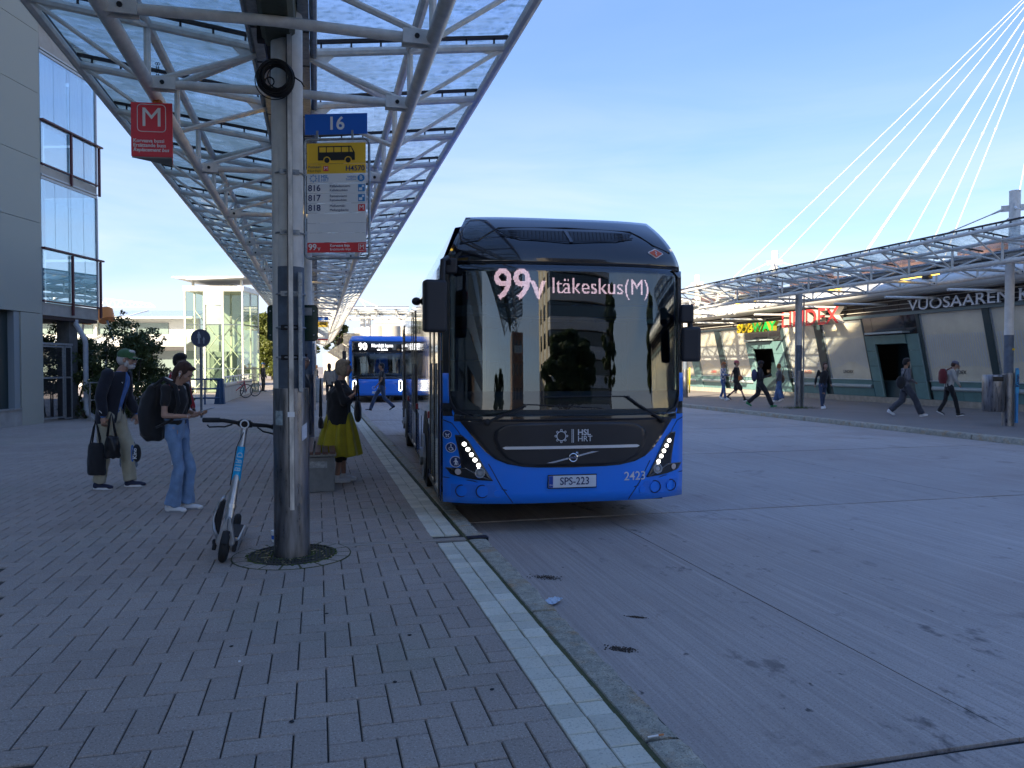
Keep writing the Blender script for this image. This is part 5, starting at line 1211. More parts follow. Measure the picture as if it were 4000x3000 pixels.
ob('windscreen_base',F2.grid([(z,-1.15,1.15) for z in Z(1.08,1.20,2)],.004,.02,20),M_gloss,B2,smooth='all')
M_dot2=mat('led_white',(1,1,1),.5,emit=(1,.98,.95),estr=1.1)
ftxt('led_number','90',-.66,2.545,.44,M_dot2,.012,'CENTER',F2,B2,offset=.008,sx=.9); ftxt('led_text','Nordsjö hamn',.22,2.60,.22,M_dot2,.012,'CENTER',F2,B2,sx=.75,offset=.002); ftxt('led_text','via Solvik',.22,2.42,.13,M_dot2,.012,'CENTER',F2,B2,offset=.002)
ob('warning_diamond',F2.poly([(.86,2.42),(.95,2.47),(1.05,2.42),(.95,2.36)],.010,.006,4,4),mat('diamond_orange2',(0.5,0.25,0.08),.4),B2)
for s_ in (-1,1):
    x=s_*1.03; y=F2.F(x,.8)-.012; pts=[]
    for (cz,a0) in ((.93,0),(.62,180)): pts+=[(x+.075*math.cos(R(a0+a)),y,cz+.075*math.sin(R(a0+a))) for a in range(0,181,20)]
    h=ob('headlight',F2.poly([(x-.095,.55),(x+.095,.55),(x+.095,1.0),(x-.095,1.0)],.008,.01,4,4),M_gloss,B2); ob('light_ring',MB().tube(pts+pts[:1],.022,8),M_led,h); ob('lamp_lens',MB().disc((x,y,.78),.04,'y',.01,14),M_lensl,h)
    rbox('mirror',(s_*1.48,-.05,2.05),(.17,.12,.62),.04,M_plast,B2); ob('mirror_arm',MB().tube([(s_*1.25,.2,2.55),(s_*1.48,-.03,2.55),(s_*1.48,-.05,2.3)],.02,6),M_plast,B2)
b=MB(); sunburst(b,(-.17,.68),.06,lambda x,y:(x,F2.F(x,y)-.008,y)); ob('operator_emblem',b,M_pw,B2); ftxt('lettering','HSL',-.02,.68,.14,M_pw,.008,'LEFT',F2,B2)
ob('number_plate',F2.poly([(-.25,.42),(.25,.42),(.25,.53),(-.25,.53)],.012,.01,3,6),mat('plate_white',(.6,.6,.6),.4),B2); ftxt('plate_number','ZZL-',-.07,.475,.09,M_navy,.014,'CENTER',F2,B2); ftxt('fleet_number','2508',1.05,1.06,.09,M_pw,.008,'CENTER',F2,B2)
ob('crease',F2.line([(-.95,.90),(-.8,.86),(.8,.86),(.95,.90)],.0,.008),M_seam,B2); ob('bumper_shade',F2.grid([(z,-1.27,1.27) for z in Z(.27,.33,2)],.002,.02,14),M_bmat,B2)
ob('dashboard',MB().box((-1.1,.3,1.0),(1.1,.7,1.22)),M_int,B2); ob('interior_back',MB().box((-1.1,5.5,.5),(1.1,5.6,2.7)),M_int,B2); ob('interior_floor',MB().box((-1.15,.3,.5),(1.15,8,.55)),M_int,B2); ob('sun_blind',MB().box((-.35,.28,1.98),(1.05,.30,2.22)),mat('blind_pale',(0.25,0.26,0.26),.7),B2)
for x in (-.45,-.1,.15): ob('handrail',MB().tube([(x,1.5,.5),(x,1.5,2.6)],.018,6),mat('rail_pale',(0.5,0.5,0.48),.4),B2)
ob('wiper',MB().tube([(-.9,-.02+F2.F(-.9,1.2),1.2),(-.2,F2.F(0,1.2)-.02,1.26)],.012,6),M_bmat,B2); ob('wiper',MB().tube([(.9,-.02+F2.F(.9,1.2),1.2),(.2,F2.F(0,1.2)-.02,1.34)],.012,6),M_bmat,B2)
sides(B2,1.275,12,[(.5,1.7),(5.2,6.5)],[2.6,8.6])
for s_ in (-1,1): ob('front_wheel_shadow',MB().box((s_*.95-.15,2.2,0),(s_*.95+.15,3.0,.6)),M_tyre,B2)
# ================================================================== VEGETATION
def leafmat(name,c1,c2,tr=.25):
    m=bpy.data.materials.new(name); m.use_nodes=True; t=m.node_tree; b=t.nodes['Principled BSDF']; L=t.links.new
    a=N(t,'ShaderNodeAttribute'); a.attribute_name='rnd'; mx=N(t,'ShaderNodeMix',data_type='RGBA'); L(a.outputs['Fac'],mx.inputs[0]); mx.inputs[6].default_value=(*c1,1); mx.inputs[7].default_value=(*c2,1); L(mx.outputs[2],b.inputs['Base Color']); b.inputs['Roughness'].default_value=.5
    tl=N(t,'ShaderNodeBsdfTranslucent'); L(mx.outputs[2],tl.inputs[0]); ms=N(t,'ShaderNodeMixShader'); ms.inputs[0].default_value=tr; L(b.outputs[0],ms.inputs[1]); L(tl.outputs[0],ms.inputs[2]); L(ms.outputs[0],t.nodes['Material Output'].inputs[0]); return m
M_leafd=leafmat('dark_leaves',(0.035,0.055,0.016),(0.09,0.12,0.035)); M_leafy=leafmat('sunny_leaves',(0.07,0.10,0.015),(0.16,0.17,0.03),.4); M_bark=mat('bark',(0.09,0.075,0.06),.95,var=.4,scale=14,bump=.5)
def leaves(centers,nper,size,seed,flat=.7):
    """centers: (x,y,z,r) clumps"""
    rg=np.random.default_rng(seed); V=[];Fc=[];A=[];k=0
    for (cx,cy,cz,r) in centers:
        n=int(nper*(r/.5)**2); d=rg.normal(size=(n,3)); d/=np.linalg.norm(d,axis=1)[:,None]; rad=r*rg.random(n)**.45
        P=np.array([cx,cy,cz])+d*rad[:,None]*np.array([1,1,flat]); a=rg.normal(size=(n,3)); a/=np.linalg.norm(a,axis=1)[:,None]; b=np.cross(a,rg.normal(size=(n,3))); b/=np.linalg.norm(b,axis=1)[:,None]
        s=size*(.6+.8*rg.random(n)); cl=rg.random()*.4
        q=np.stack([P-a*s[:,None],P+b*s[:,None]*.5,P+a*s[:,None],P-b*s[:,None]*.5],1); V.append(q.reshape(-1,3)); A.append(np.clip(cl+.6*rg.random(n),0,1)); k+=n
    V=np.concatenate(V); A=np.concatenate(A); me=bpy.data.meshes.new('leaves'); n=len(A)
    me.vertices.add(4*n); me.vertices.foreach_set('co',V.ravel()); me.loops.add(4*n); me.loops.foreach_set('vertex_index',np.arange(4*n)); me.polygons.add(n); me.polygons.foreach_set('loop_start',np.arange(n)*4); me.polygons.foreach_set('loop_total',np.full(n,4))
    at=me.attributes.new('rnd','FLOAT','FACE'); at.data.foreach_set('value',A.astype(np.float32)); me.update(); me.validate(); return me
def tree(label,x,y,h,r,seed,m=None,nper=260,size=.09,trunk=None,z0=None,cat='tree',nm='tree',group=None,base=0):
    rg=random.Random(seed); t=thing(nm,label,cat,(x,y,base),rg.random()*6,group); z0=z0 if z0 is not None else h*.35
    cs=[]; b=MB(); tr=trunk or h*.022
    b.tube([(0,0,0),(rg.uniform(-.1,.1),rg.uniform(-.1,.1),h*.4),(rg.uniform(-.2,.2),rg.uniform(-.2,.2),h*.9)],[tr,tr*.7,tr*.2],8)
    for q in range(70):
        f=rg.random(); a=rg.random()*6.283; rr_=r*(1-abs(f-.42)**1.6*1.5)*rg.uniform(.35,1.0); z=z0+(h-z0)*f; c_=(rr_*math.cos(a),rr_*math.sin(a),z,r*rg.uniform(.16,.30)); cs.append(c_)
        if q%2==0: b.tube([(0,0,max(.3,z*.62)),(c_[0]*.5,c_[1]*.5,z*.88),(c_[0]*.9,c_[1]*.9,z)],[tr*.4,tr*.25,.012],5)
    ob('trunk',b,M_bark,t); me=leaves(cs,nper,size,seed); me.materials.append(m or M_leafd); link('crown',me,t); return t
def shrub(label,x,y,w,dp,h,seed,rz=0,n=60,size=.045,nper=420,m=None,stems=14,group=None,lo=.1):
    rg=random.Random(seed); t=thing('shrub',label,'shrub',(x,y,0),rz,group); cs=[]; b=MB()
    for q in range(n):
        f=rg.random(); xx=rg.uniform(-.5,.5)*w; top=h*(.70+.42*noise.noise(Vector((xx*.9+seed,3,1)))+.10*noise.noise(Vector((xx*3,8,seed)))); z=lo*h+(top-lo*h)*f**.7; cs.append((xx*(1 if z<top*.75 else .9),rg.uniform(-.5,.5)*dp,z,rg.uniform(.20,.42)))
    for q in range(stems):
        c_=cs[q]; b.tube([(c_[0]*.6,c_[1]*.5,0),(c_[0]*.85,c_[1]*.8,c_[2]*.5),c_[:3]],[.025,.018,.008],5)
    # twigs that stick out of the outline
    for q in range(26):
        c_=cs[rg.randrange(n)]; 
        if c_[2]>h*.55: e=(c_[0]+rg.uniform(-.4,.4),c_[1]+rg.uniform(-.2,.2),c_[2]+rg.uniform(.2,.6)); b.tube([c_[:3],e],[.008,.003],4); cs.append((e[0],e[1],e[2]-.08,.10)); cs.append(((c_[0]+e[0])/2,(c_[1]+e[1])/2,(c_[2]+e[2])/2,.13))
    ob('stems',b,M_bark,t); me=leaves(cs,nper,size,seed); me.materials.append(m or M_leafd); link('foliage',me,t); return t
g=G(300,1640); 
for lab,px,py,Zz,w,h,sd,n_ in (('dark leafy shrub beside the gate, left part seen through the mesh',205,1650,23.5,2.4,3.2,3,34),('largest dark shrub behind the handrail with ragged top',440,1640,23.0,3.0,3.6,5,52),('dark shrub at the right end of the hedge beside the round sign',585,1640,23.8,1.9,2.7,9,30)):
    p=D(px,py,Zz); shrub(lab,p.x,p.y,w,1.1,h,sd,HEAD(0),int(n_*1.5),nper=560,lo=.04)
# ---------------------------------------------------------------- handrail in front of the shrubs
M_rsteel=mat('railing_steel',(0.30,0.31,0.31),.35,metal=.8)
def railing(label,pts,h=1.0,rails=(1.0,.55),posts=None,m=None,r=.022,cat='railing',base=0.0):
    t=thing('railing',label,cat,(pts[0][0],pts[0][1],base),0); o=Vector((pts[0][0],pts[0][1],0)); P=[Vector((p[0],p[1],0))-o for p in pts]
    for z in rails: ob('rail',MB().tube([(p.x,p.y,z*h) for p in P],r,8),m or M_rsteel,t,smooth=True)
    for p in P: ob('baluster',MB().tube([(p.x,p.y,0),(p.x,p.y,h)],r,8),m or M_rsteel,t,smooth=True)
    return t
a=D(352,1600,21.5); c=D(612,1600,24.5); k_=[a.lerp(c,q/3) for q in range(4)]
railing('grey steel handrail with two rails in front of the dark shrubs',[(p.x,p.y) for p in k_],1.08)
ob('planter_edge',MB().tube([(a.x,a.y,.05),(c.x,c.y,.05)],.12,4),M_conc,label='low concrete edge at the foot of the shrubs',cat='edging')
# pedestrian sign
p=G(787,1632); ps=thing('pedestrian_sign','round dark blue sign with adult and child on a grey pole by the shrubs','road sign',(p.x,p.y,0),HEAD(-20))
Zs=(p.xy).length; top=D(787,1318,22.3)
ob('pole',MB().tube([(0,0,0),(0,0,top.z+.2)],.035,12),mat('sign_pole',(0.10,0.115,0.13),.5),ps,smooth=True)
ob('disc',MB().disc((0,-.04,top.z),.27,'y',-.02,36),mat('sign_faded_blue',(0.045,0.055,0.085),.5,var=.2,scale=8),ps); ob('disc_rim',MB().torus((0,-.045,top.z),.268,.008,'y',36,6),M_galv,ps)
def figs(b,x,z,s):
    y=-.052; b.disc((x,y,z+.46*s),.055*s,'y',.004,12)
    for a_,c_,r_ in (((0,.38),(0,.05),.075),((-.02,.06),(-.05,-.42),.035),((.03,.06),(.05,-.42),.035),((-.07,.34),(-.12,0),.025),((.07,.34),(.15,.02),.025)): b.tube([(x+a_[0]*s,y,z+a_[1]*s),(x+c_[0]*s,y,z+c_[1]*s)],r_*s,6)
b=MB(); figs(b,-.05,top.z+.0,.38); figs(b,.085,top.z-.07,.22); ob('figures',b,mat('figure_grey',(0.36,0.38,0.40),.5),ps)
# ---------------------------------------------------------------- glass lift tower
p=D(726,1560,44); q_=D(1004,1560,44); W_=(D(950,1560,44)-D(726,1560,44)).length; DPT=2.7; Ht=6.05
lt=thing('lift_tower','sunlit glass lift tower with white frame and overhanging roof left of the posts','lift tower',(p.x,p.y,0),HEAD(0))
M_gf=mat('tower_frame_white',(0.62,0.62,0.56),.45); M_tg=glassmat('greenish_tower_glass',.06,(.84,.89,.80)); M_tgd=mat('milky_glass',(0.42,0.46,0.38),.3,alpha=.55,var=.2,scale=3)
xs=[0,W_*.34,W_*.66,W_]; zs=[-.3,1.40,3.92,5.85]
for x in xs: ob('mullion',MB().box((x-.04,-.05,-.3),(x+.04,.05,Ht)),M_gf,lt)
for y in (DPT*.5,DPT): ob('mullion',MB().box((W_-.04,y-.04,-.3),(W_+.04,y+.04,Ht)),M_gf,lt); ob('mullion',MB().box((-.04,y-.04,-.3),(.04,y+.04,Ht)),M_gf,lt)
for z in zs[1:]: ob('transom',MB().box((-.03,-.045,z-.03),(W_+.03,.045,z+.03)).box((W_-.03,.04,z-.03),(W_+.03,DPT,z+.03)),M_tdark if z<5 else M_gf,lt)
ob('cornice_band',MB().box((-.08,-.08,5.85),(W_+.08,DPT+.1,6.12)),M_gf,lt)
for a_,c_ in zip(xs,xs[1:]):
    for z0,z1 in zip(zs,zs[1:]):
        if a_==xs[1] and z0==zs[2]:
            ob('louvre_frame',MB().box((a_+.04,-.02,5.05),(c_-.04,.02,5.8)),M_gf,lt)
            for q in range(12): ob('louvre_slat',MB().cbox(((a_+c_)/2,-.03,5.10+.058*q),(c_-a_-.12,.05,.012),0,.5),mat('slat_white',(.6,.6,.58),.5),lt)
            ob('milky_pane',MB().box((a_+.05,-.006,z0+.04),(c_-.05,.006,5.0)),M_tgd,lt)
        else: ob('glass_pane',MB().box((a_+.05,-.006,z0+.04),(c_-.05,.006,z1-.04)),M_tg,lt)
for y0,y1 in ((.05,DPT*.5-.04),(DPT*.5+.04,DPT-.04)):
    for z0,z1 in zip(zs,zs[1:]): ob('glass_pane',MB().box((W_-.006,y0,z0+.04),(W_+.006,y1,z1-.04)),M_tg,lt)
b=MB()
for q in range(3):
    for (x0,x1) in ((.2,W_*.5),(W_*.5,W_-.2)):
        z=1.4*q+.2; b.tube([(x0,.9,z),(x1,.9,z+1.8)],.03,5); b.tube([(x1,.9,z),(x0,.9,z+1.8)],.03,5)
ob('inner_bracing',b,M_gf,lt); ob('lift_car',MB().box((.9,1.2,.2),(2.1,2.4,2.4)),mat('lift_car_grey',(0.22,0.25,0.25),.5),lt,bevel=.02)
ob('lift_door',MB().box((1.2,1.17,.2),(1.75,1.2,2.1)),mat('lift_door_dark',(0.06,0.08,0.09),.3),lt); ob('back_glazing',MB().box((0,DPT-.02,-.3),(W_,DPT,5.85)),mat('back_milky',(0.35,0.42,0.33),.4,alpha=.5),lt)
ob('shaft_rail',MB().box((.7,1.0,-.3),(.8,1.1,5.8)).box((2.2,1.0,-.3),(2.3,1.1,5.8)),M_gf,lt)
ob('roof_plate',MB().prism([(-.55,6.55),(-.5,6.62),(W_+.25,6.62),(W_+.25,6.56),(.6,6.42)],'y',-.5,DPT+.4),mat('roof_pale',(.6,.62,.62),.5),lt,fix=True)
for x in (.35,W_-.15): ob('roof_bearer',MB().tube([(x,.3,6.1),(x,.3,6.5)],.08,10),M_gf,lt)
ob('roof_unit',MB().box((W_*.7-.3,.6,6.12),(W_*.7+.3,1.1,6.3)),M_galv,lt)
# blue railing, ramp parapet
M_blr=mat('railing_blue',(0.03,0.075,0.15),.5)
bl=[D(px,1500,Z_) for px,Z_ in ((652,30.5),(735,30.8),(800,31.0),(860,31.2))]
railing('blue steel railing in front of the lift tower, left of the ramp',[(p.x,p.y) for p in bl],1.02,(1.0,.62,.25),None,M_blr,.035)
gp=D(858,1500,31.4); ob('gate_post',MB().prism([(-.20,0),(.20,0),(.14,1.05),(-.04,1.05)],'y',-.09,.09),M_blr,loc=(gp.x,gp.y,0),rot=(0,0,HEAD(0)),label='wide blue sheet-metal end post of the railing beside the bicycles',cat='post',fix=True)
ra=D(874,1500,32.5); rb=D(1005,1500,50); rp=thing('ramp_parapet','long pale panelled ramp parapet with handrail running back beside the bicycles','parapet',(ra.x,ra.y,0),0)
dv=(rb-ra); dv.z=0; ln=dv.length; dv.normalize(); rp.rotation_euler=(0,0,math.atan2(-dv.x,dv.y))
for q in range(int(ln/1.4)): ob('parapet_panel',MB().box((-.03,1.4*q+.01,0),(.03,1.4*q+1.39,.66)),mat('parapet_grey',(0.40,0.42,0.40),.6,var=.1),rp)
ob('parapet_cap',MB().tube([(0,0,.72),(0,ln,.72)],.10,10),mat('cap_beige',(0.50,0.46,0.38),.6),rp,smooth=True); ob('handrail',MB().tube([(0,.3,1.08),(0,ln,1.08)],.035,8),mat('rail_white',(0.55,0.56,0.55),.4),rp)
for q in range(int(ln/1.2)): ob('rail_bracket',MB().tube([(0,.5+1.2*q,.74),(0,.7+1.2*q,1.07)],.022,6),mat('rail_white',(0.55,0.56,0.55),.4),rp)
# ---------------------------------------------------------------- station hall behind
h0=D(-250,1440,58); h1=D(760,1440,58); st=thing('station_hall','long white station building with a glazed pitched roof behind the shrubs','building',(h0.x,h0.y,0),HEAD(0)); Wd=(h1-h0).length
M_sw=mat('station_white',(0.62,0.62,0.58),.6,var=.05)
ob('lower_wall',MB().box((0,0,0),(Wd,6,3.3)),M_sw,st); ob('upper_wall',MB().box((0,1.0,3.3),(Wd,1.2,5.2)),M_sw,st)
nb=int(Wd/2.9)
for q in range(nb): 
    x=q*2.9; f=ob('window',MB().box((x+.2,.93,4.0),(x+2.65,1.0,4.85)),mat('station_glass',(0.16,0.21,0.19),.15,coat=.8),st)
    ob('frame',MB().box((x+.1,.70,3.5),(x+.18,1.0,5.1)).box((x+.1,.70,5.05),(x+3.0,.82,5.13)).box((x+.1,.70,3.5),(x+3.0,.8,3.57)),M_gf,f)
    ob('roof_rib',MB().prism([(-.2,5.2),(-.2,5.3),(3.2,6.0),(3.2,5.9)],'x',x,x+.09),M_gf,st,fix=True)
    ob('slanting_rib',MB().prism([(-1.6,3.15),(-1.6,3.25),(1.0,4.0),(1.0,3.9)],'x',x+.4,x+.5),M_gf,st,fix=True)
ob('glass_roof',MB().prism([(-.25,5.22),(-.25,5.27),(3.3,5.97),(3.3,5.92)],'x',0,Wd),mat('roof_glass',(0.38,0.45,0.48),.2,coat=.5),st,fix=True)
ob('eaves',MB().box((0,-.3,5.12),(Wd,-.15,5.28)),M_gf,st); ob('lean_roof',MB().prism([(-1.7,3.0),(-1.7,3.08),(1.0,3.85),(1.0,3.75)],'x',0,Wd),M_sw,st,fix=True)
ob('shop_glazing',MB().box((0,-.04,.6),(Wd,-.01,2.7)),mat('station_glass',(0.16,0.21,0.19),.15,coat=.8),st)
b=MB(); tr0=D(395,1200,90)
for q in range(7):
    x=q*.9; b.tube([(x,0,0),(x+.9,0,0)],.05,5); b.tube([(x,0,0),(x+.45,0,1.0-.1*q)],.04,5); b.tube([(x+.45,0,1.0-.1*q),(x+.9,0,0)],.04,5)
    if q<6: b.tube([(x+.45,0,1-.1*q),(x+1.35,0,.9-.1*q)],.05,5)
ob('roof_truss',b,M_whiteb,loc=tuple(tr0),rot=(0,0,HEAD(0)),label='small white lattice truss on the skyline above the station roof at the left',cat='truss')
ob('truss_support',MB().tube([(.5,0,-5),(.5,0,0)],.1,6),M_whiteb,loc=tuple(tr0),label='white support under the distant lattice truss behind the station',cat='post')
for px,py,rot in ((328,1240,.15),(412,1232,-.35)):
    p=D(px,py,34); M_or=mat('orange_enamel',(0.62,0.20,0.03),.45); b=MB().tube([(0,0,-.26),(0,0,.22),(0,0,.26)],[.33,.36,.33],20); b.mi=1; b.tube([(0,0,-1.2),(0,0,-.26)],.05,6)
    ob('flue_cowl',b,[M_or,M_galv],loc=tuple(p),rot=(rot,rot,0),smooth=True,label='orange drum lamp above the shrubs, %s one'%('left, upright' if px<350 else 'right, tilted'),cat='lamp',group='orange drums above the hedge')
    ob('cowl_mast',MB().tube([(0,0,0),(0,0,p.z-1.1)],.06,8),M_galv,loc=(p.x,p.y,0),label='thin pole holding the %s orange drum above the shrubs'%('left' if px<350 else 'right'),cat='pole',group='poles under the orange drums')
# ---------------------------------------------------------------- gantry canopy across the end, wall, stairs, far blocks
ga=canopy('sunlit white truss canopy crossing the lane behind the second bus',0,0,-4,6,-3,4,M_gl_R,M_gl_R,{},[0,2,4],[],[],zoff=1.0)
gp=D(1405,1430,60); ga.location=(gp.x,gp.y,1.15); ga.rotation_euler=(0,0,HEAD(90))
for px in (1418,1440): 
    p=D(px,1500,60); ob('column',MB().tube([(0,0,0),(0,0,5.6)],.20,14),M_whiteb,loc=(p.x,p.y,0),smooth=True,label='round white column of the crossing canopy, %s one of the pair'%('left' if px<1430 else 'right'),cat='column',group='columns under the crossing canopy')
M_cw=mat('pale_concrete_wall',(0.45,0.42,0.36),.9,var=.08,scale=.8)
p0=D(1262,1430,62); w1=(D(1420,1430,62)-p0).length
cwl=thing('stair_wall','tall pale concrete wall with ramped top left of the second bus','wall',(p0.x,p0.y,0),HEAD(0))
for q in range(8):
    x0,x1=w1*q/8,w1*(q+1)/8; za,zb=(2.5+1.9*q/8 if q<4 else 4.2),(2.5+1.9*(q+1)/8 if q<4 else 4.2); ob('wall_panel',MB().prism([(x0+.01,0),(x1-.01,0),(x1-.01,zb),(x0+.01,za)],'y',0,.3),M_cw,cwl,fix=True)
for k_,z in enumerate((0,.45)): ob('stair_rail',MB().tube([(.7,-1.0,.1+z),(w1*.8,-1.0,2.2+z)],.06,6),M_whiteb,cwl)
ob('stair_stringer',MB().prism([(.6,0),(w1*.8,0),(w1*.8,2.2),(w1*.8-.2,2.2)],'y',-1.1,-.9),M_cw,cwl,fix=True)
far_=[('distant pale apartment block above the second bus with dark bay windows',1465,1600,1262,95,12,M_cw),('distant white block further left above the stair wall',1385,1460,1290,105,10,M_sw),]
for lab,a_,c_,ty,Zd,dp,m in far_:
    p=D(a_,1430,Zd); ww=(D(c_,1430,Zd)-p).length; hh=D(a_,ty,Zd).z; t=thing('far_building',lab,'building',(p.x,p.y,0),HEAD(0)); ob('wall',MB().box((0,0,0),(ww,dp,hh)),m,t); ob('parapet',MB().box((-.1,-.1,hh),(ww+.1,dp,hh+.25)),M_sw,t)
    n=int(ww/2.2)
    for i in range(n):
        for j in range(int(hh/3)): ob('window',MB().box((.6+2.2*i,-.06,1.2+3*j),(1.9+2.2*i,-.01,2.6+3*j)),mat('window_dark',(0.02,0.025,0.03),.06,coat=1),t)
for px in (1470,1525):
    p=D(px,1300,75); ob('concrete_drum',MB().tube([(0,0,0),(0,0,D(px,1275,75).z),(0,0,D(px,1272,75).z)],[1.0,1.0,.9],20),M_cw,loc=(p.x,p.y,0),smooth=True,label='round pale concrete drum behind the second bus, %s of the two'%('left' if px<1500 else 'right'),cat='tower',group='concrete drums behind the bus')
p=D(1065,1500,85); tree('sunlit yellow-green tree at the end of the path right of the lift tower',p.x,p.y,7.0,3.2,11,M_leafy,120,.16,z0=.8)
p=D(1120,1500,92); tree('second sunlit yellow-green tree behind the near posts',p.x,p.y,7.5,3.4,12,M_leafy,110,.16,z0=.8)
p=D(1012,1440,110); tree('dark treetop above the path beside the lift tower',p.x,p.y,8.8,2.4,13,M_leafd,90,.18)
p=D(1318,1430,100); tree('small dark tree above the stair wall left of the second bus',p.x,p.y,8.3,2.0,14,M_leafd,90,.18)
# far lines of cables over the second bus
cm=D(1360,1000,120); b=MB()
for ex,ey in ((1620,1200),(1470,1190)):
    a_=D(1340 if ex>1500 else 1390,1140 if ex>1500 else 1150,120); b.tube([a_-cm,D(ex,ey+60,120)-cm],.07,5)
ob('far_stay_cables',b,M_whiteb,loc=tuple(cm),label='two thin distant white stay cables above the second bus',cat='cable')
# ---------------------------------------------------------------- what lies behind the camera (mirrored in the windscreen)
def cwp(X,Z_): return cw(X,Z_)
tw=thing('office_tower','tall office tower with pale floor bands behind the camera, mirrored in the windscreen','building',(*cwp(29,-62),0),-TH)
M_twd=mat('tower_band',(0.60,0.56,0.50),.7); M_twl=mat('tower_side',(0.55,0.45,0.30),.8)
ob('core',MB().box((.1,-9.9,0),(14.9,-.1,38)),mat('window_dark',(0.02,0.025,0.03),.06,coat=1),tw)
for fl in range(12):
    pts=[(0,-10)]+[(15*q/8,-.9+.9*math.sin(math.pi*q/8)+.9) for q in range(9)]+[(15,-10)]
    ob('floor_band',MB().prism(pts,'z',3.2*fl+1.9,3.2*fl+3.3),M_twd,tw,fix=True)
    for q in range(3): ob('side_panel',MB().box((-.08,-10+3.3*q,3.2*fl),(0.0,-8.4+3.3*q,3.2*fl+3.2)),M_twl,tw)
lowb=thing('brick_block','brownish apartment block behind the camera, mirrored small in the windscreen','building',(*cwp(13,-80),0),-TH)
ob('wall',MB().box((0,-12,0),(9,0,13)),mat('brown_brick',(0.20,0.13,0.10),.9,var=.15),lowb)
for fl in range(4):
    for q in range(3): ob('window',MB().box((.8+2.8*q,0,1.4+3*fl),(2.2+2.8*q,.05,2.9+3*fl)),mat('window_dark',(0.02,0.025,0.03),.06,coat=1),lowb)
for i,(X,Z_,h,r) in enumerate(((17,-29,6.6,2.6),(25,-31,10.5,2.0),(-2,-42,4.6,1.8),(1,-47,5.4,2.0),(34,-12,8,3))):
    x,y=cwp(X,Z_); tree('leafy street tree behind the camera, %s'%['nearest the road in the mirrored view','tall one at the right of the mirrored view','small one left of the mirrored lamp','slightly larger one by the mirrored lamp','beyond the far pavement'][i],x,y,h,r,30+i,M_leafd,330,.13)
x,y=cwp(5,-24); ob('street_lamp',MB().tube([(0,0,0),(0,0,8.5),(.2,0,9.0),(1.6,0,9.1)],[.09,.06,.05,.05],8).cbox((1.9,0,9.1),(.7,.22,.10)),M_galv,loc=(x,y,0),rot=(0,0,.4),label='grey street lamp behind the camera, mirrored in the windscreen',cat='street lamp')
# ================================================================== PEOPLE
def remesh(b,vox,name,m,folds=0.0,smooth=4,fs=1.0,seed=0):
    me=bpy.data.meshes.new('tmp'); me.from_pydata(b.v,[],b.f); fixn(me)
    o=bpy.data.objects.new('tmp',me); COL.objects.link(o)
    md=o.modifiers.new('r','REMESH'); md.mode='VOXEL'; md.voxel_size=vox; md.use_smooth_shade=True
    if smooth: m2=o.modifiers.new('s','SMOOTH'); m2.iterations=smooth; m2.factor=.5
    r=evaluated(o); bpy.data.objects.remove(o); bpy.data.meshes.remove(me); r.name=name
    if folds:
        n=len(r.vertices); co=np.empty(n*3); no=np.empty(n*3); r.vertices.foreach_get('co',co); r.vertices.foreach_get('normal',no); co=co.reshape(-1,3); no=no.reshape(-1,3)
        d=np.array([noise.noise(Vector((c[0]*9*fs+seed,c[1]*9*fs,c[2]*4.5*fs+2*math.sin(c[0]*8))))+.5*noise.noise(Vector((c[0]*22*fs,c[1]*22*fs+seed,c[2]*13*fs))) for c in co])
        co+=no*(d*folds)[:,None]; r.vertices.foreach_set('co',co.ravel())
    r.materials.clear(); r.materials.append(m); r.polygons.foreach_set('use_smooth',[True]*len(r.polygons)); r.update(); return r
def cap(b,p0,p1,r0,r1=None,n=10):
    r1=r0 if r1 is None else r1; b.tube([p0,p1],r0,n,r2=r1); b.ell(p0,(r0,r0,r0),n,6); b.ell(p1,(r1,r1,r1),n,6); return b
def loft(b,rings,n=20):     # rings: (x,y,z,rx,ry)
    k=len(rings); vs=[]
    for (x,y,z,rx,ry) in rings: vs+=[(x+rx*math.cos(2*math.pi*i/n),y+ry*math.sin(2*math.pi*i/n),z) for i in range(n)]
    fs=[(j*n+i,j*n+(i+1)%n,(j+1)*n+(i+1)%n,(j+1)*n+i) for j in range(k-1) for i in range(n)]+[tuple(range(n-1,-1,-1)),tuple(range((k-1)*n,k*n))]
    return b.add(vs,fs)
V3=Vector
def skinmat(n,c): return mat(n,c,.55,var=.06,scale=20)
SK1=skinmat('skin_fair',(0.42,0.25,0.18)); SK2=skinmat('skin_tan',(0.28,0.15,0.09)); SK3=skinmat('skin_dark',(0.07,0.04,0.028))
BASE=dict(pel=(0,0,.95),chest=(0,.0,1.28),neck=(0,.0,1.46),head=(0,.02,1.625),shR=(.18,0,1.41),shL=(-.18,0,1.41),elR=(.23,.0,1.12),elL=(-.23,0,1.12),wrR=(.24,.08,.88),wrL=(-.24,.08,.88),hipR=(.09,0,.93),hipL=(-.09,0,.93),knR=(.10,.02,.50),knL=(-.10,.02,.50),anR=(.10,-.02,.09),anL=(-.10,-.02,.09),toR=(0,1),toL=(0,1))
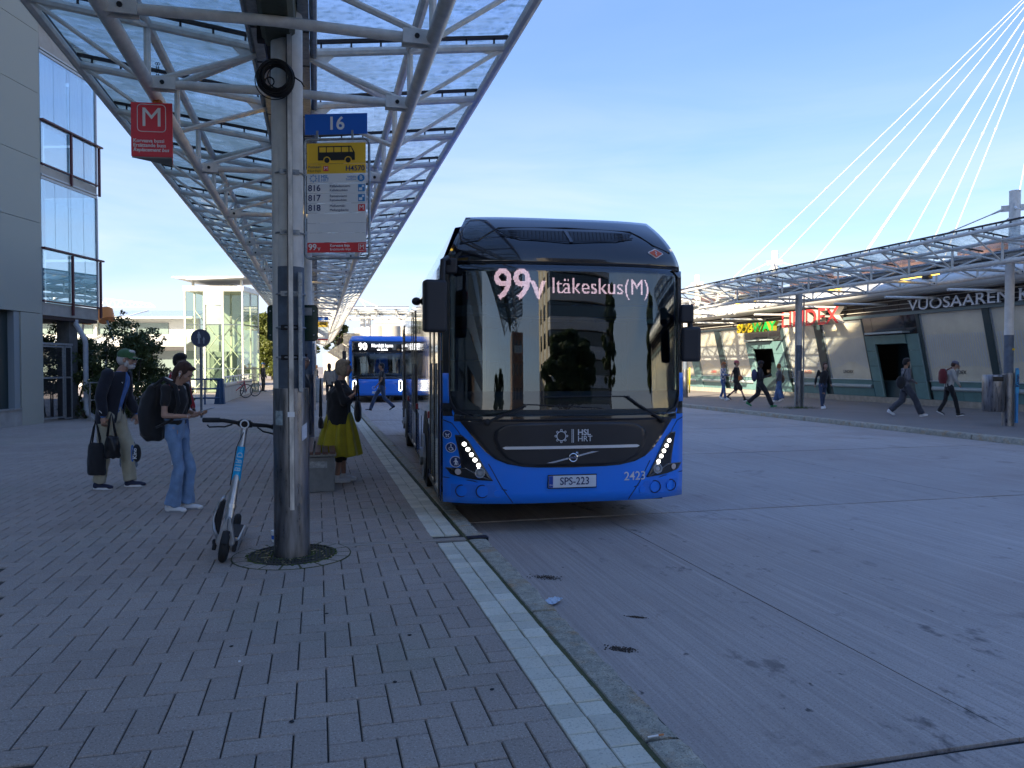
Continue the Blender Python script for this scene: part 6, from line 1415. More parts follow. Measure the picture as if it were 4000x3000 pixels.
def hand(b,w,d,up,s,curl=.6,fr=.0085):
    """palm and five fingers from wrist w along d; up = back of the hand"""
    d=V3(d).normalized(); up=V3(up); side=d.cross(up).normalized(); up=side.cross(d).normalized(); w=V3(w)
    b.ell(w+d*.045*s,(.036*s,.036*s,.036*s),10,6,Matrix((tuple(side*1.0),tuple(up*.5),tuple(d*1.25))).transposed())
    for i,(o_,l) in enumerate(((-.027,.058),(-.009,.070),(.009,.067),(.026,.052))):
        p0=w+d*.08*s+side*o_*s; a=d*math.cos(curl*.5)-up*math.sin(curl*.5); c=d*math.cos(curl*1.6)-up*math.sin(curl*1.6); p1=p0+a*l*.5*s; p2=p1+c*l*.55*s; cap(b,p0,p1,fr*s,fr*.95*s,6); cap(b,p1,p2,fr*.95*s,fr*.8*s,6)
    p0=w+d*.03*s-side*.03*s; p1=p0+(d*.5-side*.6-up*.3).normalized()*.035*s; p2=p1+(d*.85-side*.1-up*.45).normalized()*.03*s; cap(b,p0,p1,.011*s,.0095*s,6); cap(b,p1,p2,.0095*s,.008*s,6)
def person(label,loc,rz,H=1.75,J=None,skin=SK1,hair=None,hs='short',top=None,sl='long',topz=.86,bot=None,bt='trousers',bw=1.0,shoes=None,sole=None,vox=.022,head=(0,0),build=1.0,fem=False,folds=.016,detail=False,hand_mode=True,flare=0,shirt=None,group=None,cap_m=None,glasses=False,beard=None,neckline=None,hood=False):
    s=H/1.75; j={k:V3(v) if len(v)==3 else v for k,v in {**BASE,**(J or {})}.items()}; t=thing('person',label,'person',tuple(loc),rz,group)
    for k in j:
        if isinstance(j[k],V3): j[k]=j[k]*s
    sw=(.92 if fem else 1.0)
    HM=Matrix.Rotation(-R(head[0]),3,'Z')@Matrix.Rotation(-R(head[1]),3,'X'); hc=j['head']
    hp=lambda x,y,z: hc+HM@(V3((x,y,z))*s)
    # ---- body: head, neck, arms, hands, torso core, legs: one continuous surface
    b=MB(); E=lambda c,r,M=None,n=14,m=10: b.ell(hp(*c),tuple(q*s for q in r),n,m,HM if M is None else M)
    E((0,-.015,.03),(.076,.096,.092)); E((0,.018,-.035),(.060,.070,.078)); E((0,.035,-.075),(.044,.048,.035)); E((0,.055,.0),(.052,.035,.05))
    cap(b,hp(0,.086,.012),hp(0,.104,-.022),.010*s,.0145*s,8); E((0,.082,.038),(.045,.012,.010)); E((0,.083,-.052),(.024,.012,.012))
    for q in (-1,1): E((q*.077,-.008,-.008),(.010,.020,.032)); E((q*.043,.058,-.018),(.022,.022,.022))
    cap(b,hp(0,-.02,-.06),j['neck']-V3((0,.005,.02))*s,.052*s*sw,.060*s*sw,12)
    bd=build
    loft(b,[(j['pel'].x,j['pel'].y,j['pel'].z-.05*s,.135*s*bd,.095*s*bd),(j['pel'].x,j['pel'].y,j['pel'].z+.06*s,.13*s*bd,.09*s*bd),(*(j['pel'].lerp(j['chest'],.5)),.115*s*bd,.085*s*bd),(*j['chest'],.15*s*bd*sw,.10*s*bd),(*(j['neck']-V3((0,0,.06))*s),.12*s*sw,.07*s),(*(j['neck']-V3((0,0,.02))*s),.055*s,.05*s)])
    for q in 'RL':
        cap(b,j['sh'+q],j['el'+q],.043*s*sw,.036*s*sw); cap(b,j['el'+q],j['wr'+q],.036*s*sw,.024*s*sw)
        d=(j['wr'+q]-j['el'+q]).normalized()
        if not detail: cap(b,j['wr'+q]+d*.03*s,j['wr'+q]+d*.10*s,.030*s,.024*s,8)
        cap(b,j['hip'+q],j['kn'+q],.075*s*bd,.050*s); cap(b,j['kn'+q],j['an'+q],.050*s,.034*s)
    me=remesh(b,vox*.62 if detail else vox*.8,'body',skin,smooth=2)
    if hand_mode:
        hb=MB()
        for q in 'RL':
            d=(j['wr'+q]-j['el'+q]).normalized(); up=V3((1 if q=='R' else -1,0,0)); hd_=j.get('hd'+q); 
            if hd_ is not None: d=V3(hd_).normalized()
            if j.get('up'+q) is not None: up=V3(j['up'+q])
            hand(hb,j['wr'+q],d,up,s*(1.0 if not fem else .92),j.get('curl'+q,.8) if not isinstance(j.get('curl'+q,.8),V3) else .8)
        bm=bmesh.new(); bm.from_mesh(me); hm=hb.mesh('h',skin,'all'); bm.from_mesh(hm); bm.to_mesh(me); bm.free(); me.polygons.foreach_set('use_smooth',[True]*len(me.polygons))
    link('body',me,t)
    # ---- eyes, mouth
    if detail:
        for q in (-1,1):
            ob('eye',MB().ell(hp(q*.032,.082,.014),(.012*s,.008*s,.006*s),8,6),mat('eye_dark',(0.03,0.02,0.018),.3),t); ob('eyebrow',MB().tube([hp(q*.015,.094,.034),hp(q*.032,.095,.038),hp(q*.050,.084,.034)],.0035*s,6),hair or M_bmat,t)
        ob('lips',MB().ell(hp(0,.093,-.050),(.020*s,.006*s,.007*s),10,6),mat('lips',(0.30,0.10,0.09),.5),t)
    # ---- hair / headwear
    if hair and hs!='none':
        b=MB()
        if hs in('short','long','bob','pony','mop'):
            b.ell(hp(0,-.028,.045),(.086*s,.100*s,.092*s),16,10,HM); b.ell(hp(0,-.055,.0),(.080*s,.075*s,.085*s),14,8,HM); b.ell(hp(0,.035,.100),(.062*s,.050*s,.026*s),12,8,HM)
        if hs=='mop': b.ell(hp(0,.0,.085),(.092*s,.10*s,.065*s),14,8,HM)
        if hs=='bob':
            for q in (-1,1): b.ell(hp(q*.068,-.015,-.015),(.026*s,.062*s,.095*s),12,8,HM)
            b.ell(hp(0,-.075,-.02),(.075*s,.045*s,.085*s),12,8,HM); b.ell(hp(.02,.045,.088),(.062*s,.045*s,.035*s),12,8,HM)
        if hs=='long':
            for q in (-1,1): cap(b,hp(q*.066,-.02,.02),hp(q*.072,.01,-.17),.028*s,.018*s,8)
            cap(b,hp(0,-.085,-.02),hp(0,-.075,-.26),.062*s,.035*s)
        if hs=='pony':
            b.ell(hp(0,-.08,.01),(.06*s,.05*s,.06*s),12,8,HM); cap(b,hp(.045,-.085,-.01),hp(.060,-.02,-.14),.030*s,.030*s,8); cap(b,hp(.060,-.02,-.14),hp(.065,.045,-.27),.030*s,.013*s,8); cap(b,hp(.070,.02,.03),hp(.074,.03,-.06),.010*s,.008*s,6)
        link('hair',remesh(b,vox*.6,'hair',hair,folds=.006,fs=2.2,smooth=2),t)
    if beard:
        b=MB(); b.ell(hp(0,.045,-.075),(.052*s,.050*s,.042*s),14,8,HM); b.ell(hp(0,.088,-.040),(.030*s,.016*s,.010*s),10,6,HM)
        for q in (-1,1): b.ell(hp(q*.062,.012,-.045),(.014*s,.035*s,.045*s),10,6,HM)
        link('beard',remesh(b,.008,'beard',beard,folds=.004,fs=3,smooth=1),t)
    if cap_m:
        b=MB(); b.ell(hp(0,-.022,.062),(.092*s,.108*s,.075*s),18,10,HM); b.ell(hp(0,-.02,.045),(.0935*s,.110*s,.040*s),18,8,HM); c_=ob('cap',b,cap_m,t,smooth='all')
        b=MB(); vs=[]; n=12
        for i in range(n+1):
            a=R(-62+124*i/n); vs+= [hp(.086*math.sin(a),-.02+.10*math.cos(a),.040),hp(.088*math.sin(a),-.01+.10*math.cos(a)+.075*math.cos(a)**1.5,.026-.012*math.sin(a)**2)]
        o_=len(vs); vs=vs+[v+V3((0,0,-.006*s)) for v in vs]; fs=[(2*i,2*i+1,2*i+3,2*i+2) for i in range(n)]+[(2*i+o_,2*i+2+o_,2*i+3+o_,2*i+1+o_) for i in range(n)]+[(2*i+1,2*i+1+o_,2*i+3+o_,2*i+3) for i in range(n)]
        ob('cap_peak',b.add(vs,fs),cap_m,c_,smooth=True)
    if glasses:
        b=MB()
        for q in (-1,1): b.ell(hp(q*.034,.096,.012),(.026*s,.006*s,.018*s),12,6,HM); b.tube([hp(q*.058,.09,.016),hp(q*.080,.0,.012)],.003*s,5)
        b.tube([hp(-.01,.100,.018),hp(.01,.100,.018)],.003*s,5); ob('glasses',b,M_gloss,t)
    # ---- clothes
    g=.016*s
    if top:
        b=MB(); ch=j['chest']; ne=j['neck']; pz=j['pel']
        hem=topz*s; tw_=.150*s*bd if fem else .155*s*bd
        k=(pz.z-hem)/max(.01,(ch.z-pz.z)); low=pz-(ch-pz)*k
        loft(b,[(low.x,low.y,hem,tw_*1.03+g*.4,.115*s*bd),(pz.x,pz.y,pz.z+.05*s,tw_*.98+g*.4,.112*s*bd),(*(pz.lerp(ch,.5)),(.128 if fem else .140)*s*bd+g,.102*s*bd+g*.5),(ch.x,ch.y+(.018*s if fem else 0),ch.z,.158*s*bd*sw+g,.112*s*bd+g*(1.3 if fem else .5)),(*(ne-V3((0,0,.075))*s),.145*s*sw,.085*s),(*(ne-V3((0,0,.028))*s),.085*s,.065*s),(*(ne-V3((0,-.005,.0))*s),.068*s,.060*s)])
        for q in 'RL':
            S0,E0,W0=j['sh'+q],j['el'+q],j['wr'+q]; b.ell(S0,(.060*s*sw,.060*s,.060*s),12,8)
            if sl=='long': cap(b,S0,E0,.058*s*sw,.052*s*sw); cap(b,E0,E0.lerp(W0,.93),.052*s*sw,.040*s*sw)
            elif sl=='rolled': cap(b,S0,E0,.058*s*sw,.052*s*sw); cap(b,E0,E0.lerp(W0,.35),.050*s*sw,.045*s*sw)
            elif sl=='short': cap(b,S0,S0.lerp(E0,.52),.058*s*sw,.056*s*sw)
        if hood: b.ell(ne+V3((0,-.07,.02))*s,(.10*s,.06*s,.07*s),12,8)
        link('top',remesh(b,vox*.85,'top',top,folds=folds,seed=len(label)),t)
    if bot and bt in('trousers','shorts'):
        b=MB(); pz=j['pel']; loft(b,[(pz.x,pz.y,pz.z-.12*s,.160*s*bd,.118*s*bd),(pz.x,pz.y,pz.z-.02*s,.158*s*bd,.115*s*bd),(pz.x,pz.y,pz.z+.10*s,.138*s*bd,.102*s*bd)])
        for q in 'RL':
            h_,k_,a_=j['hip'+q],j['kn'+q],j['an'+q]; cap(b,h_-V3((0,0,.02))*s,k_,.088*s*bd*min(bw,1.25),.066*s*bw)
            if bt=='trousers':
                e_=a_.lerp(k_,.05)-V3((0,0,.03))*s; b.tube([k_,k_.lerp(e_,.55),e_],[.066*s*bw,.062*s*bw+flare*.5*s,.062*s*bw+flare*s],14); b.ell(k_,(.066*s*bw,)*3,12,8)
            else: b.tube([h_,h_.lerp(k_,.98)],[.095*s,.085*s*bw],14)
        link('trousers' if bt=='trousers' else 'shorts',remesh(b,vox*.85,'trousers',bot,folds=folds*1.15,seed=3),t)
    if shoes:
        for q in 'RL':
            a_=j['an'+q]; d=j['to'+q]; d=V3((d[0],d[1],d[2] if len(d)>2 else 0)).normalized(); b=MB(); z0=a_-V3((0,0,.05))*s
            b.ell(z0-d*.03*s+V3((0,0,.01)),(.040*s,.040*s,.045*s),10,6); cap(b,z0-d*.02*s,z0+d*.13*s-V3((0,0,.004)),.040*s,.032*s); b.ell(z0+d*.15*s-V3((0,0,.008)),(.042*s,.042*s,.026*s),10,6); cap(b,a_,z0,.040*s,.042*s)
            sh_=link('shoe',remesh(b,max(.010,vox*.6),'shoe',shoes,smooth=1),t)
            so_=MB(); sd=V3((-d.y,d.x,0)).normalized(); pts=[]
            for i in range(16):
                a2=2*math.pi*i/16; l=.125*math.cos(a2)+.055; pts.append(z0+d*l*s+sd*.044*s*math.sin(a2)*(1.0 if math.cos(a2)>0 else .88))
            up=V3((0,0,1)) if abs(d.z)<.1 else sd.cross(d)*-1
            if up.z<0: up=-up
            n=16; so_.add([p-up*.040*s for p in pts]+[p-up*.012*s for p in pts],[tuple(range(n-1,-1,-1)),tuple(range(n,2*n))]+[(i,(i+1)%n,(i+1)%n+n,i+n) for i in range(n)])
            ob('sole',so_,sole or M_txtwhite,sh_,smooth=True)
    t['_s']=s; del t['_s']; return t,j,hp
def fab(n,c,v=.12,sc=18,**k): return mat(n,c,.85,var=v,scale=sc,bump=.12,bscale=90,sheen=.2,**k)
FB_black=fab('black_fabric',(0.013,0.013,0.015)); FB_navy=fab('navy_wool',(0.010,0.012,0.022)); FB_jean=fab('light_jeans',(0.16,0.26,0.42),.25,7); FB_djean=fab('dark_jeans',(0.03,0.05,0.10),.25,8); FB_beige=fab('beige_cotton',(0.42,0.38,0.27),.14,6); FB_blue=fab('blue_shirt',(0.05,0.16,0.46),.15,14)
FB_must=fab('mustard_linen',(0.36,0.30,0.012),.14,9); FB_grey=fab('grey_sweat',(0.11,0.11,0.12)); FB_lgrey=fab('light_knit',(0.42,0.42,0.40)); FB_char=fab('charcoal_denim',(0.045,0.05,0.065),.3,8)
FB_bjean=fab('mid_blue_jeans',(0.06,0.12,0.26),.2,8); FB_cam=fab('beige_jacket',(0.30,0.26,0.21)); FB_white=mat('white_leather',(0.72,0.73,0.74),.5); FB_green=fab('green_twill',(0.05,0.13,0.05)); FB_greens=mat('green_trainer',(0.03,0.22,0.09),.5)
HR_br=fab('brown_hair',(0.055,0.025,0.016),.4,30); HR_bl=fab('ash_blond_hair',(0.30,0.23,0.15),.35,40); HR_dk=fab('black_hair',(0.012,0.009,0.009)); HR_gr=fab('white_hair',(0.50,0.48,0.45)); HR_gi=fab('ginger_hair',(0.30,0.11,0.035))
# ---- girl with phone
gl=D(693,2010,8.2); gl.z=0; gr_=HEAD(93)
GJ=dict(pel=(0,-.01,.95),chest=(0,-.02,1.27),neck=(0,.015,1.45),head=(0,.095,1.585),shR=(.165,-.035,1.40),shL=(-.165,-.035,1.40),elR=(.205,-.04,1.11),elL=(-.18,.04,1.13),wrR=(.07,.19,1.09),wrL=(-.05,.24,1.11),hdR=(-.25,1,.12),hdL=(.3,1,.08),upR=(.3,-.1,-1),upL=(-.3,-.1,-1),hipR=(.085,0,.93),hipL=(-.085,0,.93),knR=(.085,.075,.50),knL=(-.08,.10,.50),anR=(.085,-.035,.085),anL=(-.085,.07,.085),toR=(.05,1),toL=(-.05,1))
girl,j,hp=person('young woman in black top and light jeans looking down at her phone',gl,gr_,1.63,GJ,hair=HR_br,hs='pony',top=FB_black,sl='short',topz=1.00,bot=FB_jean,bw=1.0,flare=.026,shoes=FB_white,vox=.015,head=(0,38),fem=True,detail=True,folds=.017,build=.93,sole=mat('grey_sole',(0.30,0.30,0.31),.6))
ob('earbud',MB().ell(hp(.088,.0,-.010),(.008,.008,.010),8,6).tube([hp(.090,.004,-.012),hp(.089,.012,-.038)],.004,6),M_txtwhite,girl)
ob('waistband',MB().tube([(0+.128*math.cos(a),-.01+.098*math.sin(a),.985) for a in [2*math.pi*q/24 for q in range(25)]],.010,6),FB_jean,girl); b=MB().torus((j['wrR'].x,j['wrR'].y-.01,j['wrR'].z),.030,.0035,'y',18,6); ob('bracelet',b,mat('bead_pale',(0.5,0.45,0.42),.4),girl)
def place(o,base,rz,v): v=Matrix.Rotation(rz,3,'Z')@V3(v); return V3(base)+v
pc=place(None,gl,gr_,(.0,.335,1.085)); ob('smartphone',MB().cbox((0,0,0),(.072,.15,.009),0,.30),mat('phone_silver',(0.55,0.57,0.60),.25,metal=.5),loc=tuple(pc),rot=(0,0,gr_),bevel=.003,label='white smartphone held in both hands by the young woman in jeans',cat='phone')
bp=place(None,gl,gr_,(.02,-.265,1.10)); bk=thing('backpack','large black backpack worn by the young woman in jeans','backpack',tuple(bp),gr_)
b=MB(); loft(b,[(0,.04,-.34,.11,.08),(0,.01,-.28,.16,.115),(0,.0,-.05,.165,.125),(0,.02,.13,.15,.105),(0,.05,.24,.10,.065),(0,.06,.27,.05,.035)]); link('bag_body',remesh(b,.02,'bag_body',FB_black,folds=.018,fs=.8),bk)
b=MB(); 
for sx in (-.13,.11): b.tube([(sx,.09,.24),(sx*1.05,.20,.32),(sx*1.1,.33,.24),(sx*1.1,.36,.05),(sx*1.0,.28,-.12),(sx*.9,.10,-.20)],[.020,.022,.022,.020,.016,.014],8)
ob('shoulder_strap',b,FB_black,bk,smooth='all'); ob('strap_trim',MB().tube([(.10,.21,.333),(.125,.30,.30)],.006,6),M_txtwhite,bk)
cs=D(534,1770,8.05); pr_=thing('pencil_case','small round black case with blue trim and white letters hanging from the backpack','pouch',tuple(cs),HEAD(10)); b=MB(); 
b.ell((0,0,0),(.048,.035,.095),16,10); ob('case_body',b,FB_black,pr_,smooth='all'); ob('blue_trim',MB().tube([(.030+.0*a,-.03,0+.0) if False else (-.03+.012*math.cos(a),-.028,.085*math.sin(a)) for a in [2*math.pi*q/20 for q in range(21)]],.005,6),mat('case_blue',(0.03,0.14,0.45),.5),pr_)
b=MB(); put_text(b,'Kino',facing((.012,-.045,0),right=(0,0,1),up=(-1,0,0)),.06,offset=.001,ext=.001); ob('lettering',b,M_txtwhite,pr_)
# ---- old man with bags
ml=D(452,1905,9.75); ml.z=0; mr=HEAD(88)
MJ=dict(pel=(0,-.05,.94),chest=(0,.03,1.27),neck=(0,.085,1.445),head=(0,.165,1.585),shR=(.19,.01,1.40),shL=(-.19,.05,1.40),elR=(.25,-.05,1.13),elL=(-.24,.05,1.12),wrR=(.25,-.02,.90),wrL=(-.22,.17,.90),hdR=(0,.05,-1),hdL=(0,.1,-1),upR=(1,0,0),upL=(-1,0,0),hipR=(.09,-.05,.92),hipL=(-.09,-.05,.92),knR=(.10,-.08,.50),knL=(-.10,.10,.50),anR=(.10,-.16,.085),anL=(-.10,.13,.085),toR=(.15,1),toL=(-.1,1))
man,j,hp=person('elderly bearded man in green cap, navy blazer and beige trousers carrying bags',ml,mr,1.80,MJ,hair=HR_gr,hs='short',top=FB_blue,sl='long',topz=.93,bot=FB_beige,bw=1.30,shoes=mat('navy_trainer',(0.02,0.025,0.06),.6),vox=.018,head=(0,4),detail=True,folds=.012,cap_m=FB_green,glasses=True,beard=HR_gr,build=1.06)
s_=1.8/1.75
# open blazer: a shell round back, sides and sleeves, left open in front
b=MB(); n=22; rings=[]
for (x,y,z,rx,ry) in ((0,-.075,.80,.205,.150),(0,-.06,.95,.200,.150),(0,-.02,1.12,.190,.145),(0,.03,1.28,.205,.150),(0,.06,1.38,.190,.125),(0,.085,1.445,.115,.090)):
    rings.append([(x+rx*math.cos(a),y+ry*math.sin(a),z) for a in [R(112)+ (R(316))*i/n for i in range(n+1)]])
vs=[V3(p)*s_ for r_ in rings for p in r_]; k=n+1; b.add(vs,[(q*k+i,q*k+i+1,(q+1)*k+i+1,(q+1)*k+i) for q in range(5) for i in range(n)])
me=b.mesh('blazer',FB_navy,'all'); o=link('blazer',me,man); md=o.modifiers.new('solid','SOLIDIFY'); md.thickness=.012; md=o.modifiers.new('sub','SUBSURF'); md.levels=1; md.render_levels=2
for q in 'RL':
    b=MB(); b.ell(j['sh'+q],(.080,.080,.080),12,8); cap(b,j['sh'+q],j['el'+q],.078,.070); cap(b,j['el'+q],j['el'+q].lerp(j['wr'+q],.80),.070,.060); link('blazer_sleeve',remesh(b,.016,'sleeve',FB_navy,folds=.014),man)
ob('belt',MB().tube([(0+.152*math.cos(a),-.05+.112*math.sin(a),.985) for a in [2*math.pi*q/24 for q in range(25)]],.016,6),M_black,man)
ob('sleeve_logo',MB().tube([j['wrR']+V3((.056,-.02,.075)),j['wrR']+V3((.058,.0,.060)),j['wrR']+V3((.058,.012,.045))],.004,5),M_txtwhite,man); ob('lapel_logo',MB().tube([(.13,.135,1.36),(.125,.15,1.35),(.12,.16,1.335)],.004,5),M_txtwhite,man)
def bag(label,base,rz,w,dp,h,m,hh,fold=.012,cat='bag',nm='shopping_bag',handles=True,sag=1.0,hm=None):
    t=thing(nm,label,cat,tuple(base),rz); b=MB(); loft(b,[(0,0,0.01,w*.44,dp*.40),(0,0,.04,w*.5,dp*.5),(0,0,h*.5,w*.5*sag,dp*.5),(0,0,h*.9,w*.44,dp*.3),(0,0,h,w*.38,dp*.12)],16); link('bag_body',remesh(b,.016,'bag_body',m,folds=fold),t)
    if handles:
        b=MB()
        for dy in (-dp*.15,dp*.15): b.tube([(-w*.26,dy,h*.97),(-w*.10,dy*.5,h+hh*.7),(0,0,h+hh),(w*.10,dy*.5,h+hh*.7),(w*.26,dy,h*.97)],.009,6)
        ob('handle',b,hm or m,t,smooth='all')
    return t
hR=place(None,ml,mr,(.255,-.015,.80)); 
bag('black shopping bag hanging lowest and leftmost from the elderly man\'s hand',D(377,1860,9.55),HEAD(5),.245,.13,.42,FB_black,.27,.008)
bag('second black bag, bulging, beside the first in the elderly man\'s hand',D(437,1795,9.5),HEAD(-8),.19,.12,.30,mat('black_plastic_bag',(0.012,0.012,0.014),.3,bump=.2,bscale=25),.28,.02)
M_pl=mat('clear_blue_plastic',(0.12,0.22,0.32),.15,alpha=.55,bump=.4,bscale=20); M_pl2=mat('cyan_pack',(0.10,0.45,0.62),.4)
tb=bag('translucent blue plastic bag of groceries in the elderly man\'s far hand',D(500,1828,9.9),HEAD(0),.22,.16,.34,M_pl,.14,.02,hm=M_pl)
ob('cyan_package',MB().ell((.0,-.03,.27),(.055,.05,.05),12,8),M_pl2,tb); ob('grocery_box',MB().cbox((.02,.0,.12),(.12,.08,.16),.3),mat('grocery_red',(0.30,0.05,0.04),.5),tb)
# ---- woman in mustard skirt
wl=D(1330,1888,10.3); wl.z=0; wr_=HEAD(80)
WJ=dict(pel=(0,-.02,.95),chest=(0,-.01,1.26),neck=(0,.02,1.44),head=(0,.06,1.60),shR=(.185,-.02,1.39),shL=(-.185,.0,1.39),elR=(.235,.06,1.13),elL=(-.2,.12,1.13),wrR=(.15,.235,1.27),wrL=(-.12,.20,1.25),hdR=(-.3,.1,1),hdL=(.3,.1,1),knR=(.09,.0,.50),knL=(-.09,.03,.50),anR=(.085,-.04,.085),anL=(-.085,.04,.085),toR=(.1,1),toL=(0,1))
wom,j,hp=person('woman with short blond hair in black cardigan and mustard skirt at the bench',wl,wr_,1.66,WJ,hair=HR_bl,hs='bob',top=FB_black,sl='rolled',topz=.82,shoes=FB_white,vox=.018,head=(0,2),fem=True,detail=True,build=1.5,folds=.012)
b=MB()
for q in 'RL': cap(b,j['hip'+q],j['kn'+q],.085,.066); b.tube([j['kn'+q],j['kn'+q].lerp(j['an'+q],.52)],[.062,.052],12)
link('leggings',remesh(b,.016,'leggings',FB_black),wom)
b=MB(); n=72; rows_=11; vs=[]
for r_ in range(rows_):
    f=r_/(rows_-1); z=.93-.575*f
    for i in range(n):
        a=2*math.pi*i/n; pl_=(.028*math.sin(a*9+.6*math.sin(f*3))+.014*math.sin(a*17+1))*min(1,f*2.2); R_=.165+.150*f**1.0+pl_*.9; vs.append((R_*math.cos(a)*(1.0),-.01+R_*math.sin(a)*.95-.02*f,z+.012*math.sin(a*9)*f+(.10 if False else 0)))
b.add(vs,[(q*n+i,q*n+(i+1)%n,(q+1)*n+(i+1)%n,(q+1)*n+i) for q in range(rows_-1) for i in range(n)]); me=b.mesh('skirt',FB_must,'all'); o=link('skirt',me,wom); md=o.modifiers.new('solid','SOLIDIFY'); md.thickness=.006; md=o.modifiers.new('sub','SUBSURF'); md.render_levels=1
b=MB()
for q in (-1,1): b.torus(tuple(hp(q*.034,.098,.012)),.020,.0022,'y',16,5)
ob('spectacles',b,M_bmat,wom)
hb_=place(None,wl,wr_,(.27,.24,.84)); hbg=bag('black shoulder bag hanging at the front side of the woman in the mustard skirt',hb_,wr_+.3,.26,.10,.30,FB_black,.30,.006); hbg.rotation_euler=(0,.28,wr_)
hb2=place(None,wl,wr_,(.20,-.24,.72)); bag('small black handbag on a long strap behind the woman in the mustard skirt',hb2,wr_,.15,.08,.17,FB_black,.50,.006,nm='handbag')
# ---- figures partly hidden
def onp(r,x,y,z):
    m=Matrix.Translation(r[0].location)@Matrix.Rotation(r[0].rotation_euler.z,4,'Z'); return tuple(m@V3((x,y,z)))
def P_(label,px,py,H,hpx,heading,**k):
    Zz=H*3000/hpx; p=D(px,py,Zz); z=-.12 if k.pop('road',False) else 0; p.z=z; return person(label,p,HEAD(heading),H,vox=k.pop('vox',.03),hand_mode=k.pop('hm',False),**k)
def stride(a=.30,arm=.16,lift=.05,phone=False,h=0):
    d=dict(knR=(.10,.20*a/.3,.52),anR=(.10,.36*a/.3,.095),toR=(0,1,.15),knL=(-.10,-.05,.50),anL=(-.10,-.36*a/.3,.14+lift),toL=(0,1,-.55),pel=(0,0,.91),hipR=(.09,0,.90),hipL=(-.09,0,.90),elR=(.22,-arm*.8,1.13),wrR=(.23,-arm*1.1,.89),elL=(-.22,arm*.5,1.13),wrL=(-.2,arm*1.6,.93))
    if phone: d.update(elR=(.21,.0,1.12),wrR=(.08,.24,1.16),elL=(-.21,0,1.12),wrL=(-.06,.25,1.17))
    return d
p_=P_('woman in pale gilet with red sleeves, partly hidden behind the young woman',707,2000,1.74,430,100,skin=SK3,hair=HR_dk,hs='mop',top=fab('pale_gilet',(0.40,0.39,0.37)),bot=FB_bjean,shoes=FB_white,vox=.022)
for q in 'L': 
    b=MB(); 
jj=p_[1]
for q in 'RL':
    b=MB(); cap(b,jj['sh'+q],jj['el'+q],.064,.058); cap(b,jj['el'+q],jj['el'+q].lerp(jj['wr'+q],.92),.058,.047); link('sleeve',remesh(b,.02,'sleeve',fab('red_sleeve',(0.35,0.02,0.03))),p_[0])
P_('dark-coated person with sunglasses standing mostly hidden behind the near post',1178,1880,1.74,470,80,skin=SK1,hair=HR_dk,hs='short',top=FB_black,topz=.55,bot=FB_black,shoes=M_black,glasses=True,vox=.022,build=1.2)
P_('man in black t-shirt and jeans striding in front of the second bus',1492,1610,1.78,188,-115,J=stride(.34),skin=SK2,hair=HR_dk,hs='short',top=FB_black,sl='short',bot=FB_djean,bw=1.1,shoes=FB_navy,road=True,head=(25,0))
P_('woman with brown hair in beige jacket seen from behind further down the platform',1287,1556,1.66,152,-5,hair=HR_br,hs='long',top=FB_cam,topz=.80,bot=FB_black,shoes=FB_white,build=1.1,fem=True)
P_('dark-haired person glimpsed above the blond woman\'s head, far down the platform',1323,1552,1.68,146,0,hair=HR_dk,hs='short',top=FB_grey,bot=FB_djean,shoes=FB_white)
P_('small distant person with red-brown hair and black top by the platform bin',1236,1520,1.62,95,60,hair=HR_gi,hs='bob',top=FB_black,bot=FB_bjean,shoes=FB_white,fem=True)
P_('man in dark suit and cap standing by the ramp near the lift tower',1028,1517,1.76,114,100,hair=HR_dk,hs='short',top=FB_black,topz=.72,bot=FB_black,shoes=M_black,cap_m=fab('blue_cap',(0.03,0.08,0.25)))
# ---- walkers on the far pavement
M_plaid=bpy.data.materials.new('plaid_shirt'); M_plaid.use_nodes=True; t_=M_plaid.node_tree; tcx=N(t_,'ShaderNodeTexCoord'); ck=N(t_,'ShaderNodeTexChecker'); ck.inputs['Scale'].default_value=9; ck.inputs[1].default_value=(.62,.60,.56,1); ck.inputs[2].default_value=(.10,.17,.35,1); t_.links.new(tcx.outputs['Object'],ck.inputs[0]); t_.links.new(ck.outputs[0],t_.nodes['Principled BSDF'].inputs[0])
P_('ginger man in white and blue checked overshirt and jeans looking down at his hands',2825,1552,1.74,150,130,J=stride(.14,phone=True),hair=HR_gi,hs='short',top=M_plaid,topz=.82,bot=FB_bjean,shoes=FB_white,head=(0,30),glasses=True)
a_=P_('man in pink cap, black t-shirt and black shorts walking with a small orange bag',2876,1548,1.80,158,125,J=stride(.34),skin=SK1,hair=HR_br,hs='short',top=FB_black,sl='short',bot=FB_black,bt='shorts',bw=1.25,shoes=FB_black,cap_m=fab('pink_cap',(0.42,0.10,0.12)))
for q in 'RL': ob('sock',MB().tube([a_[1]['an'+q],a_[1]['an'+q].lerp(a_[1]['kn'+q],.32)],.044,10),FB_black,a_[0])
Zz=1.8*3000/158; ob('waist_bag',MB().cbox((0,0,0),(.26,.10,.20)).tube([(-.1,.05,.1),(.05,.15,.42)],.012,6),fab('orange_bag',(0.45,0.14,0.03)),loc=onp(a_,.12,.22,1.02),rot=(0,0,a_[0].rotation_euler.z),bevel=.02,label='small orange crossbody bag on the man in the pink cap',cat='bag')
a_=P_('person all in black hooded top with bright green trainers, reading a phone as they walk',2968,1582,1.74,180,93,J=stride(.36,phone=True),skin=SK3,hair=HR_dk,hs='mop',top=FB_black,topz=.80,bot=FB_black,bw=1.35,shoes=FB_greens,sole=FB_greens,hood=True,head=(0,25),build=1.12)
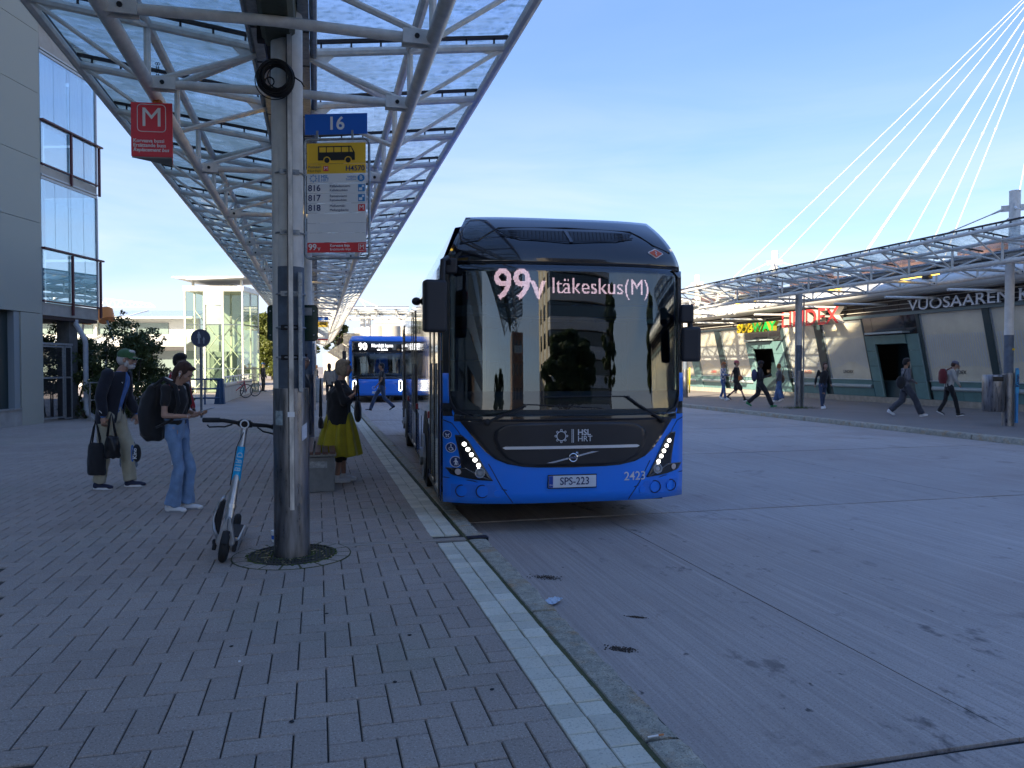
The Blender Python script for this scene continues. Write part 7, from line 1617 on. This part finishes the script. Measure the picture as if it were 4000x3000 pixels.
Zz=1.74*3000/180; ob('phone',MB().cbox((0,0,0),(.02,.15,.08),0,.4),M_black,loc=onp(a_,.0,.36,1.20),rot=(0,0,HEAD(93)),label='dark phone held up by the person in black with green trainers',cat='phone')
b=MB().ell((0,0,0),(.16,.11,.24),12,8); ob('rucksack',b,mat('rucksack_blue',(0.04,0.05,0.10),.7),loc=onp(a_,.02,-.22,1.20),rot=(0,0,HEAD(93)),smooth='all',label='dark blue rucksack on the back of the person in black',cat='backpack')
a_=P_('auburn-haired woman in grey jumper and wide blue jeans with a brown bag',3043,1556,1.66,151,-60,J=stride(.12,.05),hair=HR_gi,hs='bob',top=FB_grey,topz=.90,bot=FB_bjean,bw=1.7,flare=.03,shoes=FB_white,fem=True,head=(60,0))
Zz=1.66*3000/151; ob('handbag',MB().ell((0,0,0),(.14,.10,.19),12,8).tube([(0,0,.1),(.10,0,.45)],.015,6),fab('brown_leather',(0.12,0.07,0.045)),loc=onp(a_,.28,-.05,1.0),smooth='all',label='brown shoulder bag of the woman in wide blue jeans',cat='bag')
P_('long-haired woman in black jacket and slim blue jeans leaning forward as she walks',3213,1580,1.70,183,165,J={**stride(.10,.12),'chest':(0,.05,1.27),'neck':(0,.10,1.44),'head':(0,.14,1.60)},hair=HR_br,hs='long',top=FB_black,topz=.86,bot=FB_djean,bw=.95,shoes=FB_white,fem=True)
a_=P_('dark-haired man in grey sweatshirt and baggy charcoal jeans striding to the right',3537,1607,1.78,226,92,J={**stride(.36,.05),'elR':(.23,.0,1.14),'wrR':(.14,.20,1.04)},skin=SK2,hair=HR_dk,hs='mop',top=FB_grey,topz=.90,bot=FB_char,bw=1.5,shoes=FB_white,head=(-10,5),vox=.024)
Zz=1.78*3000/226; b=MB().ell((0,0,0),(.10,.14,.20),12,8).tube([(0,.05,.15),(-.02,.16,.40)],.018,6); ob('shoulder_bag',b,FB_black,loc=onp(a_,.10,-.20,1.05),rot=(0,0,HEAD(92)),smooth='all',label='black bag slung behind the man in the grey sweatshirt',cat='bag')
a_=P_('man in pale jumper, grey cap and black trousers with a hand raised to his face',3706,1606,1.76,222,90,J={**stride(.20,.05),'chest':(0,.05,1.27),'neck':(0,.11,1.43),'head':(0,.18,1.57),'elR':(.22,.08,1.12),'wrR':(.16,.22,.96),'elL':(-.14,.30,1.20),'wrL':(-.03,.30,1.45)},hair=HR_br,hs='short',top=FB_lgrey,topz=.90,bot=FB_black,bw=1.05,shoes=M_black,cap_m=fab('grey_cap',(0.12,0.12,0.17)),head=(0,22),vox=.024)
Zz=1.76*3000/222; b=MB(); loft(b,[(0,0,-.24,.12,.08),(0,0,-.1,.15,.12),(0,0,.12,.14,.11),(0,0,.22,.08,.06)],14); b.tube([(.10,.06,.17),(.12,.20,.26),(.12,.27,.12),(.10,.16,-.15)],.02,6)
ob('rucksack',b,fab('dark_red_nylon',(0.14,0.02,0.025)),loc=onp(a_,.0,-.20,1.25),rot=(0,0,HEAD(90)),smooth=True,label='dark red rucksack on the man in the pale jumper',cat='backpack')
# ---- inside the second bus
for lab,x,y,hd_,top_,hr in (('passenger in pale jacket standing in the doorway side of the second bus',-.62,1.1,100,FB_lgrey,HR_gi),('driver in dark clothes inside the second bus',.62,1.2,180,FB_black,HR_dk),('passenger in brown jacket further back in the second bus',-.05,2.6,150,FB_cam,HR_dk)):
    q_=Matrix.Rotation(HEAD(-11.5),3,'Z')@V3((x,y,.42 if x<0 else .10)); person(lab,V3((p2[0],p2[1],-.12))+q_,HEAD(hd_),1.66,hair=hr,top=top_,bot=FB_djean,shoes=M_black,vox=.035,hand_mode=False)
# ================================================================== STREET FURNITURE
# bench behind the post
p=D(1262,1905,9.9); bn=thing('bench','dark red slatted bench on grey concrete blocks beside the near post','bench',(p.x,p.y,0),HEAD(-14))
M_slat=mat('oiled_slat',(0.10,0.045,0.035),.5,var=.3,scale=12,stretch=(1,12,1),objvar=.25)
for q in range(6): ob('slat',MB().box((-.36+.088*q,-.62,.475),(-.36+.088*q+.070,1.45,.51)),M_slat,bn,bevel=.006)
for y in (-.50,1.1): ob('bench_block',MB().box((-.34,y,0),(.14,y+.40,.43)),mat('bench_concrete',(0.22,0.22,0.21),.9,var=.15,scale=8,bump=.1),bn,bevel=.01); ob('bench_plate',MB().box((-.22,y-.006,.30),(.05,y-.001,.38)),M_galv,bn)
ob('bench_bearer',MB().box((-.36,-.45,.432),(.16,-.40,.472)).box((-.36,1.2,.432),(.16,1.25,.472)),M_galv,bn)
# e-scooter leaning towards us
sw_=D(868,2192,6.05); sw_.z=0
st_=thing('electric_scooter','parked silver electric scooter with cyan sticker and black handlebar left of the post','scooter',tuple(sw_),HEAD(166))
# local +y points forward (towards the camera); lean of the whole machine to its left
ln_=.0
M_alu=mat('scooter_aluminium',(0.42,0.44,0.47),.32,metal=.85,var=.15,scale=12)
def tilt(o): o.matrix_parent_inverse=Matrix.Identity(4)
def R2(b):  # lean sideways about the ground contact
    A=Matrix.Rotation(R(-8.5),3,'Y'); b.v=[tuple(A@V3(v)) for v in b.v]; return b
b=MB().torus((0,0,.115),.085,.033,'x',32,12); ob('front_tyre',R2(b),M_tyre,st_,smooth='all'); b=MB().disc((.03,0,.115),.058,'x',.06,24); ob('front_hub',R2(b),M_bmat,st_)
b=MB().tube([(0,-.05,.30),(0,-.16,.72),(0,-.22,1.06)],[.034,.029,.026],18); ob('steering_column',R2(b),M_alu,st_,smooth=True)
b=MB().tube([(0,-.1443,.63),(0,-.16,.72),(0,-.1918,.90)],[.0345,.0325,.0310],18); sk_=ob('cyan_sticker',R2(b),mat('cyan_vinyl',(0.0,0.42,0.80),.45),st_,smooth=True)
b=MB(); M_=facing((.0,-.148,.785),right=(0,-.30,1),up=(-1,0,0)); put_text(b,'BIRD',Matrix.Translation((0,.030,0))@M_,.062,ext=.001,offset=.001,space=1.25); ob('sticker_lettering',R2(b),mat('pale_cyan_print',(0.40,0.62,0.72),.5),st_)
b=MB().tube([(0,-.075,.415),(0,-.083,.445)],[.040,.040],18); ob('column_clamp',R2(b),mat('clamp_silver',(0.5,0.5,0.5),.3,metal=.9),st_)
b=MB(); 
for sx in (-1,1): b.prism([(sx*.034,.13),(sx*.066,.13),(sx*.068,.17),(sx*.048,.24),(sx*.020,.34),(sx*.0,.36),(sx*.0,.25)],'y',-.055,.015)
ob('fork',R2(b),M_alu,st_,fix=True,bevel=.006); b=MB().torus((0,0,.115),.128,.012,'x',20,6,R(25),R(160)); b.v=[(x*2.6,y,z) for x,y,z in b.v]; ob('mudguard',R2(b),M_bmat,st_,smooth='all')
b=MB(); 
for sx in (-1,1): b.cbox((sx*.075,0,.115),(.030,.055,.05)); b.cbox((sx*.085,.0,.155),(.02,.04,.035))
ob('axle_cover',R2(b),M_bmat,st_,bevel=.006)
b=MB().tube([(.0,-.10,.20),(.0,-.22,.13),(0,-.30,.105)],.035,12); b.cbox((0,-.56,.105),(.17,.56,.055)); ob('deck',R2(b),M_alu,st_,bevel=.012); b=MB().cbox((0,-.56,.136),(.14,.50,.008)); ob('deck_mat',R2(b),M_bmat,st_)
b=MB().tube([(.085,-.30,.11),(.13,-.33,.18),(.15,-.36,.26),(.12,-.36,.40),(.085,-.34,.455)],.013,8); ob('side_guard',R2(b),M_alu,st_,smooth='all')
b=MB().prism([(.09,.13),(.145,.19),(.135,.30),(.10,.42),(.075,.42)],'y',-.42,-.34); ob('battery_fin',R2(b),M_bmat,st_,fix=True,bevel=.01)
b=MB().torus((0,-.93,.105),.075,.030,'x',24,10); ob('rear_tyre',R2(b),M_tyre,st_,smooth='all')
b=MB().tube([(-.33,-.30,1.07),(-.17,-.26,1.09),(0,-.225,1.085),(.17,-.26,1.09),(.33,-.30,1.07)],.016,12); ob('handlebar',R2(b),M_bmat,st_,smooth='all')
for sx in (-1,1):
    b=MB().tube([(sx*.205,-.268,1.088),(sx*.335,-.302,1.069)],.0205,14); ob('grip',R2(b),M_dark,st_,smooth=True); b=MB().tube([(sx*.10,-.23,1.07),(sx*.15,-.20,1.045),(sx*.20,-.20,1.04),(sx*.27,-.225,1.025),(sx*.29,-.23,1.04)],.007,8); ob('brake_lever',R2(b),M_black,st_,smooth='all')
b=MB().cbox((0,-.215,1.09),(.085,.075,.06)); b.tube([(-.06,-.23,1.085),(.06,-.23,1.085)],.024,12); ob('display_head',R2(b),M_bmat,st_,bevel=.01); b=MB().torus((0,-.170,1.088),.031,.006,'y',26,8); b.mi=1; b.disc((0,-.172,1.088),.026,'y',-.004,20); ob('headlight_ring',R2(b),[mat('ring_white',(0.75,0.75,0.75),.4),M_gloss],st_)
b=MB().tube([(.0,-.19,1.02),(.03,-.11,.9),(.03,-.05,.6)],.004,6); ob('brake_cable',R2(b),M_black,st_)
# coffee cup behind the post foot
p=D(1075,2100,6.75); p.z=0; cu=thing('paper_cup','small white and blue paper cup standing behind the foot of the near post','cup',(p.x,p.y,0)); ob('cup',MB().tube([(0,0,0),(0,0,.10)],[.028,.038],16),M_txtwhite,cu,smooth=True); ob('cup_band',MB().tube([(0,0,.025),(0,0,.06)],[.0315,.035],16),M_sblue,cu); 
# bins and tall bollards further down the platform
p=D(1243,1560,33); ob('platform_bin',MB().tube([(0,0,0),(0,0,.98),(0,0,1.02)],[.20,.22,.20],16),M_galv,loc=(p.x,p.y,0),smooth=True,label='grey round bin beside the platform posts beyond the blond woman',cat='litter bin')
# bicycles at the parapet
def bike(label,px,Zz,rz,fm,lean_):
    p=D(px,1550,Zz); t=thing('bicycle',label,'bicycle',(p.x,p.y,0),rz,'bicycles leaning on the ramp parapet'); A=Matrix.Rotation(lean_,3,'Y'); L_=lambda b:(setattr(b,'v',[tuple(A@V3(v)) for v in b.v]),b)[1]
    for y in (-.52,.52):
        w=ob('wheel',L_(MB().torus((0,y,.34),.325,.018,'x',30,6)),M_tyre,t); b=MB().torus((0,y,.34),.30,.008,'x',26,5)
        for q in range(14): a=2*math.pi*q/14; b.tube([(0,y,.34),(0,y+.3*math.cos(a),.34+.3*math.sin(a))],.0025,4)
        ob('rim',L_(b),M_galv,w)
    b=MB(); 
    for a_,c_ in (((-.52,.34),(-.12,.30)),((-.12,.30),(-.22,.78)),((-.22,.78),(.38,.80)),((-.12,.30),(.40,.72)),((-.52,.34),(-.2,.72)),((.36,.86),(.52,.34))): b.tube([(0,a_[0],a_[1]),(0,c_[0],c_[1])],.018,8)
    ob('frame',L_(b),fm,t); ob('saddle',L_(MB().tube([(0,-.22,.76),(0,-.24,.90)],.014,6).ell((0,-.24,.92),(.07,.13,.035),10,6)),M_black,t); ob('handlebar',L_(MB().tube([(0,.36,.84),(0,.34,.98)],.014,6).tube([(-.28,.26,1.0),(-.15,.36,1.0),(.15,.36,1.0),(.28,.26,1.0)],.013,6)),M_black,t); ob('crank',L_(MB().disc((.04,-.12,.30),.09,'x',.01,16).tube([(.05,-.12,.30),(.06,-.12,.14)],.012,6)),M_galv,t)
bike('red bicycle leaning against the ramp parapet, nearer one',922,37,HEAD(40),mat('bike_red',(0.45,0.02,0.03),.3,coat=.5),.15)
bike('dark green bicycle behind the red one at the ramp parapet',962,39,HEAD(35),mat('bike_dark',(0.03,0.06,0.05),.3,coat=.5),.15)
